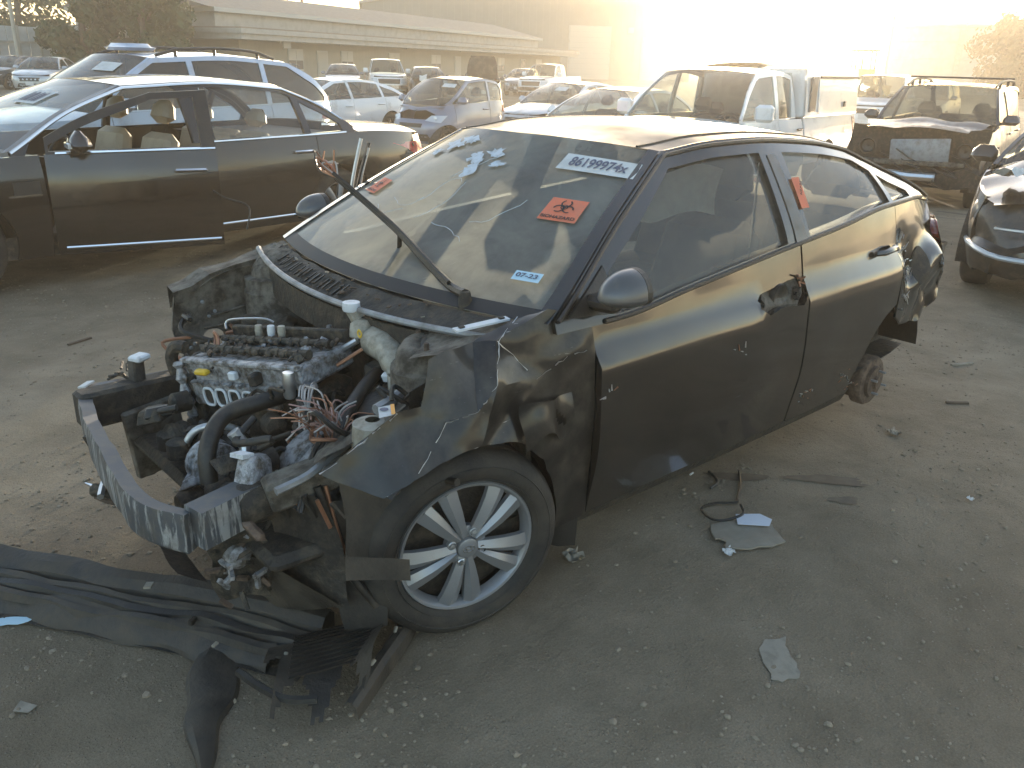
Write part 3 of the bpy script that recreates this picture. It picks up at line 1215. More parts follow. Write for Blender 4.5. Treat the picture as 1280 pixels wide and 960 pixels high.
def underbody(sh, t):
    xs = lin(sh.xr + .12, sh.xf - .12, 18)
    m = MB()
    m.grid(lambda x, v: (x, [-1, -1, 1, 1][v] * (sh.S(x, .35) - .05), [sh.sill + .16, sh.sill, sh.sill, sh.sill + .16][v]), xs, [0, 1, 2, 3])
    for ax in (0, -sh.wb):
        m.tube([(ax, -.6, sh.wrad), (ax, .6, sh.wrad)], .05, 6)
    m.build('underbody', 'dirty_black', t)


def arch_liner(sh, t, ax, sg, rad_, deep=.26):
    y0 = sh.S(ax, .5) - .015
    cz = sh.wrad
    m = MB()
    aa = lin(-.25, math.pi + .25, 20)
    m.grid(lambda a, v: (ax + rad_ * math.cos(a) * [1, 1, .0][v], sg * [y0, y0 - deep, y0 - deep][v], cz + rad_ * math.sin(a) * [1, 1, .0][v]), aa, [0, 1, 2])
    m.build('wheel_arch_liner', 'dirty_black', t)


def window_poly(sh, x0, x1, mb=.018, mt=.05, ma=.055, mc=.09, lean0=0., lean1=0.):
    """Side-window outline between stations x0 (rear) and x1 (front)."""
    lo, hi = [], []
    for x in lin(x0, x1, 28):
        t = sh.rail(x) - mt
        if x > sh.A1[0]: t = min(t, sh.az(x) - mt - (ma - mt) * min(1, (x - sh.A1[0]) / .25))
        if x < sh.C1[0]: t = min(t, sh.cz(x) - mt - (mc - mt) * min(1, (sh.C1[0] - x) / .25))
        b = sh.belt(x) + mb
        if t - b > .02:
            lo.append((x, b))
            hi.append((x, t))
    return lo + hi[::-1]


def std_car(name, label, cat, sh, body, group=None, doors=2, res=.09, style=('spokes', 5), glassm='car_glass', seatm='grey_fabric', trim='black_plastic', seams=None, Bp=None, quarter=None, rack=False, skip=(), rm='wheel_silver', chrome=False, handle='body', headlight=None, taillight=None, grille=None, split=.32, mirror=True, rows=2, frame='black_plastic', plate=True):
    t = empty(name)
    tag(t, label, cat, group)
    ra = sh.wrad * 1.14
    zt = lambda x: sh.belt(x)
    zl = lambda x: sh.low + .0 if (x > .25 or x < -sh.wb - .25) else sh.sill
    xfs, xrs = sh.xf - split, sh.xr + split
    seams = seams or [-.45, -.45 - 1.12, -.45 - 2.15]
    g = .004
    arches = [circ(0, sh.wrad, ra), circ(-sh.wb, sh.wrad, ra)]
    # body sides
    for sg in (1, -1):
        L = lambda x, z, sg=sg: (x, sg * sh.S(x, z), z)
        lip = (0, -sg * .03, 0)
        names = [('fender', seams[0] + g, xfs)]
        if doors == 2:
            names += [('front_door', seams[1] + g, seams[0] - g), ('rear_door', seams[2] + g, seams[1] - g), ('quarter_panel', xrs, seams[2] - g)]
        else:
            names += [('front_door', seams[1] + g, seams[0] - g), ('quarter_panel', xrs, seams[1] - g)]
        for nm, x0, x1 in names:
            if (nm, sg) in skip: continue
            o = panel(nm, band(sh, x0, x1, (lambda x: sh.sill) if 'door' in nm else zl, zt), L, body, t, arches, res, lip)
            if 'door' in nm and handle:
                hx = x0 + .17
                hz = sh.belt(hx) - .13
                hy = sh.S(hx, hz)
                MB().box((hx, sg * (hy + .018), hz), (.21, .03, .028), (0, 0, -sg * .03), bev=.01).build('handle', {'body': body}.get(handle, handle), o)
        # cabin side
        xg = lin(sh.C0[0] + .02, sh.A0[0] - .02, 40)
        GL = lambda x, z, sg=sg: (x, sg * sh.G(x, z), z)
        out_ = [(x, sh.belt(x) + .001) for x in xg] + [(x, max(sh.top(x), sh.belt(x) + .004)) for x in reversed(xg)]
        wins = []
        Bs = Bp or [seams[1]]
        edges = [sh.A0[0] - .10] + [b for b in Bs] + [quarter or sh.C0[0] + .12]
        for i in range(len(edges) - 1):
            hi_, lo_ = edges[i] - (.035 if i else 0), edges[i + 1] + (.035 if i < len(edges) - 2 else 0)
            p = window_poly(sh, lo_, hi_)
            if len(p) > 8: wins.append(p)
        if ('cabin', sg) not in skip:
            fr = panel('window_frame', out_, GL, body, t, wins, res, (0, -sg * .035, 0))
            for p in wins:
                if ('glass', sg) in skip and p is wins[0]: continue
                panel('side_window', p, lambda x, z, sg=sg: (x, sg * (sh.G(x, z) - .012), z), glassm, t, (), res * 1.3)
            if chrome:
                m = MB()
                xs = lin(sh.C0[0] + .10, sh.A0[0] - .06, 40)
                m.tube([(x, sg * (sh.G(x, max(sh.top(x) - .035, sh.belt(x))) + .004), max(sh.top(x) - .03, sh.belt(x) + .006)) for x in xs], .011, 6)
                if chrome == 'full':
                    m.tube([(x, sg * (sh.S(x, sh.belt(x)) + .0), sh.belt(x) + .006) for x in lin(sh.C0[0] + .1, seams[1] - .02 if ('front_door', sg) in skip else sh.A0[0] - .06, 30)], .010, 6)
                m.build('chrome_trim', 'chrome', t)
        if mirror and ('front_door', sg) not in skip:
            mx, mz = seams[0] - .12, sh.belt(seams[0]) + .09
            my = sh.G(mx, mz)
            mm = MB()
            mm.box((mx, sg * (my + .13), mz), (.13, .22, .14), (0, 0, sg * .15), (.8, .9), bev=.045)
            mm.box((mx, sg * (my + .02), mz - .05), (.07, .12, .04))
            mo = mm.build('mirror', body, t)
            MB().box((mx - .067, sg * (my + .13), mz), (.008, .18, .10), (0, 0, sg * .15)).build('mirror_glass', 'mirror_glass', mo)
        for ax in (0, -sh.wb):
            arch_liner(sh, t, ax, sg, ra + .01)
    # tops
    us = lin(-1, 1, 15)
    zf = sh.belt(sh.xf)
    xh = sh.xf - sh.setf(zf) - .001
    hb = lambda u: sh.A0[0] + sh.bw * (1 - u * u) + .03
    if 'hood' not in skip:
        def hd(v, u):
            x = xh + (hb(u) - xh) * v * v
            y = sh.yb(x)
            z0 = sh.belt(x)
            return (x, u * y, z0 + max(0, sh.hood(x) - z0) * (1 - abs(u)**3.2))
        MB().grid(hd, lin(.02, 1, 16), us).build('hood', body, t)
    MB().grid(lambda v, u: sh.roof(sh.C1[0] - sh.bwr * (1 - u * u) * .98 + (sh.A1[0] + sh.bw * (1 - u * u) * .98 - sh.C1[0] + sh.bwr * (1 - u * u) * .98) * v, u), lin(0, 1, 14), us).build('roof', body, t)
    za = lin(sh.A0[1], sh.A1[1], 9)
    MB().grid(lambda z, u: sh.wind(u, z, -.006), za, us).build('windshield', glassm if glassm != 'tint_glass' else 'car_glass', t)
    zc = lin(sh.C0[1], sh.C1[1], 9)
    MB().grid(lambda z, u: sh.rear(u * .93, z, -.006), zc, us).build('rear_window', glassm, t)
    for s_ in (-1, 1):
        MB().grid(lambda z, u: sh.rear(s_ * (.92 + .08 * u), z), zc, [0, 1]).build('c_pillar', body, t)
        MB().grid(lambda z, u: sh.wind(s_ * (.95 + .05 * u), z, .002), za, [0, 1]).build('a_pillar', body, t)
    if sh.deck and 'deck' not in skip:
        xe = sh.xr + sh.setr(sh.belt(sh.xr)) + .001

        def dk(v, u):
            xb = sh.C0[0] - sh.bwr * (1 - u * u) - .015
            x = xe + (xb - xe) * v * v
            y = sh.yb(x)
            z0 = sh.belt(x)
            return (x, u * y, z0 + max(0, sh.deck(x) - z0) * (1 - abs(u)**3.2))
        MB().grid(dk, lin(.02, 1, 12), us).build('trunk_lid', body, t)
    # ends
    zb = lin(sh.low, sh.belt(sh.xf), 8)
    if 'front' not in skip:
        MB().grid(lambda u, z: (sh.F(u * sh.S(xfs, z), z), u * sh.S(xfs, z), z), lin(-1, 1, 25), zb).build('front_bumper', body, t)
        zt_ = sh.belt(sh.xf)
        LF = lambda y, z: (sh.F(y, z) + .006, y, z)
        gr = grille or [(-.36, zt_ - .20), (.36, zt_ - .20), (.40, zt_ - .06), (-.40, zt_ - .06)]
        panel('grille', gr, LF, trim, t, (), res, (-.01, 0, 0))
        panel('lower_grille', [(-.5, sh.low + .05), (.5, sh.low + .05), (.42, sh.low + .19), (-.42, sh.low + .19)], LF, trim, t, (), res, (-.01, 0, 0))
        hl = headlight or [(.42, zt_ - .19), (sh.hw * .80, zt_ - .16), (sh.hw * .90, zt_ - .045), (.46, zt_ - .07)]
        for s_ in (1, -1):
            o = panel('headlight', [(y * s_, z) for y, z in hl], LF, 'lens_glass', t, (), res * .7, (-.02, 0, 0))
            cy_ = sum(p[0] for p in hl) / len(hl)
            cz_ = sum(p[1] for p in hl) / len(hl)
            MB().lathe([(0, .012), (.04, .012), (.055, .0)], (sh.F(cy_, cz_) + .003, s_ * cy_, cz_), 'x', 14).build('bulb_lens', 'lamp_clear', o)
        if plate: MB().box((sh.F(0, zt_ - .28) + .012, 0, zt_ - .29), (.01, .30, .15)).build('licence_plate', 'plate_white', t, False)
    zb = lin(sh.low + .02, sh.belt(sh.xr), 8)
    if 'back' not in skip:
        MB().grid(lambda u, z: (sh.Bk(u * sh.S(xrs, z), z), u * sh.S(xrs, z), z), lin(-1, 1, 25), zb).build('rear_bumper', body, t)
        zr_ = sh.belt(sh.xr)
        tl = taillight or [(.46, zr_ - .22), (sh.hw * .84, zr_ - .24), (sh.hw * .92, zr_ - .06), (.5, zr_ - .07)]
        for s_ in (1, -1):
            panel('tail_light', [(y * s_, z) for y, z in tl], lambda y, z: (sh.Bk(y, z) - .008, y, z), 'taillight_red', t, (), res * .7, (.02, 0, 0))
            if 'side_tail' in skip: continue
            zc_ = zr_ - .15
            side_ = [(xrs + .12, zc_ - .05), (xrs - .02, zc_ - .09), (xrs - .02, zc_ + .08), (xrs + .06, zc_ + .07)]
            panel('tail_light', side_, lambda x, z, s_=s_: (x, s_ * (sh.S(x, z) + .006), z), 'taillight_red', t, (), res * .7, (0, -s_ * .02, 0))
    underbody(sh, t)
    cabin(sh, t, seatm, rows=rows)
    for ax in (0, -sh.wb):
        for sg in (1, -1):
            if ('wheel', ax == 0, sg) in skip: continue
            wheel(t, (ax, sg * (sh.S(ax, sh.wrad) - .115), sh.wrad), sh.wrad, sg, style, rm=rm)
    if rack:
        for sg in (1, -1):
            xs = lin(sh.C1[0] + .15, sh.A1[0] - .1, 14)
            m = MB()
            m.tube([(x, sg * (sh.yr(x) - .06), sh.rail(x) + .025 + .055 * min(1, 6 * min(i, 13 - i) / 13)) for i, x in enumerate(xs)], .018, 7)
            for x in (xs[2], xs[7], xs[11]): m.tube([(x, sg * (sh.yr(x) - .06), sh.rail(x)), (x, sg * (sh.yr(x) - .06), sh.rail(x) + .07)], .02, 6)
            m.build('roof_rail', 'black_plastic', t)
    return t


def place(t, x, y, heading, z=None, tilt=(0, 0)):
    t.location = (x, y, gz(x, y) if z is None else z)
    t.rotation_euler = (tilt[0], tilt[1], heading)


def sedan(L=4.85, W=1.84, H=1.45, wb=2.8, fo=.95, wrad=.33, hoodz=.70, belt0=.92, belt1=.99, deckz=1.04, cab=(-.30, -1.22, -2.45, -3.2), tail=.0, nf=4.2, nr=5.):
    xf, xr = fo, fo - L
    A = [(cab[0], belt0 + .03), ((cab[0] + cab[1]) / 2, (belt0 + H) / 2 + .025), (cab[1], H - .075)]
    Cc = [(cab[3], belt1 + .05), ((cab[2] + cab[3]) / 2, (belt1 + H) / 2 + .03), (cab[2], H - .085)]
    rail = [(cab[3], H - .14), (cab[2], H - .085), (cab[2] * .5 + cab[1] * .5, H - .04), (cab[1], H - .075), (cab[0], H - .10)]
    belt = [(xf, hoodz), (xf - .25, hoodz + .06), (.0, belt0 - .06), (cab[0], belt0), ((cab[0] + cab[3]) / 2, (belt0 + belt1) / 2 + .005), (cab[3] + .3, belt1), (cab[3] - .1, belt1 + .01), (xr, deckz - .07)]
    hood = [(xf, hoodz), (xf - .12, hoodz + .07), (.2, belt0 - .0), (cab[0] + .2, belt0 + .03)]
    deck = [(xr, deckz - .05), (xr + .1, deckz), (cab[3] - .1, belt1 + .06)]
    hr = W / 2
    return Shape(xf, xr, hr, [(.15, .07), (.35, .0), (.55, .0), (.7, .06), (.9, .16)], [(.15, .08), (.4, .0), (.65, .0), (.95, .06), (1.1, .09)], belt, A, Cc, rail, [(cab[3], hr * .60), (cab[2], hr * .655), (cab[1] * .5 + cab[2] * .5, hr * .69), (cab[1], hr * .65), (cab[0], hr * .66)], hood, deck, nf, nr, wb=wb, wrad=wrad)


def suv(L=4.7, W=1.85, H=1.68, wb=2.7, fo=.92, wrad=.36, hoodz=.86, belt0=1.05, belt1=1.10, cab=(-.32, -1.05), back=(.42, .10), crown=.04):
    xf, xr = fo, fo - L
    c1, c0 = xr + back[0], xr + back[1]
    A = [(cab[0], belt0 + .03), ((cab[0] + cab[1]) / 2, (belt0 + H) / 2 + .02), (cab[1], H - .085)]
    Cc = [(c0, belt1 + .0), ((c0 + c1) / 2, (belt1 + H) / 2 + .03), (c1, H - .10)]
    rail = [(c0, H - .14), (c1, H - .10), ((c1 + cab[1]) / 2, H - .045), (cab[1], H - .085), (cab[0], H - .11)]
    belt = [(xf, hoodz), (xf - .22, hoodz + .07), (0, belt0 - .05), (cab[0], belt0), ((cab[0] + c0) / 2, (belt0 + belt1) / 2), (c0 + .1, belt1), (xr, belt1)]
    hood = [(xf, hoodz), (xf - .12, hoodz + .08), (.1, belt0 + .01), (cab[0] + .2, belt0 + .04)]
    hr = W / 2
    return Shape(xf, xr, hr, [(.15, .08), (.4, .0), (.65, .0), (.85, .05), (1.05, .13)], [(.15, .06), (.45, .0), (.7, .0), (1.0, .05), (1.2, .07)], belt, A, Cc, rail, [(c0, hr * .70), (c1, hr * .72), ((c1 + cab[1]) / 2, hr * .75), (cab[1], hr * .71), (cab[0], hr * .72)], hood, None, 4.5, 6., wb=wb, wrad=wrad, sill=.32, low=.28, crown=crown, bwr=.07)


HEAD = R(11.6)


def place_ref(t, ref, px, d, heading, dz=0.):
    """Put the car so that its own point ref (x, y) stands on the bearing px at distance d."""
    x, y = at(px, d)
    c, s = math.cos(heading), math.sin(heading)
    ox, oy = x - (ref[0] * c - ref[1] * s), y - (ref[0] * s + ref[1] * c)
    t.location = (ox, oy, gz(ox, oy) + dz)
    t.rotation_euler = (0, 0, heading)

# ------------------------------------------------------------------ parked cars
# black executive sedan beside the wreck, driver's door ajar
bs = sedan(5.62, 1.88, 1.49, 3.28, .92, .34, .72, .955, 1.0, 1.01, (-.42, -1.40, -2.85, -3.52))
SEAM = [-.62, -1.93, -3.03]
bk = std_car('parked_sedan', 'black luxury sedan with chrome window trim, beige seats and driver door ajar', 'car', bs, 'black_paint', res=.07, style=('spokes', 7), glassm='clear_glass', seatm='beige_leather', seams=SEAM, Bp=[-1.93, -2.95], quarter=-3.36, chrome='full', handle='chrome', skip={('front_door', 1), ('cabin', 1), 'side_tail'}, split=.36)
# left cabin side without the door: pillars round an open doorway
xg = lin(bs.C0[0] + .02, bs.A0[0] - .02, 40)
GLb = lambda x, z: (x, bs.G(x, z), z)
out_ = [(x, bs.belt(x) + .001) for x in xg] + [(x, max(bs.top(x), bs.belt(x) + .004)) for x in reversed(xg)]
door_hole = [(-1.82, bs.belt(-1.9) - .02), (-.52, bs.belt(-.5) - .02), (-.60, bs.az(-.60) - .02)] + [(x, bs.top(x) - .032) for x in lin(-.75, -1.78, 16)] + [(-1.82, bs.top(-1.82) - .06)]
w2 = window_poly(bs, -2.92, -2.02)
w3 = window_poly(bs, -3.36, -2.99)
panel('window_frame', out_, GLb, 'black_paint', bk, [door_hole, w2, w3], .06, (0, -.035, 0))
for p in (w2, w3): panel('side_window', p, lambda x, z: (x, bs.G(x, z) - .012, z), 'clear_glass', bk, (), .1)
m = MB()
m.tube([(x, bs.G(x, max(bs.top(x) - .02, bs.belt(x))) + .004, max(bs.top(x) - .018, bs.belt(x) + .006)) for x in lin(bs.C0[0] + .12, bs.A0[0] - .02, 50)], .014, 6)
m.tube([(x, bs.S(x, bs.belt(x)) + .002, bs.belt(x) + .006) for x in lin(bs.C0[0] + .14, -1.97, 20)], .011, 6)
m.build('chrome_trim', 'chrome', bk)
m = MB()
m.grid(lambda x, z: (x, bs.S(x, z) + .006 + (.006 if z == .315 else 0), z), lin(-2.86, -1.97, 12), [.305, .315, .325])
m.build('sill_trim', 'chrome', bk)
# fender vent
MB().grid(lambda x, z: (x, bs.S(x, z) + .005, z), lin(-.58, -.40, 4), lin(.70, .79, 3)).build('fender_vent', 'black_plastic', bk)
MB().grid(lambda x, z: (x, bs.S(x, z) + .012, z), lin(-.58, -.36, 4), [.685, .70]).build('vent_trim', 'chrome', bk)
# the open door, hinged at its front edge
dr = empty('front_door', (SEAM[0] - .004, bs.S(SEAM[0], .6), 0), 0, bk)
hy = bs.S(SEAM[0], .6)
loc = lambda x, y, z: (x - SEAM[0], y - hy, z)
panel('door_skin', band(bs, -1.80, -.628, lambda x: bs.sill, bs.belt), lambda x, z: loc(x, bs.S(x, z), z), 'black_paint', dr, (), .06, (0, -.06, 0), thick=True)
dw = window_poly(bs, -1.70, -.66, mt=.085, ma=.10)
of = [(x, bs.belt(x)) for x in lin(-1.80, -.64, 14)] + [(x, max(bs.top(x) - .038, bs.belt(x) + .01)) for x in lin(-.64, -1.80, 30)]
panel('door_window_frame', of, lambda x, z: loc(x, bs.G(x, z), z), 'black_plastic', dr, [dw], .06, (0, -.04, 0), thick=True)
MB().tube([loc(x, bs.S(x, bs.belt(x)) + .004, bs.belt(x) + .006) for x in lin(-1.795, -.70, 14)], .011, 6).build('window_chrome', 'chrome', dr)
m = MB()
m.grid(lambda x, z: loc(x, bs.S(x, z) + .006 + (.006 if z == .295 else 0), z), lin(-1.78, -.68, 10), [.285, .295, .305])
m.build('sill_chrome', 'chrome', dr)
MB().box(loc(-1.60, bs.S(-1.60, .83) + .02, .83), (.24, .03, .03), (0, 0, -.02), bev=.012).build('door_handle', 'chrome', dr)
m = MB()
m.box(loc(-.86, bs.S(-.86, .95) + .13, 1.06), (.14, .24, .15), (0, 0, .15), (.8, .9), bev=.05)
m.box(loc(-.84, bs.S(-.86, .95) + .01, .985), (.08, .13, .04))
m.build('door_mirror', 'black_paint', dr)
MB().box(loc(-.785, bs.S(-.86, .95) + .16, 1.035), (.02, .16, .045), (0, 0, .15), bev=.008).build('mirror_indicator', 'lamp_clear', dr)
dr.rotation_euler = (0, 0, -R(22))
# place: sill point of the B seam measured at (-1.587, -4.503), heading 11.6 degrees
c_, s_ = math.cos(R(8)), math.sin(R(8))
rx, ry = -1.93, bs.S(-1.93, .3)
bk.location = (-1.587 - (rx * c_ - ry * s_), -4.503 - (rx * s_ + ry * c_), 0)
bk.rotation_euler = (0, 0, R(8))


def lot_sticker(sh, t, u0=.45, z=None, s=.16, txt='8619'):
    """White auction sheet with figures behind the upper windshield."""
    z0 = z or sh.A1[1] - .12
    L = lambda a, b: sh.wind(u0 + a / sh.hw * 1.35, z0 + b * .55, .004)
    MB().grid(L, lin(-s, s, 4), lin(-s * .45, s * .45, 3)).build('lot_sticker', 'paper_white', t)
    return L


L = lot_sticker(bs, bk, .28, 1.30, .15)
for k in range(7):
    a0_ = -.11 + .034 * k
    MB().grid(lambda a, b: bs.wind(.28 + a / bs.hw * 1.35, 1.30 + b * .55, .007), [a0_, a0_ + .014 + .006 * (k % 3)], [-.045, .045 - .01 * (k % 2)]).build('faded_print', 'sticker_ink', bk)

sv = suv(4.75, 1.86, 1.70, 2.74, .94, .36, .90, 1.05, 1.12, (-.32, -1.10), (.85, .12))
t = std_car('parked_suv', 'light silver-blue suv with black roof rails behind the black sedan', 'car', sv, 'silver_blue_paint', res=.09, rack=True, glassm='tint_glass', seams=[-.45, -1.55, -2.55], Bp=[-1.55, -2.55])
MB().grid(lambda x, u: (x, u * .58, 1.605 + .02 * (1 - u * u) - .12 * (sv.xr + .85 - x)), lin(sv.xr + .50, sv.xr + .86, 5), lin(-1, 1, 7)).build('spoiler', 'silver_blue_paint', t)
MB().box((-1.35, -.15, sv.rail(-1.35) + .10), (.40, .5, .08), None, (.8, .85), bev=.04).build('roof_box', 'silver_blue_paint', t)
lot_sticker(sv, t, .45)
place_ref(t, (sv.xr + .1, .8), 421, 12.2, HEAD)

cs = sedan(4.88, 1.84, 1.45, 2.82, .95, .335, .70, .94, 1.02, 1.06, (-.35, -1.25, -2.55, -3.42))
t = std_car('parked_sedan', 'clean white sedan beside the small grey-blue two-seater', 'car', cs, 'white_paint', res=.09, style=('spokes', 10), glassm='car_glass', seams=[-.5, -1.6, -2.65], Bp=[-1.6, -2.6], rm='wheel_dark')
place_ref(t, (-cs.wb, .86), 487, 21.5, HEAD)

# two-seater city car
sm = Shape(.42, -2.30, .78, [(.15, .10), (.4, .0), (.6, .01), (.75, .12), (.95, .3)], [(.15, .05), (.5, 0), (.8, .02), (1.1, .06)],
           [(.42, .72), (.3, .80), (.1, .93), (-.15, 1.0), (-1.0, 1.02), (-1.6, 1.06), (-2.3, 1.05)],
           [(-.05, 1.0), (-.45, 1.27), (-.82, 1.48)], [(-2.2, 1.05), (-2.08, 1.30), (-1.9, 1.45)],
           [(-2.2, 1.43), (-1.9, 1.46), (-1.3, 1.52), (-.82, 1.48), (-.05, 1.46)], [(-2.2, .56), (-1.3, .60), (-.82, .57), (-.05, .60)],
           [(.42, .72), (.3, .84), (.0, 1.03)], None, 3.4, 5., bw=.16, bwr=.08, wb=1.87, wrad=.29, sill=.28, low=.24)
t = std_car('compact_car', 'small grey-blue two-seater city car with dark wheels', 'car', sm, 'grey_blue_paint', doors=1, res=.08, seams=[-.22, -1.42, -1.42], Bp=[-1.45], quarter=-2.0, rm='wheel_dark', rows=1, split=.26, headlight=[(.33, .70), (.62, .66), (.66, .80), (.42, .80)], grille=[(-.28, .56), (.28, .56), (.3, .64), (-.3, .64)])
lot_sticker(sm, t, .55, None, .13)
place_ref(t, (0, .72), 562, 18.2, R(15))

ws = sedan(4.55, 1.78, 1.46, 2.68, .92, .32, .70, .93, 1.0, 1.02, (-.22, -1.22, -2.45, -3.1))
t = std_car('parked_sedan', 'white sedan with dark windshield seen over the wreck roof', 'car', ws, 'white_paint', res=.09, seams=[-.45, -1.5, -2.5])
place_ref(t, (ws.A1[0], .6), 806, 16.4, HEAD)

ds = sedan(4.7, 1.80, 1.46, 2.7, .92, .32, .70, .92, .99, 1.02)
t = std_car('parked_sedan', 'dull grey sedan between the small two-seater and the white sedan', 'car', ds, 'silver_paint', res=.10)
lot_sticker(ds, t, .2)
place_ref(t, (ds.A1[0], .6), 736, 22.5, HEAD)

# white pickup with canopy: crew cab, bed, box canopy
pk = suv(3.55, 1.92, 1.80, 3.6, .95, .37, .95, 1.12, 1.12, (-.45, -1.15), (.30, .12))
pk.wb = 3.5


def pickup(name, label, body, px, d, heading, canopy=True, res=.10, damaged=False, group=None, ref=None):
    t = empty(name)
    tag(t, label, 'pickup', group)
    sh = pk
    ra = sh.wrad * 1.15
    for sg in (1, -1):
        Lf = lambda x, z, sg=sg: (x, sg * sh.S(max(x, -1.4), z), z)
        lip = (0, -sg * .03, 0)
        panel('fender', band(sh, -.55, sh.xf - .3, lambda x: sh.sill, sh.belt), Lf, body, t, [circ(0, sh.wrad, ra)], res, lip)
        for nm, x0, x1 in (('front_door', -1.62, -.56), ('rear_door', -2.46, -1.63)):
            o = panel(nm, band(sh, x0, x1, lambda x: sh.sill, sh.belt), Lf, body, t, (), res, lip)
            MB().box((x0 + .14, sg * (sh.S(-1.4, .98) + .02), .98), (.2, .03, .03), bev=.01).build('handle', 'black_plastic', o)
        panel('bed_side', band(sh, -4.75, -2.52, lambda x: .48, lambda x: 1.14), Lf, body, t, [circ(-3.5, sh.wrad, ra)], res, lip)
        xg = lin(-2.45, sh.A0[0] - .02, 30)
        topz = lambda x: min(sh.rail(x), sh.az(x) if x > sh.A1[0] else 9, 1.12 + (x + 2.45) * 5 + .02)
        gx = lambda x, z, sg=sg: (x, sg * sh.G(max(x, -2.3), z), z)
        wins = []
        for a, b in ((-1.58, -.52), (-2.28, -1.68)):
            lo = [(x, 1.14) for x in lin(a, b, 12)]
            hi = [(x, max(1.16, min(sh.rail(x) - .06, (sh.az(x) - .06) if x > sh.A1[0] else 9))) for x in lin(b, a, 12)]
            wins.append(lo + hi)
        panel('window_frame', [(x, 1.121) for x in xg] + [(x, max(1.125, topz(x))) for x in reversed(xg)], gx, body, t, wins, res, (0, -sg * .03, 0))
        for w_ in wins: panel('side_window', w_, lambda x, z, sg=sg: (x, sg * (sh.G(max(x, -2.3), z) - .012), z), 'car_glass', t, (), res * 1.3)
        MB().box((-.72, sg * 1.05, 1.24), (.12, .24, .22), (0, 0, sg * .1), bev=.04).build('mirror', body, t)
        panel('tail_light', [(-4.72, .78), (-4.60, .78), (-4.60, 1.10), (-4.72, 1.10)], lambda x, z, sg=sg: (x, sg * (sh.S(-1.4, z) + .006), z), 'taillight_red', t, (), res, (0, -sg * .02, 0))
        for ax in (0, -3.5):
            arch_liner(sh, t, max(ax, -1.2) if False else ax if ax == 0 else -1.3, sg, ra) if ax == 0 else None
            wheel(t, (ax, sg * .82, sh.wrad), sh.wrad, sg, ('spokes', 6))
        if canopy:
            cp = lambda x, z, sg=sg: (x, sg * (.90 - .10 * max(0, z - 1.15)**1.3), z)
            o = panel('canopy_side', [(-4.74, 1.145), (-2.50, 1.145), (-2.50, 1.80), (-4.70, 1.82)], cp, body, t, (), res, (0, -sg * .03, 0))
            panel('canopy_hatch', [(-4.58, 1.20), (-2.98, 1.20), (-2.98, 1.66), (-4.58, 1.66)], lambda x, z, sg=sg: (x, sg * (.915 - .10 * max(0, z - 1.15)**1.3), z), body, o, (), res, (0, -sg * .012, 0))
            MB().box((-3.75, sg * .915, 1.69), (1.7, .02, .03)).build('drip_rail', 'black_plastic', o, False)
            MB().box((-4.05, sg * .925, 1.30), (.06, .02, .08)).build('latch', 'black_plastic', o, False)
            MB().box((-2.74, sg * .895, 1.45), (.26, .025, .48), None, (.8, 1)).build('canopy_window', 'window_dark', o, False)
    us = lin(-1, 1, 11)
    xh = sh.xf - .1
    MB().grid(lambda v, u: ((lambda x: (x, u * sh.yb(x), sh.belt(x) + max(0, sh.hood(x) - sh.belt(x)) * (1 - abs(u)**3)))(xh + (sh.A0[0] + sh.bw * (1 - u * u) + .03 - xh) * v * v)), lin(.02, 1, 12), us).build('hood', body, t)
    MB().grid(lambda x, u: (x + (sh.bw * .9 * (1 - u * u) if x > -1.2 else 0), u * sh.G(max(x, -2.3), sh.rail(x)), sh.rail(x) + .04 * (1 - abs(u)**2.4)), lin(-2.34, sh.A1[0], 8), us).build('roof', body, t)
    za = lin(sh.A0[1], sh.A1[1], 7)
    MB().grid(lambda z, u: sh.wind(u, z, -.004), za, us).build('windshield', 'car_glass', t)
    MB().grid(lambda z, u: (-2.45 + (z - 1.12) * .17, u * sh.G(-2.3, z), z), lin(1.13, 1.74, 5), us).build('rear_window', 'car_glass', t)
    MB().grid(lambda u, z: (sh.F(u * sh.S(sh.xf - .3, z), z), u * sh.S(sh.xf - .3, z), z), lin(-1, 1, 17), lin(.35, sh.belt(sh.xf), 6)).build('front_bumper', body if not damaged else 'black_plastic', t)
    LF = lambda y, z: (sh.F(y, z) + .008, y, z)
    panel('grille', [(-.5, .66), (.5, .66), (.54, .88), (-.54, .88)], LF, 'black_plastic', t, (), .1, (-.01, 0, 0))
    MB().grid(lambda u, z: (sh.F(u * .8, z) + .06, u * .85, z), lin(-1, 1, 11), lin(.42, .60, 3)).build('bumper_bar', 'chrome', t)
    for s2 in (1, -1): panel('headlight', [(s2 * .56, .70), (s2 * .84, .70), (s2 * .84, .90), (s2 * .58, .90)], LF, 'lens_glass', t, (), .08, (-.02, 0, 0))
    MB().box((-4.74, 0, .82), (.06, 1.70, .62), bev=.02).build('tailgate', body, t)
    MB().box((-4.83, 0, .50), (.18, 1.80, .18), bev=.04).build('rear_bumper', 'chrome', t)
    m = MB()
    m.box((-3.6, 0, .62), (2.2, 1.66, .06))
    m.box((-2.5, 0, .85), (.05, 1.72, .55))
    m.build('bed', 'dirty_black', t, False)
    MB().box((-1.9, 0, .45), (5.2, 1.1, .18)).build('chassis', 'dirty_black', t, False)
    if canopy:
        MB().grid(lambda x, u: (x, u * .835, 1.80 + .07 * (1 - abs(u)**2.5)), lin(-4.72, -2.50, 6), us).build('canopy_roof', body, t)
        for x in (-4.72, -2.50): MB().grid(lambda u, z: (x, u * (.90 - .1 * max(0, z - 1.15)**1.3), z), lin(-1, 1, 7), lin(1.145, 1.80, 4)).build('canopy_end', body, t)
    cabin(sh, t, 'grey_fabric', rows=2)
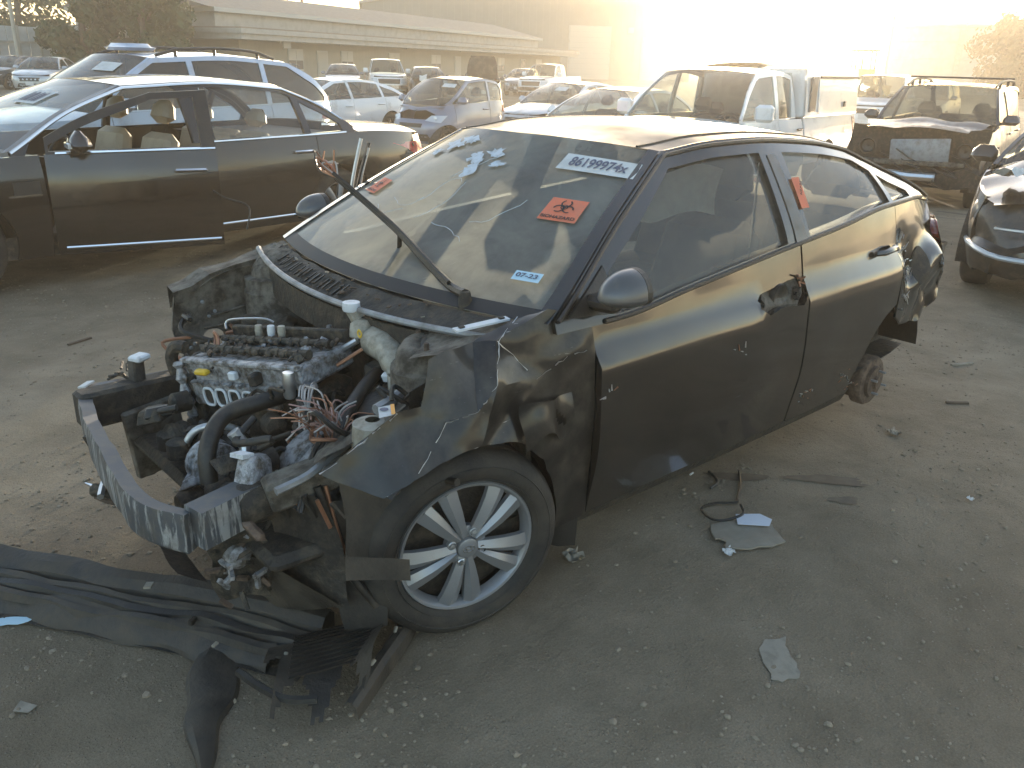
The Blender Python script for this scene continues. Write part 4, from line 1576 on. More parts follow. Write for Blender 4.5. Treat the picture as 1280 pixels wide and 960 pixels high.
    place_ref(t, ref or (-4.74, .9), px, d, heading, -.05 if ref else -.12)
    return t


pickup('parked_pickup', 'white crew-cab pickup with a white box canopy over its bed', 'white_paint', 1078, 15.6, R(9))

# off-roader with crushed nose on the right
js = suv(4.6, 1.86, 1.68, 2.65, .80, .37, .98, 1.10, 1.14, (-.42, -1.05), (.30, .10))
t = std_car('wrecked_suv', 'dark suv with crushed nose, buckled hood and roof rack', 'car', js, 'dark_paint', res=.08, skip={'front', 'hood'}, rack=True, seams=[-.52, -1.52, -2.5], glassm='dusty_side_glass')


def crush(p, a=.06, s=3., seed=1):
    q = Vector(p)
    return q + Vector((hnoise(q, s, seed), hnoise(q, s, seed + 1), hnoise(q, s, seed + 2))) * a


us = lin(-1, 1, 17)
m = MB()
m.grid(lambda x, u: crush((x, u * js.S(min(x, .55), 1.0) * .98, 1.10 + .045 * (1 - u * u) - .05 * max(0, x - .1) + .05 * math.exp(-((x - .2) / .12)**2)), .035, 4, 2), lin(-.30, .72, 14), us)
m.build('hood', 'wreck_paint_matt', t)
m = MB()
m.grid(lambda u, z: crush((.62 - .20 * (1 - u * u) * (z > .6) + .1 * (z < .6), u * .86, z), .06, 5, 3), lin(-1, 1, 23), lin(.34, 1.06, 12))
m.build('crushed_nose', 'dirty_black', t)
b = MB().box((.66, .05, .78), (.05, .75, .34), (.05, .15, .1), bev=.01)
b.v = [tuple(crush(p, .03, 6, 2)) for p in b.v]
b.build('radiator', 'steel_grey', t)
for s2 in (-1, 1): MB().lathe([(.02, -.03), (.08, -.02), (.10, .03), (.11, .02)], (.70, s2 * .62, .82), 'x', 18).build('lamp_pod', 'black_plastic', t)
b = MB().box((.68, 0, .62), (.06, 1.3, .07), (0, .1, .06), bev=.01)
b.v = [tuple(crush(p, .03, 5, 3)) for p in b.v]
b.build('crossmember', 'primer_grey', t)
m = MB()
m.tube([crush((.80 - .25 * u * u, u * .84, .46), .03, 4, 4) for u in lin(-1, .35, 12)], [.055] * 12, 8)
m.build('bent_bumper_bar', 'satin_metal', t)
for k in range(9):
    y0 = rng.uniform(-.7, .7)
    z0 = rng.uniform(.5, .9)
    MB().tube([crush((.66 + .04 * j, y0 + .12 * j, z0 - .06 * j), .05, 6, k) for j in range(4)], .012, 5).build('loose_strip', 'black_plastic', t)
m = MB()
for k in range(5):
    x = -1.3 - k * .45
    m.tube([(x, -.62, 1.74), (x, .62, 1.74)], .014, 6)
m.build('rack_bar', 'black_plastic', t)
place_ref(t, (.6, .0), 1163, 13.2, R(13), -.02)

# dark car with broken front at the right edge
ks = sedan(4.6, 1.80, 1.46, 2.7, .90, .32, .72, .93, 1.0, 1.03)
t = std_car('wrecked_sedan', 'dark car with broken front end and chrome bumper strip at the yard edge', 'car', ks, 'black_paint', res=.07, skip={'front', 'hood', ('wheel', True, 9)}, glassm='clear_glass')
m = MB()
m.grid(lambda v, u: crush(((lambda x: (x, u * ks.yb(min(x, .70)), ks.belt(x) + .07 * (1 - abs(u)**3)))(.80 - 1.1 * v)), .045, 4.5, 5), lin(0, 1, 14), us)
m.build('hood', 'black_paint', t)
m = MB()
m.grid(lambda u, z: crush((ks.F(u * .80, z) - .10 * (z > .45) - .03, u * .82, z), .05, 6, 6), lin(-1, 1, 25), lin(.24, .78, 12))
m.build('front_bumper', 'wreck_paint_matt', t)
MB().tube([crush((ks.F(u * .84, .42) + .03, u * .84, .43 - .05 * (1 - u * u)), .012, 4, 7) for u in lin(-1, 1, 20)], .022, 8).build('bumper_strip', 'silver_paint', t)
MB().tube([crush((ks.F(u * .84, .55) + .02, u * .8, .60), .012, 4, 9) for u in lin(-.7, 1, 16)], .012, 6).build('grille_bar', 'satin_metal', t)
V = [crush((.40 + .20 * a, -.52 + .22 * b, .97 + .03 * math.sin(a * 9 + b * 7)), .03, 14, 3) for a in lin(-.5, .5, 5) for b in lin(-.7, .7, 7)]
mesh_obj('paper_sheet', V, [(i * 7 + j, i * 7 + j + 1, i * 7 + j + 8, i * 7 + j + 7) for i in range(4) for j in range(6)], 'paper_white', t, False)
c_, s_ = math.cos(R(11)), math.sin(R(11))
rx, ry = .72, -.78
t.location = (-5.65 - (rx * c_ - ry * s_), -.05 - (rx * s_ + ry * c_), 0)
t.rotation_euler = (0, 0, R(11))

# far rows
fs = sedan(4.7, 1.80, 1.45, 2.7)
far = [('parked_sedan', 'silver sedan parked nose out in front of the tin fence', 'silver_paint', fs, 55, 43, R(58)),
       ('parked_sedan', 'dark sedan on the far side of the silver one by the tin fence', 'dark_paint', fs, 12, 47, R(40)),
       ('parked_sedan', 'dark sedan parked under the tree next to the silver car', 'dark_paint', fs, 118, 45, R(60)),
       ('parked_sedan', 'grey sedan in front of the long low building near the tree', 'grey_paint', fs, 428, 46, R(58)),
       ('parked_sedan', 'dark grey sedan in front of the far end of the low building', 'grey_paint', fs, 655, 52, R(38)),
       ('parked_sedan', 'blue-grey sedan parked behind the big tree by the building', 'grey_blue_paint', fs, 152, 50, R(60))]
for nm, lab, b_, sh_, px, d, hd in far:
    t = std_car(nm, lab, 'car', sh_, b_, res=.16, group='cars parked in front of the low building')
    place_ref(t, (-1.35, 0), px, d, hd)
pickup('parked_pickup', 'white pickup parked nose out before the long low building', 'white_paint', 482, 46, R(60), False, .16, ref=(-1.5, 0))
pickup('parked_pickup', 'white pickup parked side on before the far end of the low building', 'white_paint', 684, 50, R(25), False, .16, ref=(-1.5, 0))
for nm, lab, b_, sh_, px, d, hd in (('parked_van', 'white boxy van beyond the canopy pickup', 'white_paint', suv(4.9, 1.95, 1.86, 2.9, .8, .35, .95, 1.15, 1.15, (-.2, -.8), (.2, .08)), 1108, 30, R(14)),
                                    ('parked_suv', 'pale silver suv beyond the crushed off-roader', 'silver_paint', suv(), 1163, 33, R(14))):
    t = std_car(nm, lab, 'car', sh_, b_, res=.14)
    place_ref(t, (-1.35, 0), px, d, hd)

# burnt-out dark car with raised front, far middle
t = std_car('wrecked_sedan', 'stripped dark wreck with white scraps on its nose before the low building', 'car', fs, 'dark_paint', res=.16, skip={'front', 'hood'})
m = MB()
m.grid(lambda u, z: crush((.55 - .1 * (1 - u * u), u * .80, z), .12, 4, 11), lin(-1, 1, 15), lin(.3, .95, 8))
m.build('crushed_nose', 'engine_dark', t)
MB().grid(lambda a, b: crush((.72, -.5 + a, .78 + b), .06, 7, 4), lin(0, .35, 4), lin(0, .3, 4)).build('torn_scrap', 'white_plastic', t)
MB().grid(lambda a, b: crush((.70, .55 + a, .72 + b), .06, 7, 5), lin(0, .25, 4), lin(0, .25, 4)).build('torn_scrap', 'white_plastic', t)
place_ref(t, (-1.2, 0), 534, 44, R(58))
t = std_car('parked_sedan', 'dark car with its hood standing open before the low building', 'car', fs, 'dark_paint', res=.16, skip={'hood'})
MB().grid(lambda v, u: (-.35 + .25 * v, u * .72 * (1 - .25 * v**3), .96 + 1.0 * v), lin(0, 1, 8), lin(-1, 1, 9)).build('open_hood', 'dark_paint', t)
place_ref(t, (-.3, 0), 603, 42, R(52))

# wheel loader far right
x, y = at(1075, 62)
wl_ = empty('wheel_loader', (x, y, 0), R(40))
tag(wl_, 'yellow wheel loader silhouetted beside the low sun', 'loader')
MB().box((-1.2, 0, 1.35), (2.6, 1.5, .9), None, (.9, .9), bev=.15).build('engine_hood', 'loader_yellow', wl_)
MB().box((1.2, 0, 1.0), (1.6, 1.1, .6), bev=.1).build('front_frame', 'loader_yellow', wl_)
m = MB()
for sx in (-.1, 1.0):
    for sy in (-.6, .6): m.tube([(sx, sy, 1.6), (sx + .05, sy * .92, 3.0)], .06, 6)
m.box((.45, 0, 3.05), (1.5, 1.5, .12), bev=.04)
m.build('cab_frame', 'dirty_black', wl_)
MB().box((.45, 0, 1.75), (1.3, 1.3, .4), bev=.05).build('cab_base', 'loader_yellow', wl_)
m = MB()
for sy in (-.5, .5): m.tube([(1.0, sy, 1.7), (2.2, sy, 1.2), (3.0, sy, .6)], .13, 6)
m.build('lift_arm', 'loader_yellow', wl_)
MB().grid(lambda u, y: (3.2 + .45 * math.cos(u), y, .55 + .5 * math.sin(u)), lin(1.9, 5.0, 8), [-1.3, 1.3]).build('bucket', 'loader_yellow', wl_)
MB().tube([(-1.6, .4, 1.8), (-1.6, .4, 2.7)], .07, 8).build('exhaust', 'dirty_black', wl_)
for ax in (-1.3, 1.5):
    for sg in (1, -1): wheel(wl_, (ax, sg * .95, .70), .70, sg, ('spokes', 6), .38, .45, 'loader_yellow')

# ------------------------------------------------------------------ the wreck
wk = Shape(.72, -3.50, .862, [(.15, .1), (.4, 0), (.7, .0), (1.0, .12)], [(.2, .12), (.5, .02), (.75, .0), (1.0, .10), (1.15, .22)],
           [(.72, .72), (.35, .85), (.0, .905), (-.35, .915), (-.6, .915), (-1.0, .955), (-1.5, 1.005), (-2.0, 1.05), (-2.45, 1.095), (-2.8, 1.10), (-3.1, 1.06), (-3.5, .97)],
           [(-.33, .945), (-.72, 1.185), (-1.08, 1.375)], [(-3.12, 1.075), (-2.75, 1.225), (-2.36, 1.345)],
           [(-3.2, 1.24), (-2.75, 1.27), (-2.36, 1.345), (-2.0, 1.39), (-1.6, 1.41), (-1.35, 1.405), (-1.08, 1.378), (-.33, 1.34)],
           [(-3.2, .50), (-2.4, .54), (-1.6, .575), (-1.08, .55), (-.33, .57)], None, [(-3.5, .98), (-3.3, 1.05), (-3.05, 1.09)],
           5., 4.6, .035, .15, .13, 2.58, .31, .275, .27)
wr = empty('wrecked_sedan', (0, 0, 0))
tag(wr, 'black wrecked sedan stripped to its engine bay with one front wheel left', 'car')
PB = 'wreck_paint'


def lo_edge(x): return .795 - .012 * (x + .5)
def up_edge(x): return .848 - .030 * (x + .5)


def dent(x, z):
    """Inward dents in the left side sheet metal (metres)."""
    d = 0.
    for cx, cz, r, a in ((-.75, .52, .22, .010), (-1.35, .60, .28, -.006), (-2.10, .55, .30, .012), (-1.55, .45, .2, .008), (-2.72, .78, .13, .035), (-2.60, .93, .06, .02), (-2.95, .70, .15, .02)):
        q = ((x - cx)**2 + (z - cz)**2) / (r * r)
        if q < 4: d += a * math.exp(-q * 1.6)
    return d + .0022 * hnoise((x * 6, z * 9, 0), 1.)


def SL(x, z, off=0.):
    """Left side skin with the two feature lines."""
    t = sstep(lo_edge(x), up_edge(x), z)
    y = wk.S(x, z) + .012 - .030 * t + .010 * sstep(.30, .42, z) * (1 - sstep(.42, .6, z)) * 0
    fade = sstep(-3.3, -2.8, x)
    return y - dent(x, z) * 1.0 - .0 * fade + off


def left(x, z, off=0.): return (x, SL(x, z, off), z)
def right(x, z): return (x, -wk.S(x, z), z)


g = .004
LIP = (0, -.035, 0)
hole = [(-1.40, .875), (-1.37, .83), (-1.42, .80), (-1.50, .815), (-1.58, .81), (-1.66, .80), (-1.70 + g, .83), (-1.70 + g, .90), (-1.60, .90), (-1.52, .89)]
fd = panel('front_door', band(wk, -1.70 + g, -.505, lambda x: .285, wk.belt, 30), left, PB, wr, [hole], .045, LIP)
# torn handle pocket
mesh_obj('handle_pocket', [left(x, z, -.022 - .012 * rng.random()) for x in lin(-1.70, -1.36, 10) for z in lin(.79, .91, 5)], [(i * 5 + j, i * 5 + j + 1, i * 5 + j + 6, i * 5 + j + 5) for i in range(9) for j in range(4)], 'primer_grey', fd, False)
MB().lathe([(0, -.012), (.036, -.008), (.046, .002), (.05, -.02)], left(-1.535, .848, -.012), 'y', 18).build('handle_cup', 'wreck_paint_matt', fd)
for cx, cz, s in ((-1.40, .845, .028), (-1.66, .855, .03), (-1.63, .835, .02)):
    m = MB()
    for k in range(4):
        m.box((cx + rng.uniform(-.015, .015), SL(cx, cz) - .012, cz + rng.uniform(-.012, .012)), (s, .018, s * .8), (rng.random(), rng.random(), rng.random()))
    m.build('torn_bracket', 'dirty_black', fd, False)
m = MB()
for k in range(7):
    c = Vector(left(-1.665 + rng.uniform(-.02, .02), .895 + rng.uniform(-.012, .012), .003))
    m.tube([c, c + Vector((rng.uniform(-.025, .025), .012, rng.uniform(-.02, .02)))], .004, 4)
m.build('broken_edge', 'copper_wire', fd)

rd_arch = circ(-2.60, .30, .375)
rdr = panel('rear_door', [(x, .285) for x in lin(-2.33, -1.708, 10)] + [(x, wk.belt(x)) for x in lin(-1.708, -2.535, 14)] + [(-2.535, .80), (-2.50, .62)], left, PB, wr, [rd_arch], .045, LIP)
m = MB()
m.tube([left(-2.30, .915, .012), left(-2.33, .918, .035), left(-2.45, .925, .035), left(-2.48, .925, .012)], [.012, .014, .014, .010], 8)
m.build('handle', PB, rdr)


torn = [(-2.535 - g, wk.belt(-2.535))] + [(x, wk.belt(x)) for x in lin(-2.6, -3.20, 12)] + [(-3.20, .93), (-3.17, .86), (-3.22, .80), (-3.25, .70), (-3.22, .62), (-3.17, .565), (-3.12, .53), (-3.06, .545), (-3.0, .505), (-2.93, .52), (-2.86, .51), (-2.78, .535), (-2.70, .53), (-2.60, .555), (-2.52, .60), (-2.535 - g, .80)]


def crumple(p):
    k = sstep(-2.55, -2.72, p.x) * (1 - sstep(.80, .98, p.z))
    return p + Vector((.02 * hnoise(p, 9, 1), .045 * hnoise(p, 8, 2) + .02 * hnoise(p, 19, 5), .015 * hnoise(p, 10, 3))) * k


qp = panel('quarter_panel', torn, lambda x, z: left(x, z), PB, wr, (), .032, (0, -.012, 0), 30, crumple)
fuel = [(-2.80 + .048 * math.cos(a), .80 + .085 * math.sin(a)) for a in lin(0, 6.283, 25)[:-1]]
panel('fuel_opening', fuel, lambda x, z: crumple(Vector(left(x, z, .006))), 'dirty_black', qp, (), .02, (0, -.01, 0))
for k in range(26):
    m = MB()
    c = Vector(left(-2.56 - .08 * rng.random(), .62 + .34 * rng.random(), .004))
    v = Vector((rng.uniform(-.02, .02), .008, rng.uniform(-.05, .05)))
    m.tube([c, c + v], [.0035, .001], 4)
    m.build('paint_flake', 'satin_metal', qp)
# tail light and trunk edge
TL = [(-3.10, .905), (-3.16, .86), (-3.27, .845), (-3.40, .90), (-3.42, .955), (-3.30, .965), (-3.17, .955)]
panel('tail_light', TL, lambda x, z: (x, wk.S(max(x, -3.36), z) + .012, z), 'taillight_red', wr, (), .04, (0, -.05, 0))
panel('tail_light', [(x, z) for x, z in TL], lambda x, z: (x, -wk.S(max(x, -3.36), z) - .005, z), 'taillight_red', wr, (), .05, (0, .05, 0))
us = lin(-1, 1, 15)
xe = wk.xr + wk.setr(.98) + .02


def dk(v, u):
    xb = wk.C0[0] - wk.bwr * (1 - u * u) - .01
    x = xe + (xb - xe) * v * v
    z0 = wk.belt(x)
    return (x, u * (wk.yb(x) + .006), z0 + max(0, wk.deck(x) - z0) * (1 - abs(u)**3.2))


MB().grid(dk, lin(.03, 1, 12), us).build('trunk_lid', PB, wr)
MB().grid(lambda u, z: (wk.Bk(u * .74, z), u * .76, z), lin(-1, 1, 15), lin(.58, .975, 7)).build('rear_panel', PB, wr)
# torn plastic hanging from the rear corner
V = [crumple(Vector((-3.22 - .16 * a, .74 - .10 * a - .05 * b, .82 - .30 * b))) + Vector((.03 * hnoise((a * 4, b * 5, 0), 1., 3), .03 * hnoise((a * 5, b * 4, 1), 1., 4), 0)) for a in lin(0, 1, 8) for b in lin(0, 1, 8)]
mesh_obj('torn_bumper_corner', V, [(i * 8 + j, i * 8 + j + 1, i * 8 + j + 9, i * 8 + j + 8) for i in range(7) for j in range(7)], 'wreck_paint_matt', wr, True, 30)

# rocker
panel('rocker_panel', band(wk, -2.30, -.49, lambda x: .215, lambda x: .281), lambda x, z: (x, wk.S(x, z) - .01 - .25 * (.281 - z), z), 'dirty_black', wr, (), .05, (0, -.05, 0))

# right side, whole doors
for nm, x0, x1 in (('front_door', -1.70 + g, -.505), ('rear_door', -2.535, -1.708), ('quarter_panel', -3.2, -2.54)):
    panel(nm, band(wk, x0, x1, lambda x: .285 if x > -2.5 else .40, wk.belt), right, PB, wr, [circ(-2.58, .31, .36)], .09, (0, .035, 0))

# cabin sides
for sg in (1, -1):
    xg = lin(wk.C0[0] + .01, wk.A0[0] - .02, 50)
    GL = lambda x, z, sg=sg: (x, sg * (wk.G(x, z) + .004), z)
    out_ = [(x, wk.belt(x) + .001) for x in xg] + [(x, max(wk.top(x), wk.belt(x) + .004)) for x in reversed(xg)]
    w1 = window_poly(wk, -1.60, -.60, .02, .055, .075, .09)
    w2 = window_poly(wk, -2.48, -1.76, .02, .055, .07, .085)
    w3 = window_poly(wk, -2.92, -2.52, .02, .055, .07, .085)
    fr = panel('window_frame', out_, GL, PB if sg > 0 else PB, wr, [w1, w2, w3], .045, (0, -sg * .045, 0))
    for i, p in enumerate((w1, w2, w3)):
        panel('side_window', p, lambda x, z, sg=sg: (x, sg * (wk.G(x, z) - .014), z), 'dusty_side_glass', wr, (), .10)
    # pillar covers and rubber lines
    m = MB()
    m.tube([(x, sg * (wk.G(x, wk.belt(x) + .01) + .006), wk.belt(x) + .008) for x in lin(-2.9, -.55, 40)], .009, 6)
    m.build('window_seal', 'black_plastic', wr)
    m = MB()
    m.tube([(x, sg * (wk.G(x, z) + .010), z) for x, z in [(x, max(wk.top(x) - .012, wk.belt(x))) for x in lin(-3.05, -.36, 60)]], .007, 5)
    m.build('roof_gutter', 'black_plastic', wr)
panel('pillar_cover', [(-1.735, 1.035), (-1.655, 1.03), (-1.645, 1.345), (-1.70, 1.345)], lambda x, z: (x, wk.G(x, z) + .008, z), 'wreck_paint_matt', wr, (), .05, (0, -.01, 0))

# roof
MB().grid(lambda v, u: wk.roof(wk.C1[0] - wk.bwr * (1 - u * u) * .98 + (wk.A1[0] + wk.bw * (1 - u * u) * .98 - wk.C1[0] + wk.bwr * (1 - u * u) * .98) * v, u), lin(0, 1, 24), lin(-1, 1, 25)).build('roof', 'dusty_roof', wr)
for sg in (1, -1):
    MB().tube([(lambda q: (q[0], q[1], q[2] + .001))(wk.roof(x, sg * .86)) for x in lin(-2.4, -1.05, 20)], .005, 5).build('roof_ditch_strip', 'black_plastic', wr)

# windshield with its stickers
za = lin(wk.A0[1] + .0, wk.A1[1], 14)
wsd = MB().grid(lambda z, u: wk.wind(u * .955, z, -.004), za, lin(-1, 1, 25)).build('windshield', 'dusty_windshield', wr)
m = MB()
for s_ in (-1, 1):
    MB().grid(lambda z, u: wk.wind(s_ * (.94 + .06 * u), z, .004), za, [0, .5, 1]).build('a_pillar', PB, wr)
MB().grid(lambda z, u: wk.wind(u * .95, z, .001), lin(wk.A0[1], wk.A0[1] + .028, 3), lin(-1, 1, 25)).build('lower_frit', 'dark_trim', wsd)


def decal(u0, z0, w, h, rot=0., off=.004):
    """Maps a flat label (a, b in metres) on to the windshield at (u0, z0)."""
    c, s = math.cos(rot), math.sin(rot)
    return lambda a, b: wk.wind(u0 + (a * c - b * s) / .62, z0 + (a * s + b * c) * .50, off)


def sticker(u0, z0, w, h, m_, rot=0., name='sticker'):
    L = decal(u0, z0, w, h, rot)
    return MB().grid(L, lin(-w / 2, w / 2, 5), lin(-h / 2, h / 2, 4)).build(name, m_, wsd)


lot = sticker(.745, 1.312, .275, .08, 'paper_white', 0, 'lot_sticker')
_lm = decal(.745, 1.312, 1, 1, 0, .007)
text_mesh('lot_number', '86199974x', .062, lambda a, b: _lm(a * .74, b), 'sticker_ink', wsd, True)


def biohazard(u0, z0, s=1., rot=0.):
    sticker(u0, z0, .125 * s, .115 * s, 'sticker_orange', rot, 'biohazard_sticker')
    L = decal(u0, z0, 1, 1, rot, .007)
    V, F = [], []
    for k in range(3):
        a0 = math.pi / 2 + k * 2.0944
        cx, cy_ = .019 * s * math.cos(a0), .012 * s + .019 * s * math.sin(a0)
        n = 14
        b = len(V)
        for i in range(n + 1):
            a = a0 + .55 + (2 * math.pi - 1.1) * i / n
            for r_ in (.0135 * s, .0185 * s):
                V.append(L(cx + r_ * math.cos(a), cy_ + r_ * math.sin(a)))
        F += [(b + 2 * i, b + 2 * i + 1, b + 2 * i + 3, b + 2 * i + 2) for i in range(n)]
    b = len(V)
    n = 16
    for i in range(n):
        a = 2 * math.pi * i / n
        for r_ in (.009 * s, .0125 * s): V.append(L(r_ * math.cos(a), .012 * s + r_ * math.sin(a)))
    F += [(b + 2 * i, b + 2 * i + 1, b + (2 * i + 3) % (2 * n), b + (2 * i + 2) % (2 * n)) for i in range(n)]
    mesh_obj('biohazard_sign', V, F, 'sticker_black', wsd, False)
    text_mesh('biohazard_word', 'BIOHAZARD', .020 * s, lambda a, b: L(a, b - .042 * s), 'sticker_black', wsd, True)


biohazard(.75, 1.195, .95, 0)
biohazard(-.72, 1.165, .8, .0)
sticker(.80, 1.035, .075, .042, 'paper_blue', 0, 'registration_sticker')
text_mesh('registration_date', '07-23', .026, decal(.80, 1.035, 1, 1, 0, .007), 'sticker_ink', wsd, True)
# peeled film and glass flakes left on the screen
for k, (u0, z0, w_, h_) in enumerate(((-.52, 1.318, .17, .07), (-.40, 1.335, .15, .06), (-.62, 1.29, .10, .05), (-.10, 1.29, .12, .07), (.02, 1.31, .12, .06), (-.03, 1.26, .08, .10), (.12, 1.28, .09, .04))):
    rr = random.Random(40 + k)
    n = 22
    L = decal(u0, z0, 1, 1, rr.uniform(-.3, .3), .0035)
    ol = [(w_ * .5 * math.cos(2 * math.pi * i / n) * rr.uniform(.45, 1.15), h_ * .5 * math.sin(2 * math.pi * i / n) * rr.uniform(.35, 1.2)) for i in range(n)]
    panel('peeled_film', ol, L, 'film_grey', wsd, (), .02)
# crack lines
for k in range(7):
    rr = random.Random(70 + k)
    u, z = rr.uniform(-.45, .45), rr.uniform(1.02, 1.24)
    pts = []
    a = rr.uniform(0, 6.28)
    for i in range(9):
        pts.append(wk.wind(u, z, .003))
        a += rr.uniform(-.6, .6)
        u += .035 * math.cos(a)
        z += .016 * math.sin(a)
    MB().tube(pts, .0013, 4).build('crack', 'film_grey', wsd)
zc = lin(wk.C0[1], wk.C1[1], 9)
MB().grid(lambda z, u: wk.rear(u * .93, z, -.006), zc, us).build('rear_window', 'clear_glass', wr)
for s_ in (-1, 1): MB().grid(lambda z, u: wk.rear(s_ * (.92 + .08 * u), z), zc, [0, 1]).build('c_pillar', PB, wr)

# interior
cabin(wk, wr, 'grey_fabric', rows=2)
m = MB()
m.grid(lambda x, z: (x, .50 - .02 * math.sin(x * 14) - .03 * math.sin(z * 12), z + .015 * math.sin(x * 17)), lin(-1.55, -.85, 20), lin(1.12, 1.30, 8))
m.build('curtain_airbag', 'airbag_cloth', wr)
m = MB()
m.grid(lambda a, b: (-.86 - .10 * math.cos(a * 2) + .05 * b, .36 + .10 * a + .03 * math.sin(b * 7), 1.02 - .22 * b + .02 * math.sin(a * 8)), lin(-1, 1, 12), lin(0, 1, 8))
m.build('driver_airbag', 'airbag_cloth', wr)
# strips seen in the gap of the centre pillar
MB().grid(lambda a, z: (-1.615 + .03 * a, .62 + .01 * a, z), [0, 1], lin(.99, 1.32, 5)).build('belt_strap', 'airbag_cloth', wr)
o = MB().grid(lambda a, b: (-1.742 - .055 * a, wk.G(-1.76, 1.20 + b * .055) + .010, 1.205 + b * .055), [0, .5, 1], [-1, 0, 1]).build('biohazard_sticker', 'sticker_orange', wr)
tag(o, 'orange biohazard sticker beside the rear side window')
text_mesh('biohazard_word', 'BIOHAZARD', .019, lambda a, b: (-1.770 + b, wk.G(-1.76, 1.2) + .013 - .25 * a, 1.205 + a), 'sticker_black', wr, True)

# left door mirror: a cover like a quarter egg, flat towards the rear
def mirror_cover(mc, sg):
    def mshell(a, b):
        k = math.sin(b)
        return mc + Vector((.085 * math.cos(a) - .03 * (1 - math.cos(a)), sg * .070 * math.sin(a) * math.cos(b), (.080 if k > 0 else .030) * math.sin(a) * k))
    o = MB().grid(mshell, lin(0, math.pi * .5, 9), lin(0, 2 * math.pi, 25)).build('mirror', 'mirror_shell', wr)
    n = 24
    V = [mshell(math.pi / 2, 2 * math.pi * i / n) + Vector((-.002, 0, 0)) for i in range(n)]
    mesh_obj('mirror_rim', V + [v + Vector((-.02, 0, 0)) for v in V], [(i, (i + 1) % n, n + (i + 1) % n, n + i) for i in range(n)] + [tuple(range(n))], 'black_plastic', o, False)
    MB().box(mc + Vector((-.03, -sg * .10, -.045)), (.07, .12, .045), (0, 0, sg * .2), bev=.015).build('mirror_foot', 'black_plastic', o)
    return o


mirror_cover(Vector((-.50, .925, 1.03)), 1)
mirror_cover(Vector((-.55, -.93, 1.01)), -1)
panel('mirror_sail', [(-.40, .955), (-.62, .94), (-.60, 1.075)], lambda x, z: (x, wk.G(x, z) + .012, z), 'black_plastic', wr, (), .04, (0, -.02, 0))

# ---- crumpled left fender, one buckled sheet
K = {  # corner points of the folds
    'a': (-.26, .735, .965), 'b': (-.345, .775, .985), 'c': (-.498, .815, .935), 'd': (-.498, .835, .85), 'e': (-.500, .845, .60), 'e2': (-.498, .84, .42), 'e3': (-.498, .835, .285),
    'f': (-.155, .775, .925), 'g': (-.275, .812, .798), 'h': (-.40, .826, .85),
    'i': (-.10, .735, .925), 'j': (.07, .765, .915), 'k': (.115, .79, .80), 'l': (.06, .82, .752), 'm': (-.035, .835, .762), 'n': (-.10, .84, .825),
    'o': (.185, .775, .795), 'p': (.285, .765, .74), 'q': (.405, .755, .682), 'r': (.27, .835, .60), 's': (.19, .855, .636),
    't': (.10, .86, .66), 'u': (-.03, .865, .675), 'v': (-.17, .865, .645), 'w': (-.27, .86, .56), 'x': (-.325, .855, .45), 'y': (-.345, .85, .36), 'z': (-.36, .845, .285), 'h2': (-.34, .84, .70)}
FA = ['abf', 'bchf', 'chd', 'fhg', 'aif', 'ijlmnf', 'jkl', 'fng', 'kol', 'oprsl', 'pqr', 'lstm', 'mtu', 'nmug', 'guvh2', 'ghh2', 'hdh2', 'deh2', 'h2vw', 'h2we', 'ewx', 'exe2', 'xye2', 'ye3e2', 'yze3']
names = list(K)
import re as _re
vidx = {n: i for i, n in enumerate(names)}
import bmesh
bm = bmesh.new()
bv = [bm.verts.new(K[n]) for n in names]
for fs_ in FA:
    ks_ = _re.findall(r'[a-z]\d?', fs_)
    try:
        bm.faces.new([bv[vidx[k]] for k in ks_])
    except ValueError:
        pass
bmesh.ops.triangulate(bm, faces=bm.faces[:])
bmesh.ops.recalc_face_normals(bm, faces=bm.faces[:])
bmesh.ops.subdivide_edges(bm, edges=bm.edges[:], cuts=5, use_grid_fill=True, smooth=.0)
for v in bm.verts:
    v.co += Vector((.004 * hnoise(v.co, 23, 1), .008 * hnoise(v.co, 15, 2) + .003 * hnoise(v.co, 41, 6), .007 * hnoise(v.co, 19, 3) + .003 * hnoise(v.co, 47, 7)))
me = bpy.data.meshes.new('fender')
bm.to_mesh(me)
bm.free()
me.materials.append(MATS['scratched_paint'])
me.polygons.foreach_set('use_smooth', [True] * len(me.polygons))
me.set_sharp_from_angle(angle=R(24))
fe_ = bpy.data.objects.new('fender', me)
col.objects.link(fe_)
fe_.parent = wr
fe_['label'] = 'buckled left front fender torn above the wheel'
# bright bare-metal edges where the paint cracked off
for ks_ in (('f', 'g', 'h', 'd'), ('n', 'm', 'l'), ('q', 'p', 'o'), ('a', 'f', 'n'), ('l', 's')):
    pts = [Vector(K[k]) + Vector((0, .004, .002)) for k in ks_]
    d2 = []
    for a, b in zip(pts[:-1], pts[1:]):
        d2 += [a.lerp(b, i / 8) + Vector((rng.uniform(-1, 1), rng.uniform(0, 1), rng.uniform(-1, 1))) * .003 for i in range(8)]
    d2.append(pts[-1])
    i0 = 0
    while i0 < len(d2) - 2:
        i1 = min(len(d2), i0 + rng.choice((2, 3, 4)))
        seg = d2[i0:i1 + 1] if i1 < len(d2) else d2[i0:]
        if len(seg) > 1: MB().tube(seg, [.0004 + .0018 * rng.random()**2 for _ in seg], 4).build('bare_edge', 'satin_metal', fe_)
        i0 = i1 + rng.choice((0, 1, 2))
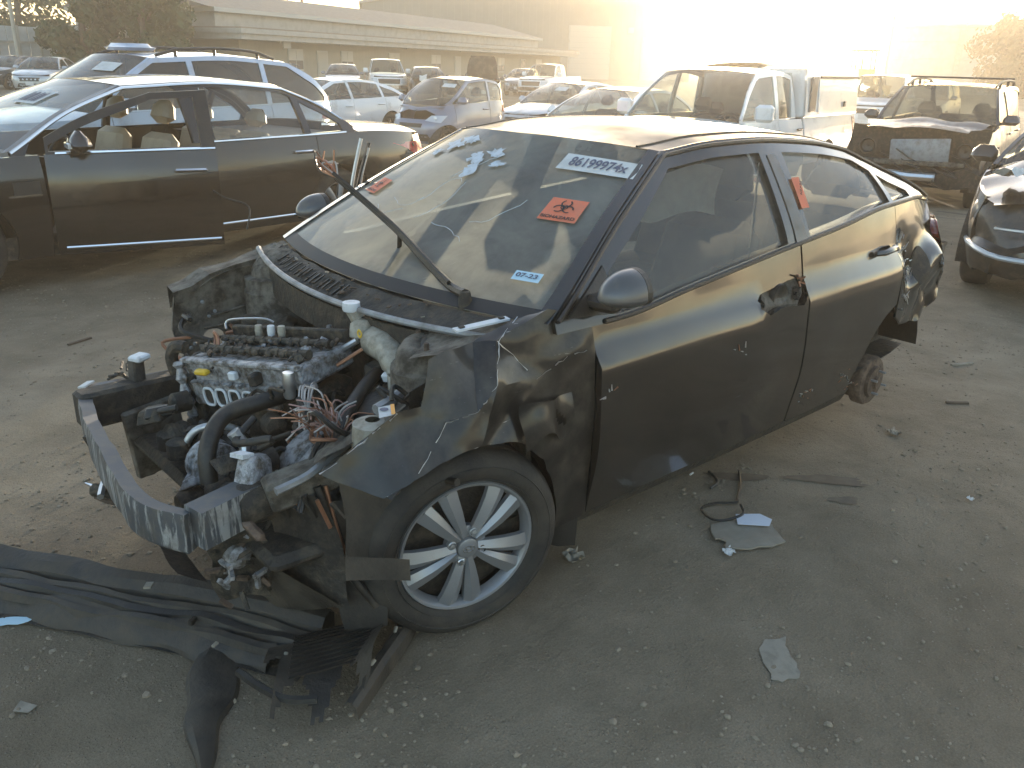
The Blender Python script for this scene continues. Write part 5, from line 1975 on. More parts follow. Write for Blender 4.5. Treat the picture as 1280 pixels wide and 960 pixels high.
# torn flap over the tyre
V = [crush((-.17 - .23 * a, .86 + .02 * math.sin(a * 5) + .02 * b, .765 - .14 * b * (1 - .3 * a) - .02 * a + .03 * math.sin(6 * a) * b), .020, 15, 8) for a in lin(0, 1, 17) for b in lin(0, 1, 11)]
mesh_obj('torn_flap', V, [(i * 11 + j, i * 11 + j + 1, i * 11 + j + 12, i * 11 + j + 11) for i in range(16) for j in range(10) if not (9 <= i <= 13 and abs(j - 4 - (i - 11) * .7) < 1.2)], 'scratched_paint', wr, True, 20)
# wheel housing behind the tyre
m = MB()
m.grid(lambda a, v: crush((-.03 + (.37) * math.cos(a), [.835, .62, .42][v], .33 + .37 * math.sin(a)), .012, 7, 2), lin(.75, math.pi + .15, 22), [0, 1, 2])
m.build('wheel_arch_liner', 'black_plastic', wr)
m = MB()
m.grid(lambda z, v: crush(([-.36, -.41, -.46][v], [.70, .80, .835][v], z), .008, 9, 5), lin(.18, .66, 9), [0, 1, 2])
m.build('splash_guard', 'black_plastic', wr)

# ---- front wheel, turned out towards the road
fwl = empty('front_wheel', (-.07, .70, .312), 0, wr)
fwl.rotation_euler = (R(-3), R(0), R(-14))
rm_ = .218
t_ = MB()
hw_ = .095
prof = [(rm_ * .95, -hw_ * .8), (rm_ * 1.0, -hw_), (.27, -hw_ * 1.08), (.30, -hw_ * .9), (.312, -hw_ * .62), (.312, -.05), (.305, -.046), (.305, -.038), (.312, -.034), (.312, -.006), (.305, -.003), (.305, .003), (.312, .006), (.312, .034), (.305, .038), (.305, .046), (.312, .05), (.312, hw_ * .62), (.303, hw_ * .86), (.285, hw_ * 1.02), (.262, hw_ * 1.09), (.245, hw_ * 1.06), (rm_ * 1.03, hw_ * .98), (rm_ * .99, hw_ * .82)]
t_.lathe(prof, axis='y', n=56)
t_.build('tyre', 'rubber', fwl)
for rr_, yy in ((.272, hw_ * 1.075), (.232, hw_ * 1.06)):
    MB().lathe([(rr_ - .0025, yy - .001), (rr_, yy + .0022), (rr_ + .0025, yy - .001)], axis='y', n=56).build('sidewall_ring', 'rubber', fwl)
wc = MB()
Y0 = hw_ * .86
wc.lathe([(rm_, Y0 - .03), (rm_, Y0), (rm_ * .985, Y0 + .006), (rm_ * .95, Y0 + .004), (rm_ * .90, Y0 - .012), (rm_ * .885, Y0 - .03)], axis='y', n=60)
NS = 10
for k in range(NS):
    a = 2 * math.pi * k / NS + .08 + (.05 if k % 2 else -.05)
    c, s = math.cos(a), math.sin(a)
    sec = []
    for rad_, wl_, wr_, y, tw in ((.036, .012, .012, Y0 + .001, 0.), (.075, .017, .017, Y0 + .007, .02), (.125, .0235, .0235, Y0 + .009, .045), (.168, .0275, .0275, Y0 + .005, .05), (rm_ * .935, .031, .031, Y0 - .002, .045)):
        ca, sa = math.cos(a + tw * (1 if k % 2 else -1)), math.sin(a + tw * (1 if k % 2 else -1))
        P = lambda wd, yy: (rad_ * ca - wd * sa, yy, rad_ * sa + wd * ca)
        rid = .006 * (1 if k % 2 else -1)
        sec.append([P(-wl_, y - .022), P(-wl_, y - .006), P(rid, y + .005), P(wr_, y - .006), P(wr_, y - .022)])
    V = [p for q in sec for p in q]
    wc.add(V, [(i * 5 + j, i * 5 + j + 1, i * 5 + j + 6, i * 5 + j + 5) for i in range(4) for j in range(4)])
wc.lathe([(0, Y0 + .012), (.026, Y0 + .012), (.032, Y0 + .009), (.034, Y0 - .006), (.05, Y0 - .006), (.066, Y0 - .012), (.066, Y0 - .03)], axis='y', n=30)
wc.build('wheel_cover', 'wheel_silver', fwl, sharp=28)
MB().lathe([(0, .02), (rm_ * .97, .015), (rm_ * .97, -.06), (0, -.06)], axis='y', n=40).build('steel_rim', 'dirty_black', fwl)
for k in range(4):
    a = .35 + k * math.pi / 2
    x, z = .053 * math.cos(a), .053 * math.sin(a)
    m = MB().lathe([(.0135, Y0 - .01), (.0135, Y0 + .004), (.011, Y0 + .006), (.011, Y0 - .004)], (x, 0, z), 'y', 14)
    if k != 2: m.lathe([(0, Y0 + .009), (.0075, Y0 + .008), (.009, Y0 + .003), (.009, Y0 - .01)], (x, 0, z), 'y', 6)
    m.build('lug_nut', 'satin_metal' if k != 2 else 'dirty_black', fwl)
# centre cap emblem: slanted letter in an oval ring
ring = [(.019 * math.cos(a), Y0 + .0135, .0115 * math.sin(a)) for a in lin(0, 2 * math.pi, 29)[:-1]]
MB().tube(ring, .0014, 5, closed=True).build('emblem_ring', 'chrome', fwl)
m = MB()
for pts in (((-.011, -.008), (-.005, .009)), ((.004, -.009), (.011, .008)), ((-.008, -.002), (.008, .002))):
    m.tube([(p[0], Y0 + .0135, p[1]) for p in pts], .0016, 5)
m.build('emblem_letter', 'chrome', fwl)
for nm, ax, sg, st in (('rear_wheel', -2.58, -1, 0),):
    wheel(wr, (ax, sg * .74, .31), .31, sg, ('spokes', 10), .2, .19, steer=st, name=nm)

# ---- rear hub without a wheel
hb_ = MB().lathe([(0, .045), (.03, .045), (.034, .03), (.075, .028), (.08, .012), (.115, .010), (.122, 0), (.122, -.045), (.10, -.05), (.10, -.12), (0, -.12)], (-2.575, .775, .25), 'y', 36).build('brake_drum', 'rust', wr)
for k in range(4):
    a = k * math.pi / 2 + .4
    MB().tube([(-2.575 + .055 * math.cos(a), .80, .25 + .055 * math.sin(a)), (-2.575 + .055 * math.cos(a), .835, .25 + .055 * math.sin(a))], .006, 6).build('wheel_stud', 'steel_grey', hb_)
MB().tube([(-2.575, .66, .25), (-2.575, 0, .27), (-2.575, -.66, .30)], .035, 8).build('rear_axle', 'dirty_black', wr)
MB().tube([(-2.55, .60, .28), (-2.45, .58, .45), (-2.47, .56, .75)], [.03, .045, .05], 10).build('spring_strut', 'dirty_black', wr)
m = MB()
m.grid(lambda a, v: (-2.60 + .375 * math.cos(a), [.80, .56][v], .34 + .36 * math.sin(a)), lin(.0, math.pi * .98, 16), [0, 1])
m.build('rear_arch_liner', 'black_plastic', wr)
xs = lin(-3.3, -.3, 16)
MB().grid(lambda x, u: (x, u * .70, .29 if x > -2.3 else .29 + .24 * sstep(-2.3, -2.6, x)), xs, lin(-1, 1, 5)).build('underbody', 'dirty_black', wr)
MB().grid(lambda x, z: (x, .60, z), lin(-3.25, -2.25, 6), lin(.30, .98, 4)).build('trunk_side_wall', 'dirty_black', wr)

# chips and scuffs along the left side
rs = random.Random(9)
for k, (cx, cz, n_, sp) in enumerate(((-1.83, .385, 10, .035), (-2.12, .40, 6, .03), (-.53, .70, 5, .02), (-1.28, .70, 5, .03), (-2.25, .33, 8, .05))):
    for j in range(n_):
        x, z = cx + rs.gauss(0, sp), cz + rs.gauss(0, sp * .5)
        l = rs.uniform(.006, .03)
        a = rs.uniform(-.4, .4) + (1.3 if j % 3 == 0 else 0)
        MB().tube([left(x, z, .001), left(x + l * math.cos(a), z + l * math.sin(a), .0015)], [.0028, .001], 4).build('paint_chip', rs.choice(['satin_metal', 'satin_metal', 'copper_wire']), fd if x > -1.7 else rdr)

# ------------------------------------------------------------------ engine bay of the wreck
def sheet(name, pts, m_, nu, nv, amp=.012, sc=9, seed=1, parent=wr, thick=.004):
    """Buckled sheet from four corners given round the edge."""
    a, b, c, d = [Vector(p) for p in pts]
    V = []
    for i in range(nu + 1):
        for j in range(nv + 1):
            u, v = i / nu, j / nv
            p = a.lerp(b, u).lerp(d.lerp(c, u), v)
            V.append(p + Vector((hnoise(p, sc, seed), hnoise(p, sc, seed + 1), hnoise(p, sc, seed + 2))) * amp)
    n = nv + 1
    F = [(i * n + j, (i + 1) * n + j, (i + 1) * n + j + 1, i * n + j + 1) for i in range(nu) for j in range(nv)]
    return mesh_obj(name, V, F, m_, parent, True, 25)


def poly_sheet(name, outline, y, m_, cuts=(), amp=.01, seed=1, res=.035, lip=(0, .012, 0), ax='y', parent=wr):
    def L(a, b):
        p = Vector((a, y, b)) if ax == 'y' else Vector((y, a, b)) if ax == 'x' else Vector((a, b, y))
        return p + Vector((hnoise(p, 9, seed), hnoise(p, 9, seed + 1), hnoise(p, 9, seed + 2))) * amp
    return panel(name, outline, L, m_, parent, cuts, res, lip, 25)


def bend(pts, n=5):
    """Smooth a polyline (Catmull-Rom)."""
    P = [Vector(p) for p in pts]
    out = []
    for i in range(len(P) - 1):
        p0, p1, p2, p3 = P[max(0, i - 1)], P[i], P[i + 1], P[min(len(P) - 1, i + 2)]
        for k in range(n):
            t = k / n
            out.append(.5 * ((2 * p1) + (p2 - p0) * t + (2 * p0 - 5 * p1 + 4 * p2 - p3) * t * t + (3 * p1 - p0 - 3 * p2 + p3) * t**3))
    out.append(P[-1])
    return out


def hose(name, pts, r, m_='hose_rubber', n=10, parent=wr):
    return MB().tube(bend(pts), r, n).build(name, m_, parent)


# firewall and floor of the bay
poly_sheet('firewall', [(-.74, .30), (.78, .30), (.78, .80), (.70, .91), (-.70, .91), (-.74, .80)], -.27, 'dirty_black', (), .012, 2, .06, (-.02, 0, 0), 'x')
# right inner apron with hole, flange rail and strut tower
apr = poly_sheet('inner_apron', [(.195, .80), (.12, .815), (.05, .845), (-.06, .865), (-.27, .91), (-.28, .40), (.10, .36), (.26, .40), (.235, .50), (.19, .57), (.205, .68)], -.665, 'primer_grey', [circ(.065, .60, .045, 16)], .018, 4, .025)
m = MB()
rail_ = [(.20, -.69, .812), (.13, -.70, .825), (.06, -.705, .857), (-.05, -.71, .878), (-.16, -.715, .90), (-.27, -.72, .925)]
for k in range(len(rail_) - 1):
    a, b = Vector(rail_[k]), Vector(rail_[k + 1])
    V = []
    for p in (a, b):
        V += [p + Vector((0, .045, .004)), p + Vector((0, -.05, .012)), p + Vector((0, -.055, -.07)), p + Vector((0, .03, -.05))]
    m.add(V, [(0, 4, 5, 1), (1, 5, 6, 2), (2, 6, 7, 3), (3, 7, 4, 0)])
m.v = [tuple(Vector(p) + Vector((hnoise(p, 14, 1), hnoise(p, 14, 2), hnoise(p, 14, 3))) * .010) for p in m.v]
m.build('apron_rail', 'primer_grey', wr, True, 20)
b = MB().lathe([(0, .05), (.05, .045), (.085, .025), (.105, -.01), (.112, -.05)], (-.215, -.63, .885), 'z', 26)
b.v = [tuple(crush(p, .012, 13, 5)) for p in b.v]
b.build('strut_tower_cap', 'primer_grey', wr)
b = MB().lathe([(.07, .012), (.10, .008), (.115, 0), (.118, -.04), (.128, -.05), (.13, -.14), (.145, -.16), (.15, -.40)], (-.19, -.60, .83), 'z', 24)
b.v = [tuple(crush(p, .014, 11, 3)) for p in b.v]
b.build('strut_tower', 'primer_grey', wr)
MB().lathe([(.012, .010), (.02, .012), (.03, .004), (.036, .008), (.042, .0)], (-.115, -.645, .625), 'y', 20).build('apron_boss', 'steel_grey', wr)
for k in range(14):
    x, z = rng.uniform(-.22, .18), rng.uniform(.42, .78)
    MB().lathe([(0, .008), (.006, .007), (.008, .0)], (x, -.640, z), 'y', 8).build('apron_bolt', 'steel_grey', apr)
for k in range(5):
    z = .50 + .055 * k
    MB().tube(bend([(.17 - .02 * k, -.642, z), (.05, -.635, z + .01 * math.sin(k)), (-.12, -.64, z + .015)]), .006, 5).build('apron_ridge', 'primer_grey', apr)
# right frame rail behind the beam
m = MB()
m.box((.42, -.50, .50), (.42, .085, .13), (0, 0, .02), bev=.012)
m.build('frame_rail', 'dirty_black', wr)
MB().box((.02, -.50, .47), (.42, .09, .14), (0, .1, 0), bev=.012).build('frame_rail', 'dirty_black', wr)

# bumper beam: a bowed hollow bar with battered face, its ends turned back on the crash boxes
beam_top = [(.30, -.505), (.47, -.52), (.585, -.545), (.615, -.47), (.655, -.27), (.69, -.02), (.712, .20), (.715, .33), (.69, .41), (.645, .487)]
bt = bend([(x, y, 0) for x, y in beam_top[2:]], 4)
m = MB()
V = []
for i, p in enumerate(bt):
    q0, q1 = bt[max(0, i - 1)], bt[min(len(bt) - 1, i + 1)]
    d = (q1 - q0).normalized()
    nrm = Vector((d.y, -d.x, 0))
    for off, z in ((-.03, .555), (.012, .562), (.016, .545), (.016, .452), (.010, .442), (-.03, .445)):
        w = p + nrm * off
        V.append((w.x + .004 * hnoise((w.x, w.y, z), 16, 1), w.y, z + .006 * hnoise((w.x, w.y, z), 9, 2) - .02 * (i / len(bt))))
n6 = 6
F = [(i * n6 + j, i * n6 + (j + 1) % n6, (i + 1) * n6 + (j + 1) % n6, (i + 1) * n6 + j) for i in range(len(bt) - 1) for j in range(n6)] + [tuple(range(n6)), tuple((len(bt) - 1) * n6 + k for k in range(n6 - 1, -1, -1))]
mesh_obj('bumper_beam', V, F, 'beam_paint', wr, True, 30)
for sgn, a, b in ((1, (.63, .492, .50), (.44, .452, .505)), (-1, (.585, -.535, .51), (.29, -.505, .51))):
    a, b = Vector(a), Vector(b)
    d = (b - a).normalized()
    w = Vector((-d.y, d.x, 0)) * .038
    V = [a + w + Vector((0, 0, .05)), a - w + Vector((0, 0, .05)), a - w - Vector((0, 0, .06)), a + w - Vector((0, 0, .06)), b + w + Vector((0, 0, .052)), b - w + Vector((0, 0, .052)), b - w - Vector((0, 0, .055)), b + w - Vector((0, 0, .055))]
    mesh_obj('crash_box', V, [(0, 1, 5, 4), (1, 2, 6, 5), (2, 3, 7, 6), (3, 0, 4, 7), (0, 3, 2, 1), (4, 5, 6, 7)], 'beam_paint', wr, False)
MB().box((.575, -.56, .565), (.05, .03, .006), (.2, .1, .6)).build('chipped_tab', 'paper_white', wr, False)
MB().box((.655, -.28, .47), (.02, .03, .05), (.3, .2, .5)).build('beam_tab', 'dirty_black', wr, False)
# radiator support post
m = MB()
m.box((.425, -.50, .42), (.05, .055, .44), (.04, -.05, .2), (.85, .85), bev=.008)
m.build('support_post', 'dirty_black', wr)
MB().box((.405, -.50, .645), (.055, .06, .022), (.1, .1, .3), bev=.006).build('post_cap', 'white_plastic', wr)
for k in range(16):
    p = Vector((.43 + rng.uniform(-.02, .03), -.53 + rng.uniform(-.03, .02), .56 + rng.uniform(-.04, .06)))
    MB().tube([p, p + Vector((rng.uniform(-.02, .04), rng.uniform(-.05, .01), rng.uniform(-.03, .04)))], .005, 5).build('frayed_strip', 'engine_dark', wr)
MB().box((.40, -.44, .36), (.20, .03, .26), (0, .1, .1), bev=.006).build('support_plate', 'primer_grey', wr)
MB().tube(bend([(.60, -.25, .40), (.66, -.18, .37), (.70, -.10, .36)]), .011, 6).build('sensor_stub', 'satin_metal', wr)
MB().tube([(.68, -.20, .34), (.70, -.255, .345)], [.014, .003], 8).build('bolt_spike', 'chrome', wr)
MB().tube([(.63, -.10, .345), (.69, -.20, .34)], .022, 8).build('hook_tube', 'engine_dark', wr)
MB().tube(bend([(.60, -.05, .33), (.66, -.13, .315), (.69, -.19, .32)]), .010, 6).build('hook_strip', 'rust', wr)

# ---- engine, torn loose and skewed in its bay
EL, ER = Vector((.350, -.235, .695)), Vector((.196, .273, .775))
ex = (ER - EL).normalized()
ez = Vector((.10, 0, 1))
ez = (ez - ex * ez.dot(ex)).normalized()
ey = ez.cross(ex)        # points to the rear of the car or the front
if ey.x < 0: ey = -ey    # make it forward
EM = lambda u, v, w: EL + ex * u + ey * v + ez * w
LE = (ER - EL).length


def ebox(name, c, d, m_, bev=.006, parent=None):
    b = MB().box((0, 0, 0), d, bev=bev)
    b.v = [tuple(EM(c[0] + p[0], c[1] + p[1], c[2] + p[2])) for p in b.v]
    return b.build(name, m_, parent)


eng = ebox('cylinder_head', (LE / 2, -.12, -.035), (LE, .24, .075), 'alu_dirty', .008, wr)
ebox('engine_block', (LE / 2, -.13, -.24), (LE * .9, .24, .26), 'engine_dark', .02, wr)
ebox('head_flange', (LE / 2, -.005, .002), (LE * 1.02, .03, .016), 'alu_dirty', .004, eng)
ebox('head_rear_wall', (LE / 2, -.235, .02), (LE, .02, .05), 'engine_dark', .004, eng)
ebox('port_face', (LE * .42, .002, -.105), (LE * .72, .03, .085), 'alu_dirty', .006, eng)
for k in range(8):
    ebox('cam_cap', (.05 + k * .062, -.07, .02), (.024, .045, .018), 'engine_dark', .005, eng)
    ebox('cam_cap', (.05 + k * .062, -.165, .02), (.024, .045, .02), 'engine_dark', .006, eng)
for v in (-.07, -.165):
    b = MB().tube([(.02, v, .022), (LE - .02, v, .022)], .012, 8)
    for k in range(12): b.tube([(.05 + k * .042, v, .020), (.062 + k * .042, v, .020)], .016, 8)
    b.v = [tuple(EM(*p)) for p in b.v]
    b.build('camshaft', 'engine_dark', eng)
for k, u in enumerate((.115, .175, .24, .305)):
    # port: raised racetrack ring round a dark mouth
    ring = []
    for a in lin(0, 2 * math.pi, 21)[:-1]:
        cx = .024 * (abs(math.cos(a))**.6) * (1 if math.cos(a) > 0 else -1)
        cz = .030 * (abs(math.sin(a))**.6) * (1 if math.sin(a) > 0 else -1)
        ring.append(tuple(EM(u + cx, .022, -.112 + cz - .012 * k * 0)))
    MB().tube(ring, .0045, 6, closed=True).build('port_gasket', 'white_plastic', eng)
    b = MB().lathe([(0, .0), (.020, .0), (.021, .004)], (0, 0, 0), 'y', 14)
    b.v = [tuple(EM(u + p[0], .019 + p[1] * .2, -.112 + p[2] * 1.15)) for p in b.v]
    b.build('port_mouth', 'dirty_black', eng)
for k in range(7):
    MB().tube([EM(.06 + k * .058, .018, -.060), EM(.06 + k * .058, .034, -.062)], .007, 6).build('stud', 'satin_metal', eng)
ebox('yellow_clip', (.125, .03, -.022), (.055, .025, .02), 'yellow_plastic', .006, eng)
ebox('connector', (.26, .02, -.03), (.03, .02, .028), 'white_plastic', .004, eng)
ebox('sensor', (.36, .02, -.035), (.03, .04, .04), 'dirty_black', .006, eng)
b = MB().lathe([(0, .022), (.017, .022), (.019, .014), (.019, -.05), (.015, -.06), (0, -.06)], EM(LE - .015, .03, -.02), 'z', 18)
b.build('solenoid', 'satin_metal', eng)
b = MB()
b.tube(bend([EM(.03, -.18, .05), EM(.03, -.2, .075), EM(.20, -.2, .085), EM(.24, -.21, .07)]), .004, 6)
b.build('dipstick_tube', 'satin_metal', eng)
for k, u in enumerate((.14, .2, .25)):
    b = MB().lathe([(0, .05), (.012, .05), (.014, .03), (.010, 0)], EM(u + .02, -.2, .01), 'z', 10)
    b.build('injector', ('reservoir', 'white_plastic', 'orange_plastic')[k] if k < 2 else 'reservoir', eng)
# timing-side flange sweeping down to the sump
fl = [EM(-.01, .01, .0), EM(-.005, .02, -.09), EM(.0, .02, -.17), EM(-.035, .01, -.26), EM(-.09, -.01, -.31), EM(-.15, -.02, -.325)]
b = MB().tube(bend(fl, 6), [.016 + .006 * math.sin(i * 2.1) for i in range(31)], 6)
b.build('timing_flange', 'alu_dirty', wr)
b = MB().tube(bend([p + Vector((-.03, .02, .0)) for p in fl], 6), .013, 6)
b.build('timing_flange', 'alu_dirty', wr)
ebox('timing_case', (.02, -.10, -.22), (.05, .22, .36), 'engine_dark', .01, wr)
MB().tube(bend([EM(-.025, -.04, .03), EM(-.06, -.03, .035), EM(-.085, -.02, .0), EM(-.085, -.02, -.06)]), .022, 8).build('mount_ear', 'engine_dark', wr)
# alternator, starter and castings under the head
rb = random.Random(11)
for nm, c, r, l, ax, m_ in (('alternator', (.42, .12, .47), .075, .11, 'y', 'alu_dirty'), ('starter_motor', (.45, .28, .44), .045, .16, 'y', 'engine_dark'), ('water_pump', (.44, -.10, .48), .06, .08, 'x', 'engine_dark'), ('oil_filter', (.50, .14, .38), .04, .10, 'x', 'engine_dark'), ('gearbox_end', (.18, .42, .46), .15, .20, 'y', 'alu_dirty')):
    MB().lathe([(0, -l / 2), (r * .8, -l / 2), (r, -l / 2 + .015), (r, -.01), (r * .92, -.005), (r * .92, .005), (r, .01), (r, l / 2 - .015), (r * .75, l / 2), (0, l / 2)], c, ax, 24).build(nm, m_, wr)
for k in range(46):
    x, y = rb.uniform(.02, .52), rb.uniform(-.35, .62)
    z = rb.uniform(.34, .60) - .10 * abs(x - .25)
    d = (rb.uniform(.03, .10), rb.uniform(.03, .12), rb.uniform(.02, .08))
    m_ = rb.choice(['engine_dark', 'engine_dark', 'dirty_black', 'alu_dirty', 'rust', 'black_plastic'])
    if rb.random() < .6:
        MB().box((x, y, z), d, (rb.uniform(-.6, .6), rb.uniform(-.6, .6), rb.uniform(0, 3)), (rb.uniform(.6, 1), rb.uniform(.6, 1)), bev=.008).build('engine_casting', m_, wr)
    else:
        MB().lathe([(0, .03), (.02, .03), (.035, .02), (.035, -.03), (0, -.03)], (x, y, z), rb.choice('xyz'), 14).build('engine_casting', m_, wr)
MB().box((.24, .10, .36), (.50, 1.05, .05), (0, -.05, 0), bev=.02).build('subframe', 'dirty_black', wr)
# compressor body behind the beam
MB().box((.43, .43, .565), (.10, .075, .105), (.1, -.25, .3), (.85, .8), bev=.015).build('compressor', 'alu_dirty', wr)
MB().lathe([(0, .05), (.05, .05), (.06, .03), (.06, -.04)], (.46, .47, .50), 'x', 20).build('compressor_pulley', 'engine_dark', wr)
MB().box((.455, .42, .625), (.04, .05, .012), (.1, -.2, .3)).build('compressor_plate', 'white_plastic', wr)
b = MB().tube([(.425, .30, .645), (.40, .315, .60), (.41, .335, .575)], [.02, .018, .014], 8)
b.build('coolant_elbow', 'satin_metal', wr)
# hoses
hose('radiator_hose', [(.06, .16, .70), (.15, .20, .685), (.27, .205, .672), (.37, .19, .66), (.44, .22, .64), (.49, .26, .58), (.50, .28, .50)], .026)
hose('heater_hose', [(-.20, .26, .74), (-.05, .33, .73), (.09, .42, .70), (.20, .51, .66), (.28, .56, .60)], .021)
hose('heater_hose', [(-.18, .31, .70), (-.02, .40, .69), (.12, .50, .65), (.24, .58, .58)], .016)
hose('brake_hose', [(-.20, .42, .84), (-.10, .52, .86), (-.04, .58, .80), (-.02, .60, .70), (.0, .62, .60)], .022)
hose('vacuum_hose', [(.28, .07, .52), (.36, .05, .56), (.43, .02, .55), (.47, .0, .48)], .012, 'satin_metal')
hose('coolant_pipe', [(-.22, .02, .80), (-.12, .02, .80), (-.05, .03, .80)], .011, 'alu_dirty')
MB().tube([(.035, .17, .75), (-.03, .245, .815)], .011, 8).build('silver_pipe', 'satin_metal', wr)
MB().tube([(.05, .25, .75), (-.02, .29, .80)], .006, 6).build('thin_pipe', 'copper_wire', wr)
for k in range(12):
    p = [Vector((rb.uniform(.0, .45), rb.uniform(-.1, .62), rb.uniform(.50, .66)))]
    for _ in range(3): p.append(p[-1] + Vector((rb.uniform(-.09, .09), rb.uniform(-.1, .1), rb.uniform(-.06, .04))))
    hose('loose_hose', p, rb.uniform(.006, .014))
# brake fluid reservoir
rv = MB()
rv.box((-.075, .215, .835), (.075, .085, .075), (0, 0, .3), (.9, .9), bev=.018)
rv.tube([(-.07, .19, .865), (-.06, .175, .895)], .024, 12)
rv.build('fluid_reservoir', 'reservoir', wr)
MB().lathe([(0, .022), (.028, .022), (.03, .0), (.027, -.006)], (-.058, .172, .898), 'z', 18).build('reservoir_cap', 'white_plastic', wr)
MB().lathe([(.006, 0), (.011, .002), (.015, 0)], (-.035, .252, .838), 'x', 14).build('reservoir_mark', 'yellow_plastic', wr)
m = MB()
m.tube(bend([(-.08, .26, .81), (-.08, .34, .80), (-.06, .42, .765), (-.04, .46, .71)]), [.05] * 5 + [.045] * 5 + [.035] * 6, 10)
m.build('master_cylinder', 'reservoir', wr)
MB().lathe([(0, .06), (.07, .055), (.11, .03), (.12, 0), (.11, -.03)], (-.22, .40, .78), 'x', 24).build('brake_booster', 'dirty_black', wr)
MB().box((-.04, .40, .735), (.025, .035, .03), (.2, .3, .4), bev=.005).build('connector', 'white_plastic', wr)
MB().box((-.16, .03, .83), (.03, .05, .035), (.2, .1, .4), bev=.005).build('connector', 'white_plastic', wr)
# wiring loom: a split harness with its ends fanned out
rb = random.Random(5)
root_ = Vector((.23, .50, .66))
for k in range(46):
    a = rb.uniform(0, 6.283)
    p0 = root_ + Vector((rb.uniform(-.04, .04), rb.uniform(-.05, .05), rb.uniform(-.03, .02)))
    d = Vector((math.cos(a) * .08 + .02, math.sin(a) * .09 - .01, rb.uniform(.02, .085)))
    p1 = p0 + d * .5 + Vector((0, 0, .035))
    p2 = p0 + d + Vector((rb.uniform(-.03, .03), rb.uniform(-.03, .03), rb.uniform(-.03, .03)))
    MB().tube(bend([p0, p1, p2], 4), .0024, 4).build('cut_wire', rb.choice(['pink_wire', 'copper_wire', 'pale_wire', 'pink_wire']), wr)
for k in range(10):
    p = [root_ + Vector((rb.uniform(-.03, .03), rb.uniform(-.03, .03), -.02))]
    tgt = Vector((.36 + rb.uniform(-.03, .03), .58 + rb.uniform(-.03, .03), .50))
    p += [p[0].lerp(tgt, .5) + Vector((0, 0, .03)), tgt]
    MB().tube(bend(p), .008, 6).build('loom_strand', 'hose_rubber', wr)
for k in range(9):
    p0 = Vector((.16, .30, .72)) + Vector((rb.uniform(-.02, .02), rb.uniform(-.02, .02), 0))
    MB().tube(bend([p0, p0 + Vector((.05, .06, .02)), p0 + Vector((.10, .12 + rb.uniform(-.05, .05), -.06))]), .003, 4).build('cut_wire', 'pale_wire', wr)
# left apron, lamp bracket and rail
sheet('left_apron_top', [(-.27, .40, .905), (-.27, .72, .935), (-.02, .74, .905), (.02, .60, .86)], 'primer_grey', 12, 8, .010, 11, 4)
sheet('left_apron', [(-.27, .66, .90), (.10, .70, .82), (.12, .70, .45), (-.27, .64, .45)], 'dirty_black', 12, 8, .015, 8, 3)
b = MB().lathe([(.03, -.02), (.045, .0), (.075, .010), (.10, .0), (.112, -.02), (.118, -.06), (.13, -.07), (.135, -.22)], (-.11, .55, .865), 'z', 26)
b.v = [tuple(crush(p, .012, 12, 7)) for p in b.v]
tw = b.build('strut_tower', 'primer_grey', wr)
for k in range(3):
    a = .6 + k * 2.09
    MB().lathe([(0, .022), (.008, .022), (.009, .0)], (-.11 + .078 * math.cos(a), .55 + .078 * math.sin(a), .872), 'z', 6).build('tower_nut', 'rust', tw)
m = MB()
m.box((-.185, .672, .944), (.175, .030, .006), (0, .08, -.20))
br_ = m.build('white_bracket', 'white_plastic', wr, False)
for t_ in (-.065, .065):
    MB().box((-.185 + t_ * .98, .672 - t_ * .20, .950 - t_ * .08), (.016, .014, .004), (0, .08, -.2)).build('bracket_hole', 'dirty_black', br_, False)
sheet('lamp_bracket', [(.06, .60, .75), (.13, .72, .775), (.33, .60, .63), (.27, .52, .62)], 'primer_grey', 10, 6, .014, 12, 6)
MB().tube(bend([(.05, .60, .765), (.12, .63, .76), (.16, .64, .755)]), .016, 8).build('bracket_tube', 'steel_grey', wr)
MB().lathe([(.02, .0), (.055, -.01), (.06, -.10), (.045, -.13)], (.185, .66, .74), 'z', 20).build('lamp_socket', 'reservoir', wr)
V = [(.185, .690, .785), (.142, .702, .787), (.176, .758, .785), (.220, .748, .783)]
lb_ = mesh_obj('warning_label', V, [(0, 1, 2, 3)], 'paper_white', wr, False)
mesh_obj('label_stripe', [Vector(V[1]).lerp(Vector(V[0]), t) + Vector((0, 0, .002)) if i < 1 else v for i, (t, v) in enumerate([(0, 0)])] + [Vector(V[2]) + Vector((0, 0, .002)), Vector(V[2]).lerp(Vector(V[3]), .25) + Vector((0, 0, .002)), Vector(V[1]).lerp(Vector(V[0]), .25) + Vector((0, 0, .002))], [(0, 1, 2, 3)], 'orange_plastic', lb_, False)
mesh_obj('label_print', [Vector(V[0]).lerp(Vector(V[2]), .35) + Vector((.012 * math.cos(a), .012 * math.sin(a), .002)) for a in lin(0, 6.283, 15)[:-1]], [tuple(range(14))], 'sticker_ink', lb_, False)
MB().box((.30, .56, .57), (.30, .085, .09), (0, .22, -.25), bev=.012).build('frame_rail', 'primer_grey', wr)
MB().tube(bend([(.18, .57, .655), (.28, .585, .625), (.36, .60, .60), (.45, .60, .585)]), .012, 6).build('rail_edge', 'steel_grey', wr)
for k in range(10):
    p = Vector((rb.uniform(-.02, .12), rb.uniform(.60, .72), rb.uniform(.70, .80)))
    MB().tube(bend([p, p + Vector((rb.uniform(-.04, .04), rb.uniform(-.04, .04), .03)), p + Vector((rb.uniform(-.08, .05), rb.uniform(-.06, .04), -.02))]), rb.uniform(.004, .008), 5).build('loose_cable', 'hose_rubber', wr)
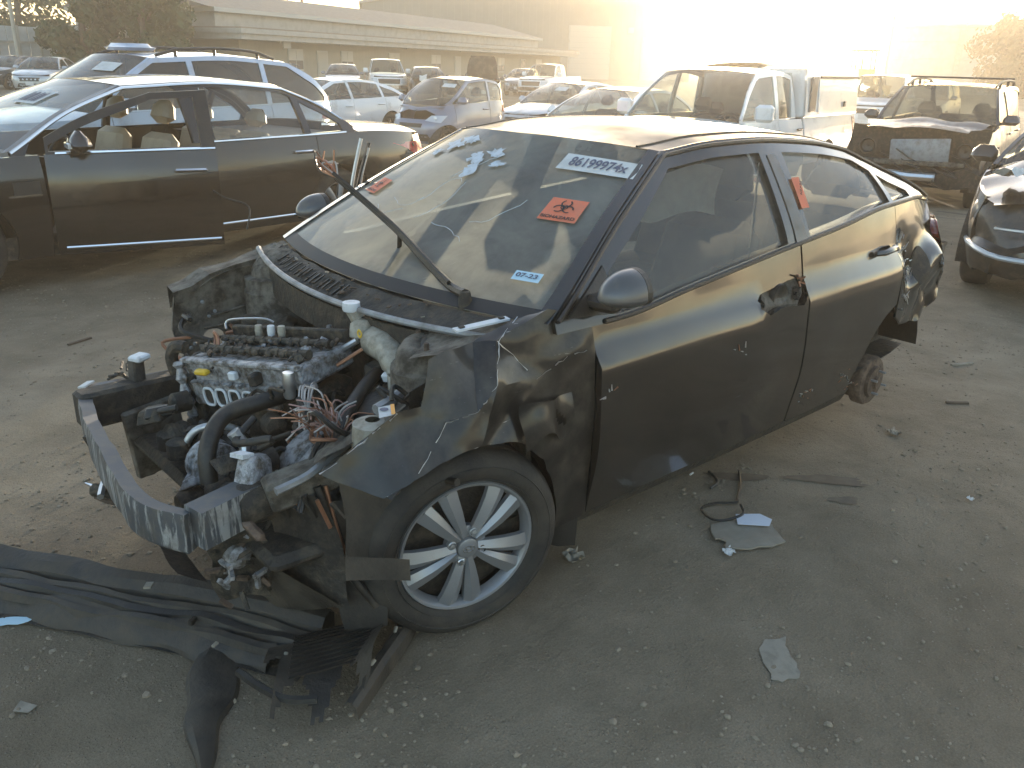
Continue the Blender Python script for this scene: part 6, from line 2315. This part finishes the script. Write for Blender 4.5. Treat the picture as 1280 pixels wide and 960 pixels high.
# lower front: liner, splash shields, radiator mount
sheet('fender_liner', [(.30, .66, .60), (.155, .74, .56), (.15, .73, .36), (.29, .70, .30)], 'bumper_plastic', 10, 8, .018, 10, 8)
sheet('liner_strip', [(.37, .80, .455), (.20, .845, .40), (.20, .85, .335), (.375, .81, .39)], 'bumper_plastic', 8, 3, .006, 9, 3)
sheet('splash_shield', [(.50, .24, .30), (.47, .52, .34), (.34, .70, .22), (.42, .36, .10)], 'bumper_plastic', 12, 8, .02, 8, 5)
sheet('splash_shield', [(.44, .46, .52), (.33, .64, .52), (.30, .70, .20), (.40, .50, .16)], 'dirty_black', 10, 10, .022, 9, 7)
sheet('splash_shield', [(.30, .62, .50), (.18, .70, .52), (.20, .72, .12), (.30, .66, .08)], 'black_plastic', 8, 10, .015, 8, 9)
sheet('radiator_mount', [(.60, .44, .46), (.48, .50, .48), (.42, .46, .18), (.54, .36, .16)], 'engine_dark', 10, 12, .02, 14, 3)
sheet('lower_tie_bar', [(.62, -.30, .34), (.64, .36, .30), (.56, .36, .24), (.56, -.30, .28)], 'dirty_black', 16, 4, .014, 9, 4)
for k in range(26):
    p = Vector((.58 - .18 * rb.random(), .42 + .14 * rb.random(), .22 + .26 * rb.random()))
    MB().box(p, (.012, .03 + .03 * rb.random(), .012), (rb.random() * 3, rb.random() * 3, rb.random() * 3)).build('broken_bit', rb.choice(['alu_dirty', 'engine_dark', 'engine_dark', 'rust']), wr, False)
for k in range(7):
    y = .45 + .04 * k
    MB().tube([(.46 - .02 * k, y, .55), (.43 - .02 * k, y + .01, .50 - .02 * (k % 3))], .006, 5).build('hanging_wire', 'copper_wire' if k % 2 else 'hose_rubber', wr)
hose('hanging_cable', [(.33, .60, .56), (.31, .63, .45), (.29, .66, .32), (.22, .70, .18)], .012)
hose('hanging_cable', [(.31, .61, .56), (.30, .64, .44), (.285, .66, .36)], .006, 'copper_wire')
sheet('front_floor_shield', [(.10, -.50, .30), (.10, .60, .26), (-.30, .66, .28), (-.30, -.60, .30)], 'dirty_black', 8, 8, .01, 6, 2)

# ---- cowl, seal and wiper linkage
for k in range(40):
    u_, v_ = rng.random() * LE, -.02 - .2 * rng.random()
    b = MB().box((0, 0, 0), (rng.uniform(.008, .03), rng.uniform(.008, .025), rng.uniform(.006, .022)), (rng.random(), rng.random(), rng.random() * 3), bev=.003)
    c0 = EM(u_, v_, .012 + .015 * rng.random())
    b.v = [tuple(c0 + Vector(p)) for p in b.v]
    b.build('head_fitting', rng.choice(['engine_dark', 'engine_dark', 'dirty_black', 'alu_dirty', 'rust']), eng)
cw = lambda v, u: ((lambda w: (w[0] + .015 + .10 * v, w[1] * (1 - .01 * v), w[2] - .012 - .03 * v - .02 * v * (1 - u * u) + .004 * math.sin(u * 90) * (.2 < v < .8) * (u < .1)))(wk.wind(u * .97, wk.A0[1] + .004)))
MB().grid(lambda v, u: crush(cw(v, u), .006, 14, 4), lin(0, 1, 9), lin(-1, 1, 110)).build('cowl_panel', 'dirty_black', wr)
MB().tube([Vector(cw(1.0, u)) + Vector((.012, 0, .010)) for u in lin(-1, 1, 40)], .011, 8).build('cowl_seal', 'steel_grey', wr)
MB().grid(lambda v, u: Vector(cw(1.0, u)) + Vector((.01, 0, -.01 - .10 * v)), [0, 1], lin(-1, 1, 20)).build('cowl_front', 'dirty_black', wr)
for k in range(22):
    u = -.92 + k * .045
    p, q = Vector(cw(.25, u)), Vector(cw(.75, u))
    MB().tube([p + Vector((0, 0, .004)), q + Vector((0, 0, .004))], .004, 4).build('cowl_rib', 'black_plastic', wr)
# wiper arms: one stub, one bent up with its cable ends splayed
wb0 = Vector((-.262, .50, .965))
MB().lathe([(0, .03), (.016, .028), (.022, .0), (.024, -.03)], wb0, 'z', 14).build('wiper_pivot', 'dirty_black', wr)
arm = bend([wb0 + Vector((0, 0, .02)), (-.285, .40, .985), (-.31, .24, 1.03), (-.335, .06, 1.09), (-.33, -.06, 1.14), (-.30, -.16, 1.20), (-.265, -.24, 1.255)], 6)
MB().tube(arm, [.016 - .006 * i / len(arm) for i in range(len(arm))], 8).build('wiper_arm', 'black_plastic', wr)
MB().tube([p + Vector((.012, .004, .014)) for p in arm[6:]], .008, 6).build('wiper_cable', 'hose_rubber', wr)
for k in range(14):
    p = arm[-1] + Vector((rb.uniform(-.01, .01), rb.uniform(-.01, .01), 0))
    MB().tube(bend([p, p + Vector((rb.uniform(-.02, .05), -.03, .03 + rb.uniform(-.01, .02))), p + Vector((rb.uniform(-.03, .06), -.055 + rb.uniform(-.02, .02), .06 + rb.uniform(-.03, .03)))], 4), .0032, 4).build('frayed_wire', rb.choice(['copper_wire', 'pink_wire', 'hose_rubber', 'pale_wire']), wr)
MB().tube(bend([(-.335, .05, 1.09), (-.345, .03, 1.02), (-.352, .01, .965), (-.345, .03, .925)]), .009, 6).build('wiper_link', 'black_plastic', wr)
MB().lathe([(0, .02), (.015, .02), (.02, 0), (.022, -.02)], (-.345, .0, .935), 'z', 12).build('wiper_pivot', 'dirty_black', wr)
# torn chrome strip and cable standing up on the far side
for k, (x0, dx) in enumerate(((0, .0), (.02, .01), (.045, -.005))):
    MB().tube(bend([(-.655 - x0, -.80, 1.00), (-.675 - x0 - dx, -.80, 1.15), (-.72 - x0 - dx * 2, -.79, 1.33 - .02 * k)]), .008, 6).build('torn_strip', 'satin_metal' if k != 1 else 'black_plastic', wr)
MB().tube(bend([(-.20, -.86, .98), (-.22, -.87, 1.07), (-.16, -.95, 1.10), (-.12, -.98, 1.13)]), .004, 5).build('loose_cable', 'black_plastic', wr)

for k in range(40):
    u_, v_ = rng.uniform(-.95, .6), rng.uniform(.0, .9)
    c0 = Vector(cw(v_, u_)) + Vector((0, 0, .008))
    MB().box(c0, (rng.uniform(.006, .02), rng.uniform(.004, .014), .004), (rng.uniform(-.4, .4), rng.uniform(-.4, .4), rng.random() * 3)).build('leaf_litter', rng.choice(['bark', 'rust', 'paper_dirty', 'engine_dark']), wr, False)
# cables, brackets and dirt-caked fittings filling the bay
rb = random.Random(23)
for k in range(26):
    p = [Vector((rb.uniform(-.2, .35), rb.uniform(-.55, .6), rb.uniform(.45, .70)))]
    for _ in range(4): p.append(p[-1] + Vector((rb.uniform(-.08, .08), rb.uniform(-.12, .12), rb.uniform(-.06, .05))))
    MB().tube(bend(p), rb.uniform(.0035, .009), 6).build('loose_cable', rb.choice(['hose_rubber', 'hose_rubber', 'engine_dark', 'copper_wire']), wr)
for k in range(30):
    c0 = (rb.uniform(-.24, .02), rb.uniform(-.5, .5), rb.uniform(.45, .76))
    MB().box(c0, (rb.uniform(.02, .08), rb.uniform(.02, .10), rb.uniform(.02, .06)), (rb.uniform(-.5, .5), rb.uniform(-.5, .5), rb.uniform(0, 3)), (rb.uniform(.5, 1), rb.uniform(.5, 1)), bev=.006).build('bay_fitting', rb.choice(['engine_dark', 'dirty_black', 'dirty_black', 'primer_grey']), wr)

# ------------------------------------------------------------------ bumper cover lying before the wreck
bc = empty('bumper_cover', (.55, .15, 0))
tag(bc, 'torn black plastic bumper cover with grille lying on the dirt before the wreck', 'bumper')
OB = Vector((.55, .15, 0))


def strip(name, path, prof, m_, amp=.006, sc=8, seed=1, parent=bc, n=8, taper=None):
    """Loft a cross-section (offset across, height) along a ground path."""
    P = bend([(x, y, 0) for x, y in path], n)
    V = []
    for i, p in enumerate(P):
        a, b = P[max(0, i - 1)], P[min(len(P) - 1, i + 1)]
        d = (b - a).normalized()
        w = Vector((-d.y, d.x, 0))
        k = taper(i / (len(P) - 1)) if taper else 1
        for off, z in prof:
            q = p + w * off * k
            V.append(Vector((q.x, q.y, z)) + Vector((hnoise((q.x, q.y, z), sc, seed), hnoise((q.x, q.y, z), sc, seed + 1), hnoise((q.x, q.y, z), sc, seed + 2))) * amp - OB)
    n2 = len(prof)
    F = [(i * n2 + j, i * n2 + j + 1, (i + 1) * n2 + j + 1, (i + 1) * n2 + j) for i in range(len(P) - 1) for j in range(n2 - 1)]
    return mesh_obj(name, V, F, m_, parent, True, 30)


# long run of the cover: upper lip, grille slats, lower valance
main = [(1.15, -.62), (.95, -.36), (.72, -.02), (.50, .30), (.33, .58)]
strip('upper_lip', main, [(.078, .02), (.072, .10), (.05, .125), (.015, .118), (-.01, .095), (-.015, .07)], 'bumper_plastic', .012, 9, 1)
for k in range(3):
    o_ = -.035 - .03 * k
    strip('grille_slat', [(x - .3 * o_ * 0, y) for x, y in main], [(o_ + .012, .085 - .011 * k), (o_ + .004, .098 - .011 * k), (o_ - .012, .092 - .011 * k), (o_ - .018, .07 - .011 * k)], ('bumper_plastic', 'black_plastic')[k % 2], .014, 11, 2 + k)
strip('grille_floor', main, [(.07, .012), (-.15, .010)], 'dirty_black', .003, 7, 3)
strip('lower_valance', [(1.15, -.56), (.95, -.26), (.74, .06), (.55, .34), (.44, .52)], [(.055, .02), (.03, .06), (-.01, .068), (-.05, .05), (-.085, .02), (-.09, .004)], 'bumper_plastic', .016, 10, 5)
for k in (1, 9):
    t_ = (k + rng.random()) / 14
    x, y = 1.10 - .74 * t_, -.55 + 1.08 * t_
    MB().box(Vector((x - .02, y + .05, .075)) - OB, (.012, .14, .025), (0, .1, 2.15 + rng.uniform(-.1, .1))).build('grille_rib', 'black_plastic', bc, False)
MB().box(Vector((.66, .12, .135)) - OB, (.03, .022, .006), (0, 0, .9)).build('paper_tag', 'paper_dirty', bc, False)
# torn end: liner with ribs, sweeping towards the wheel
V = []
na, nb = 26, 22
for i in range(na + 1):
    for j in range(nb + 1):
        u, v = i / na, j / nb
        p = Vector((.46, .50, 0)).lerp(Vector((.12, .62, 0)), u).lerp(Vector((.66, .84, 0)).lerp(Vector((.40, .92, 0)), u), v)
        z = .030 + .05 * math.sin(math.pi * v) * (1 - u * .3) + .05 * u * (1 - v) + .09 * abs(2 * u - .9)**2.2 * v
        V.append(p + Vector((.01 * hnoise(p, 9, 1), .01 * hnoise(p, 9, 2), z + .012 * hnoise(p, 7, 3))) - OB)
F = [(i * (nb + 1) + j, i * (nb + 1) + j + 1, (i + 1) * (nb + 1) + j + 1, (i + 1) * (nb + 1) + j) for i in range(na) for j in range(nb) if (j / nb < .72 + .20 * math.sin(i * .55 + .6) + .05 * math.sin(i * 2.3)) and not (i < 3 and j > 8 - i)]
mesh_obj('torn_liner', V, F, 'bumper_plastic', bc, True, 30)
for k in range(11):
    v = .16 + .045 * k
    pts = []
    for u in lin(.22, .9, 9):
        p = Vector((.46, .50, 0)).lerp(Vector((.12, .62, 0)), u).lerp(Vector((.66, .84, 0)).lerp(Vector((.40, .92, 0)), u), v)
        z = .056 + .05 * math.sin(math.pi * v) * (1 - u * .3) + .05 * u * (1 - v)
        pts.append(p + Vector((0, 0, z + .012 * hnoise(p, 7, 3))) - OB)
    MB().tube(pts, .0035, 4).build('liner_rib', 'black_plastic', bc)
strip('liner_flap', [(.58, .36), (.67, .50), (.74, .64), (.80, .80)], [(-.04, .006), (-.03, .022), (.0, .030), (.05, .026), (.09, .016), (.10, .004)], 'bumper_plastic', .014, 12, 7, taper=lambda t: .7 + .4 * math.sin(3 * t + .4) - .4 * t)
arcp = [(.60 + .0, .60), (.58, .70), (.55, .78), (.49, .83)]
MB().tube([Vector((x, y, .085)) - OB for x, y in [(p.x, p.y) for p in bend([(a, b, 0) for a, b in arcp])]], .012, 6).build('arch_edge', 'black_plastic', bc)
# side rail with bolt slots running up beside the wheel
rp = [(.03, .60), (.10, .67), (.20, .74), (.32, .82), (.42, .88)]
strip('side_rail', rp, [(.035, .02), (.03, .06), (.012, .072), (-.012, .072), (-.03, .055)], 'bumper_plastic', .005, 9, 9, taper=lambda t: 1 - .35 * t)
for k in range(5):
    p = Vector((.055 + .022 * k, .622 + .021 * k, .076))
    MB().box(p - OB, (.014, .022, .006), (0, 0, .72)).build('bolt_slot', 'dirty_black', bc, False)
for x, y in ((.17, .72), (.30, .80), (.47, .62), (.60, .45)):
    MB().box(Vector((x, y, .085)) - OB, (.02, .012, .01), (rng.random(), rng.random(), rng.random()), bev=.003).build('clip', 'paper_dirty', bc)


# ------------------------------------------------------------------ litter
def scrap(name, label, cat, outline, m_, z=.006, amp=.006, th=.002, seed=1, group=None, curl=0.):
    cx = sum(p[0] for p in outline) / len(outline)
    cy_ = sum(p[1] for p in outline) / len(outline)

    def L(a, b):
        return (a - cx, b - cy_, z + amp * (.6 + hnoise((a, b, 0), 22, seed)) + curl * ((a - cx)**2 + (b - cy_)**2))
    o = panel(name, outline, L, m_, None, (), .02, (0, 0, -th), 30)
    o.location = (cx, cy_, 0)
    return tag(o, label, cat, group)


def jag(pts, amp, seed, d=.03):
    rr = random.Random(seed)
    return [(x + rr.uniform(-amp, amp), y + rr.uniform(-amp, amp)) for x, y in dens(pts, d)]


mp_ = scrap('door_mirror_back', 'flat grey plastic plate with a torn edge on the ground beside the rear door', 'scrap', jag([(-1.17, .88), (-1.30, .93), (-1.36, 1.03), (-1.29, 1.13), (-1.22, 1.115), (-1.13, 1.07), (-1.075, 1.01), (-1.12, .985), (-1.10, .95)], .006, 3), 'plate_grey', .012, .004, .006)
mg = scrap('mirror_shard', 'mirror glass shard painted with a pale blue reflection, lying on the grey plate', 'glass', [(-1.30, .905), (-1.375, .965), (-1.375, 1.02), (-1.325, 1.04), (-1.24, .955)], 'shard_reflection', .024, .001, .002)
for o_, lab, x, y, s, m_ in (('crumpled_paper', 'crumpled white paper scrap beside the grey plate', -1.068, 1.035, .022, 'paper_white'), ('leaf_scrap', 'crumpled pale plastic scraps beside the front tyre', -.60, .70, .035, 'paper_dirty'), ('white_chip', 'small white chip on the open dirt right of the oil stain', -2.2, 1.44, .014, 'paper_white'), ('paper_chip', 'white scrap on the ground under the rear quarter', -2.62, .92, .03, 'paper_dirty')):
    V = []
    for i in range(7):
        for j in range(7):
            u, v = i / 6 - .5, j / 6 - .5
            V.append((2 * s * u + s * .4 * hnoise((u * 5, v * 5, 1), 1., 2), 2 * s * v + s * .4 * hnoise((u * 5, v * 4, 2), 1., 5), .004 + s * .5 * (.8 + hnoise((u * 6, v * 6, 0), 1., int(x * 9) % 7))))
    o = mesh_obj(o_, V, [(i * 7 + j, i * 7 + j + 1, i * 7 + j + 8, i * 7 + j + 7) for i in range(6) for j in range(6)], m_, None, False)
    o.location = (x, y, 0)
    tag(o, lab, 'scrap')
scrap('flattened_sheet', 'flattened dirty grey paper stuck to the open dirt', 'paper', jag([(-.735, 1.395), (-.79, 1.435), (-.745, 1.475), (-.715, 1.50), (-.69, 1.555), (-.665, 1.565), (-.61, 1.535), (-.59, 1.51), (-.64, 1.46), (-.68, 1.41)], .007, 5), 'paper_dirty', .003, .003, .002)
scrap('blue_scrap', 'blue and white torn plastic beside the bumper cover', 'scrap', jag([(1.06, -.20), (.99, -.17), (.93, -.115), (.96, -.11), (1.03, -.15), (1.06, -.16)], .004, 8), 'paper_blue', .008, .008, .002)
scrap('grey_chip', 'thin grey chip lying on the open dirt near the bumper cover', 'scrap', [(1.06, .24), (1.03, .285), (1.055, .30), (1.085, .27)], 'paper_dirty', .004, .003, .002)
for k, (x, y, l, a) in enumerate(((-4.0, .70, .16, 2.7), (-3.3, .95, .12, 2.4), (.0, -2.9, .16, .4))):
    o = MB().box((0, 0, .006), (l, .018, .010), (0, 0, a)).build('wood_splinter', 'paper_dirty' if k == 0 else 'bark', None, False)
    o.location = (x, y, 0)
    tag(o, ('pale splinter on the dirt behind the missing rear wheel', 'dark splinter under the rear corner of the wreck', 'dark splinter on the dirt between the wreck and the black sedan')[k], 'splinter')
# cable lying by the plate
o = MB().tube([Vector(p) for p in bend([(-1.55, .60, .01), (-1.50, .68, .01), (-1.42, .70, .012)])], .006, 6).build('cable_end', 'hose_rubber')
tag(o, 'short dark cable end lying below the rocker panel', 'cable')
o = MB().tube([Vector(p) for p in bend([(-1.66, .68, .01), (-1.55, .76, .01), (-1.44, .82, .012), (-1.40, .84, .012), (-1.33, .79, .012), (-1.25, .78, .012), (-1.21, .85, .015), (-1.23, .90, .02), (-1.31, .93, .032), (-1.37, .88, .03)])], .005, 6).build('looped_cable', 'hose_rubber')
tag(o, 'dark looped cable lying across the grey plate', 'cable')
for k, (x, y, a) in enumerate(((-1.44, .51, 1.2), (-1.48, .56, .2))):
    o = MB().tube([(-.014 * math.cos(a), -.014 * math.sin(a), .005), (.014 * math.cos(a), .014 * math.sin(a), .007)], .004, 6).build('plastic_clip', 'paper_white')
    o.location = (x, y, 0)
    tag(o, ('white stick-like clip on the dirt under the rocker panel', 'white ring-like clip on the dirt under the rocker panel')[k], 'clip')


def stain(label, cx, cy_, rx_, ry_, a, seed):
    rr = random.Random(seed)
    c, s = math.cos(a), math.sin(a)
    ol = []
    for i in range(28):
        t = 2 * math.pi * i / 28
        k = 1 + .18 * math.sin(3 * t + seed) + .12 * rr.uniform(-1, 1)
        x, y = rx_ * k * math.cos(t), ry_ * k * math.sin(t)
        ol.append((x * c - y * s, x * s + y * c))
    o = panel('oil_stain', ol, lambda p, q: (p, q, .004), 'oil_stain', None, (), .05)
    o.location = (cx, cy_, 0)
    o['kind'] = 'structure'
    o['label'] = label
    o['category'] = 'stain'


stain('long dark oil stain on the dirt beside the wreck', -1.90, .965, .17, .042, -.87, 1)
stain('small round oil stain beside the long one', -1.785, 1.105, .06, .032, -.7, 2)
stain('faint dark oil streak under the rear door', -1.62, .70, .13, .035, -.8, 3)

# ------------------------------------------------------------------ haze volume added to stand in for warm lens glare
mh, nt, out = nodes_of('glare_haze')
parts_ = []
for dens_, g_ in ((HAZE * .93, .28), (HAZE * .07, .90)):
    pv = nt.nodes.new('ShaderNodeVolumePrincipled')
    pv.inputs['Color'].default_value = (1.0, .89, .73, 1)
    pv.inputs['Density'].default_value = dens_
    pv.inputs['Anisotropy'].default_value = g_
    parts_.append(pv.outputs[0])
ads = nt.nodes.new('ShaderNodeAddShader')
nt.links.new(parts_[0], ads.inputs[0])
nt.links.new(parts_[1], ads.inputs[1])
nt.links.new(ads.outputs[0], out.inputs['Volume'])
hz = MB().box((CAM.x, CAM.y, 7.0), (1300, 1300, 17.0)).build('haze', mh, None, False)
tag(hz, 'thin haze added over the whole yard for the warm lens glare', 'haze', kind='stuff')
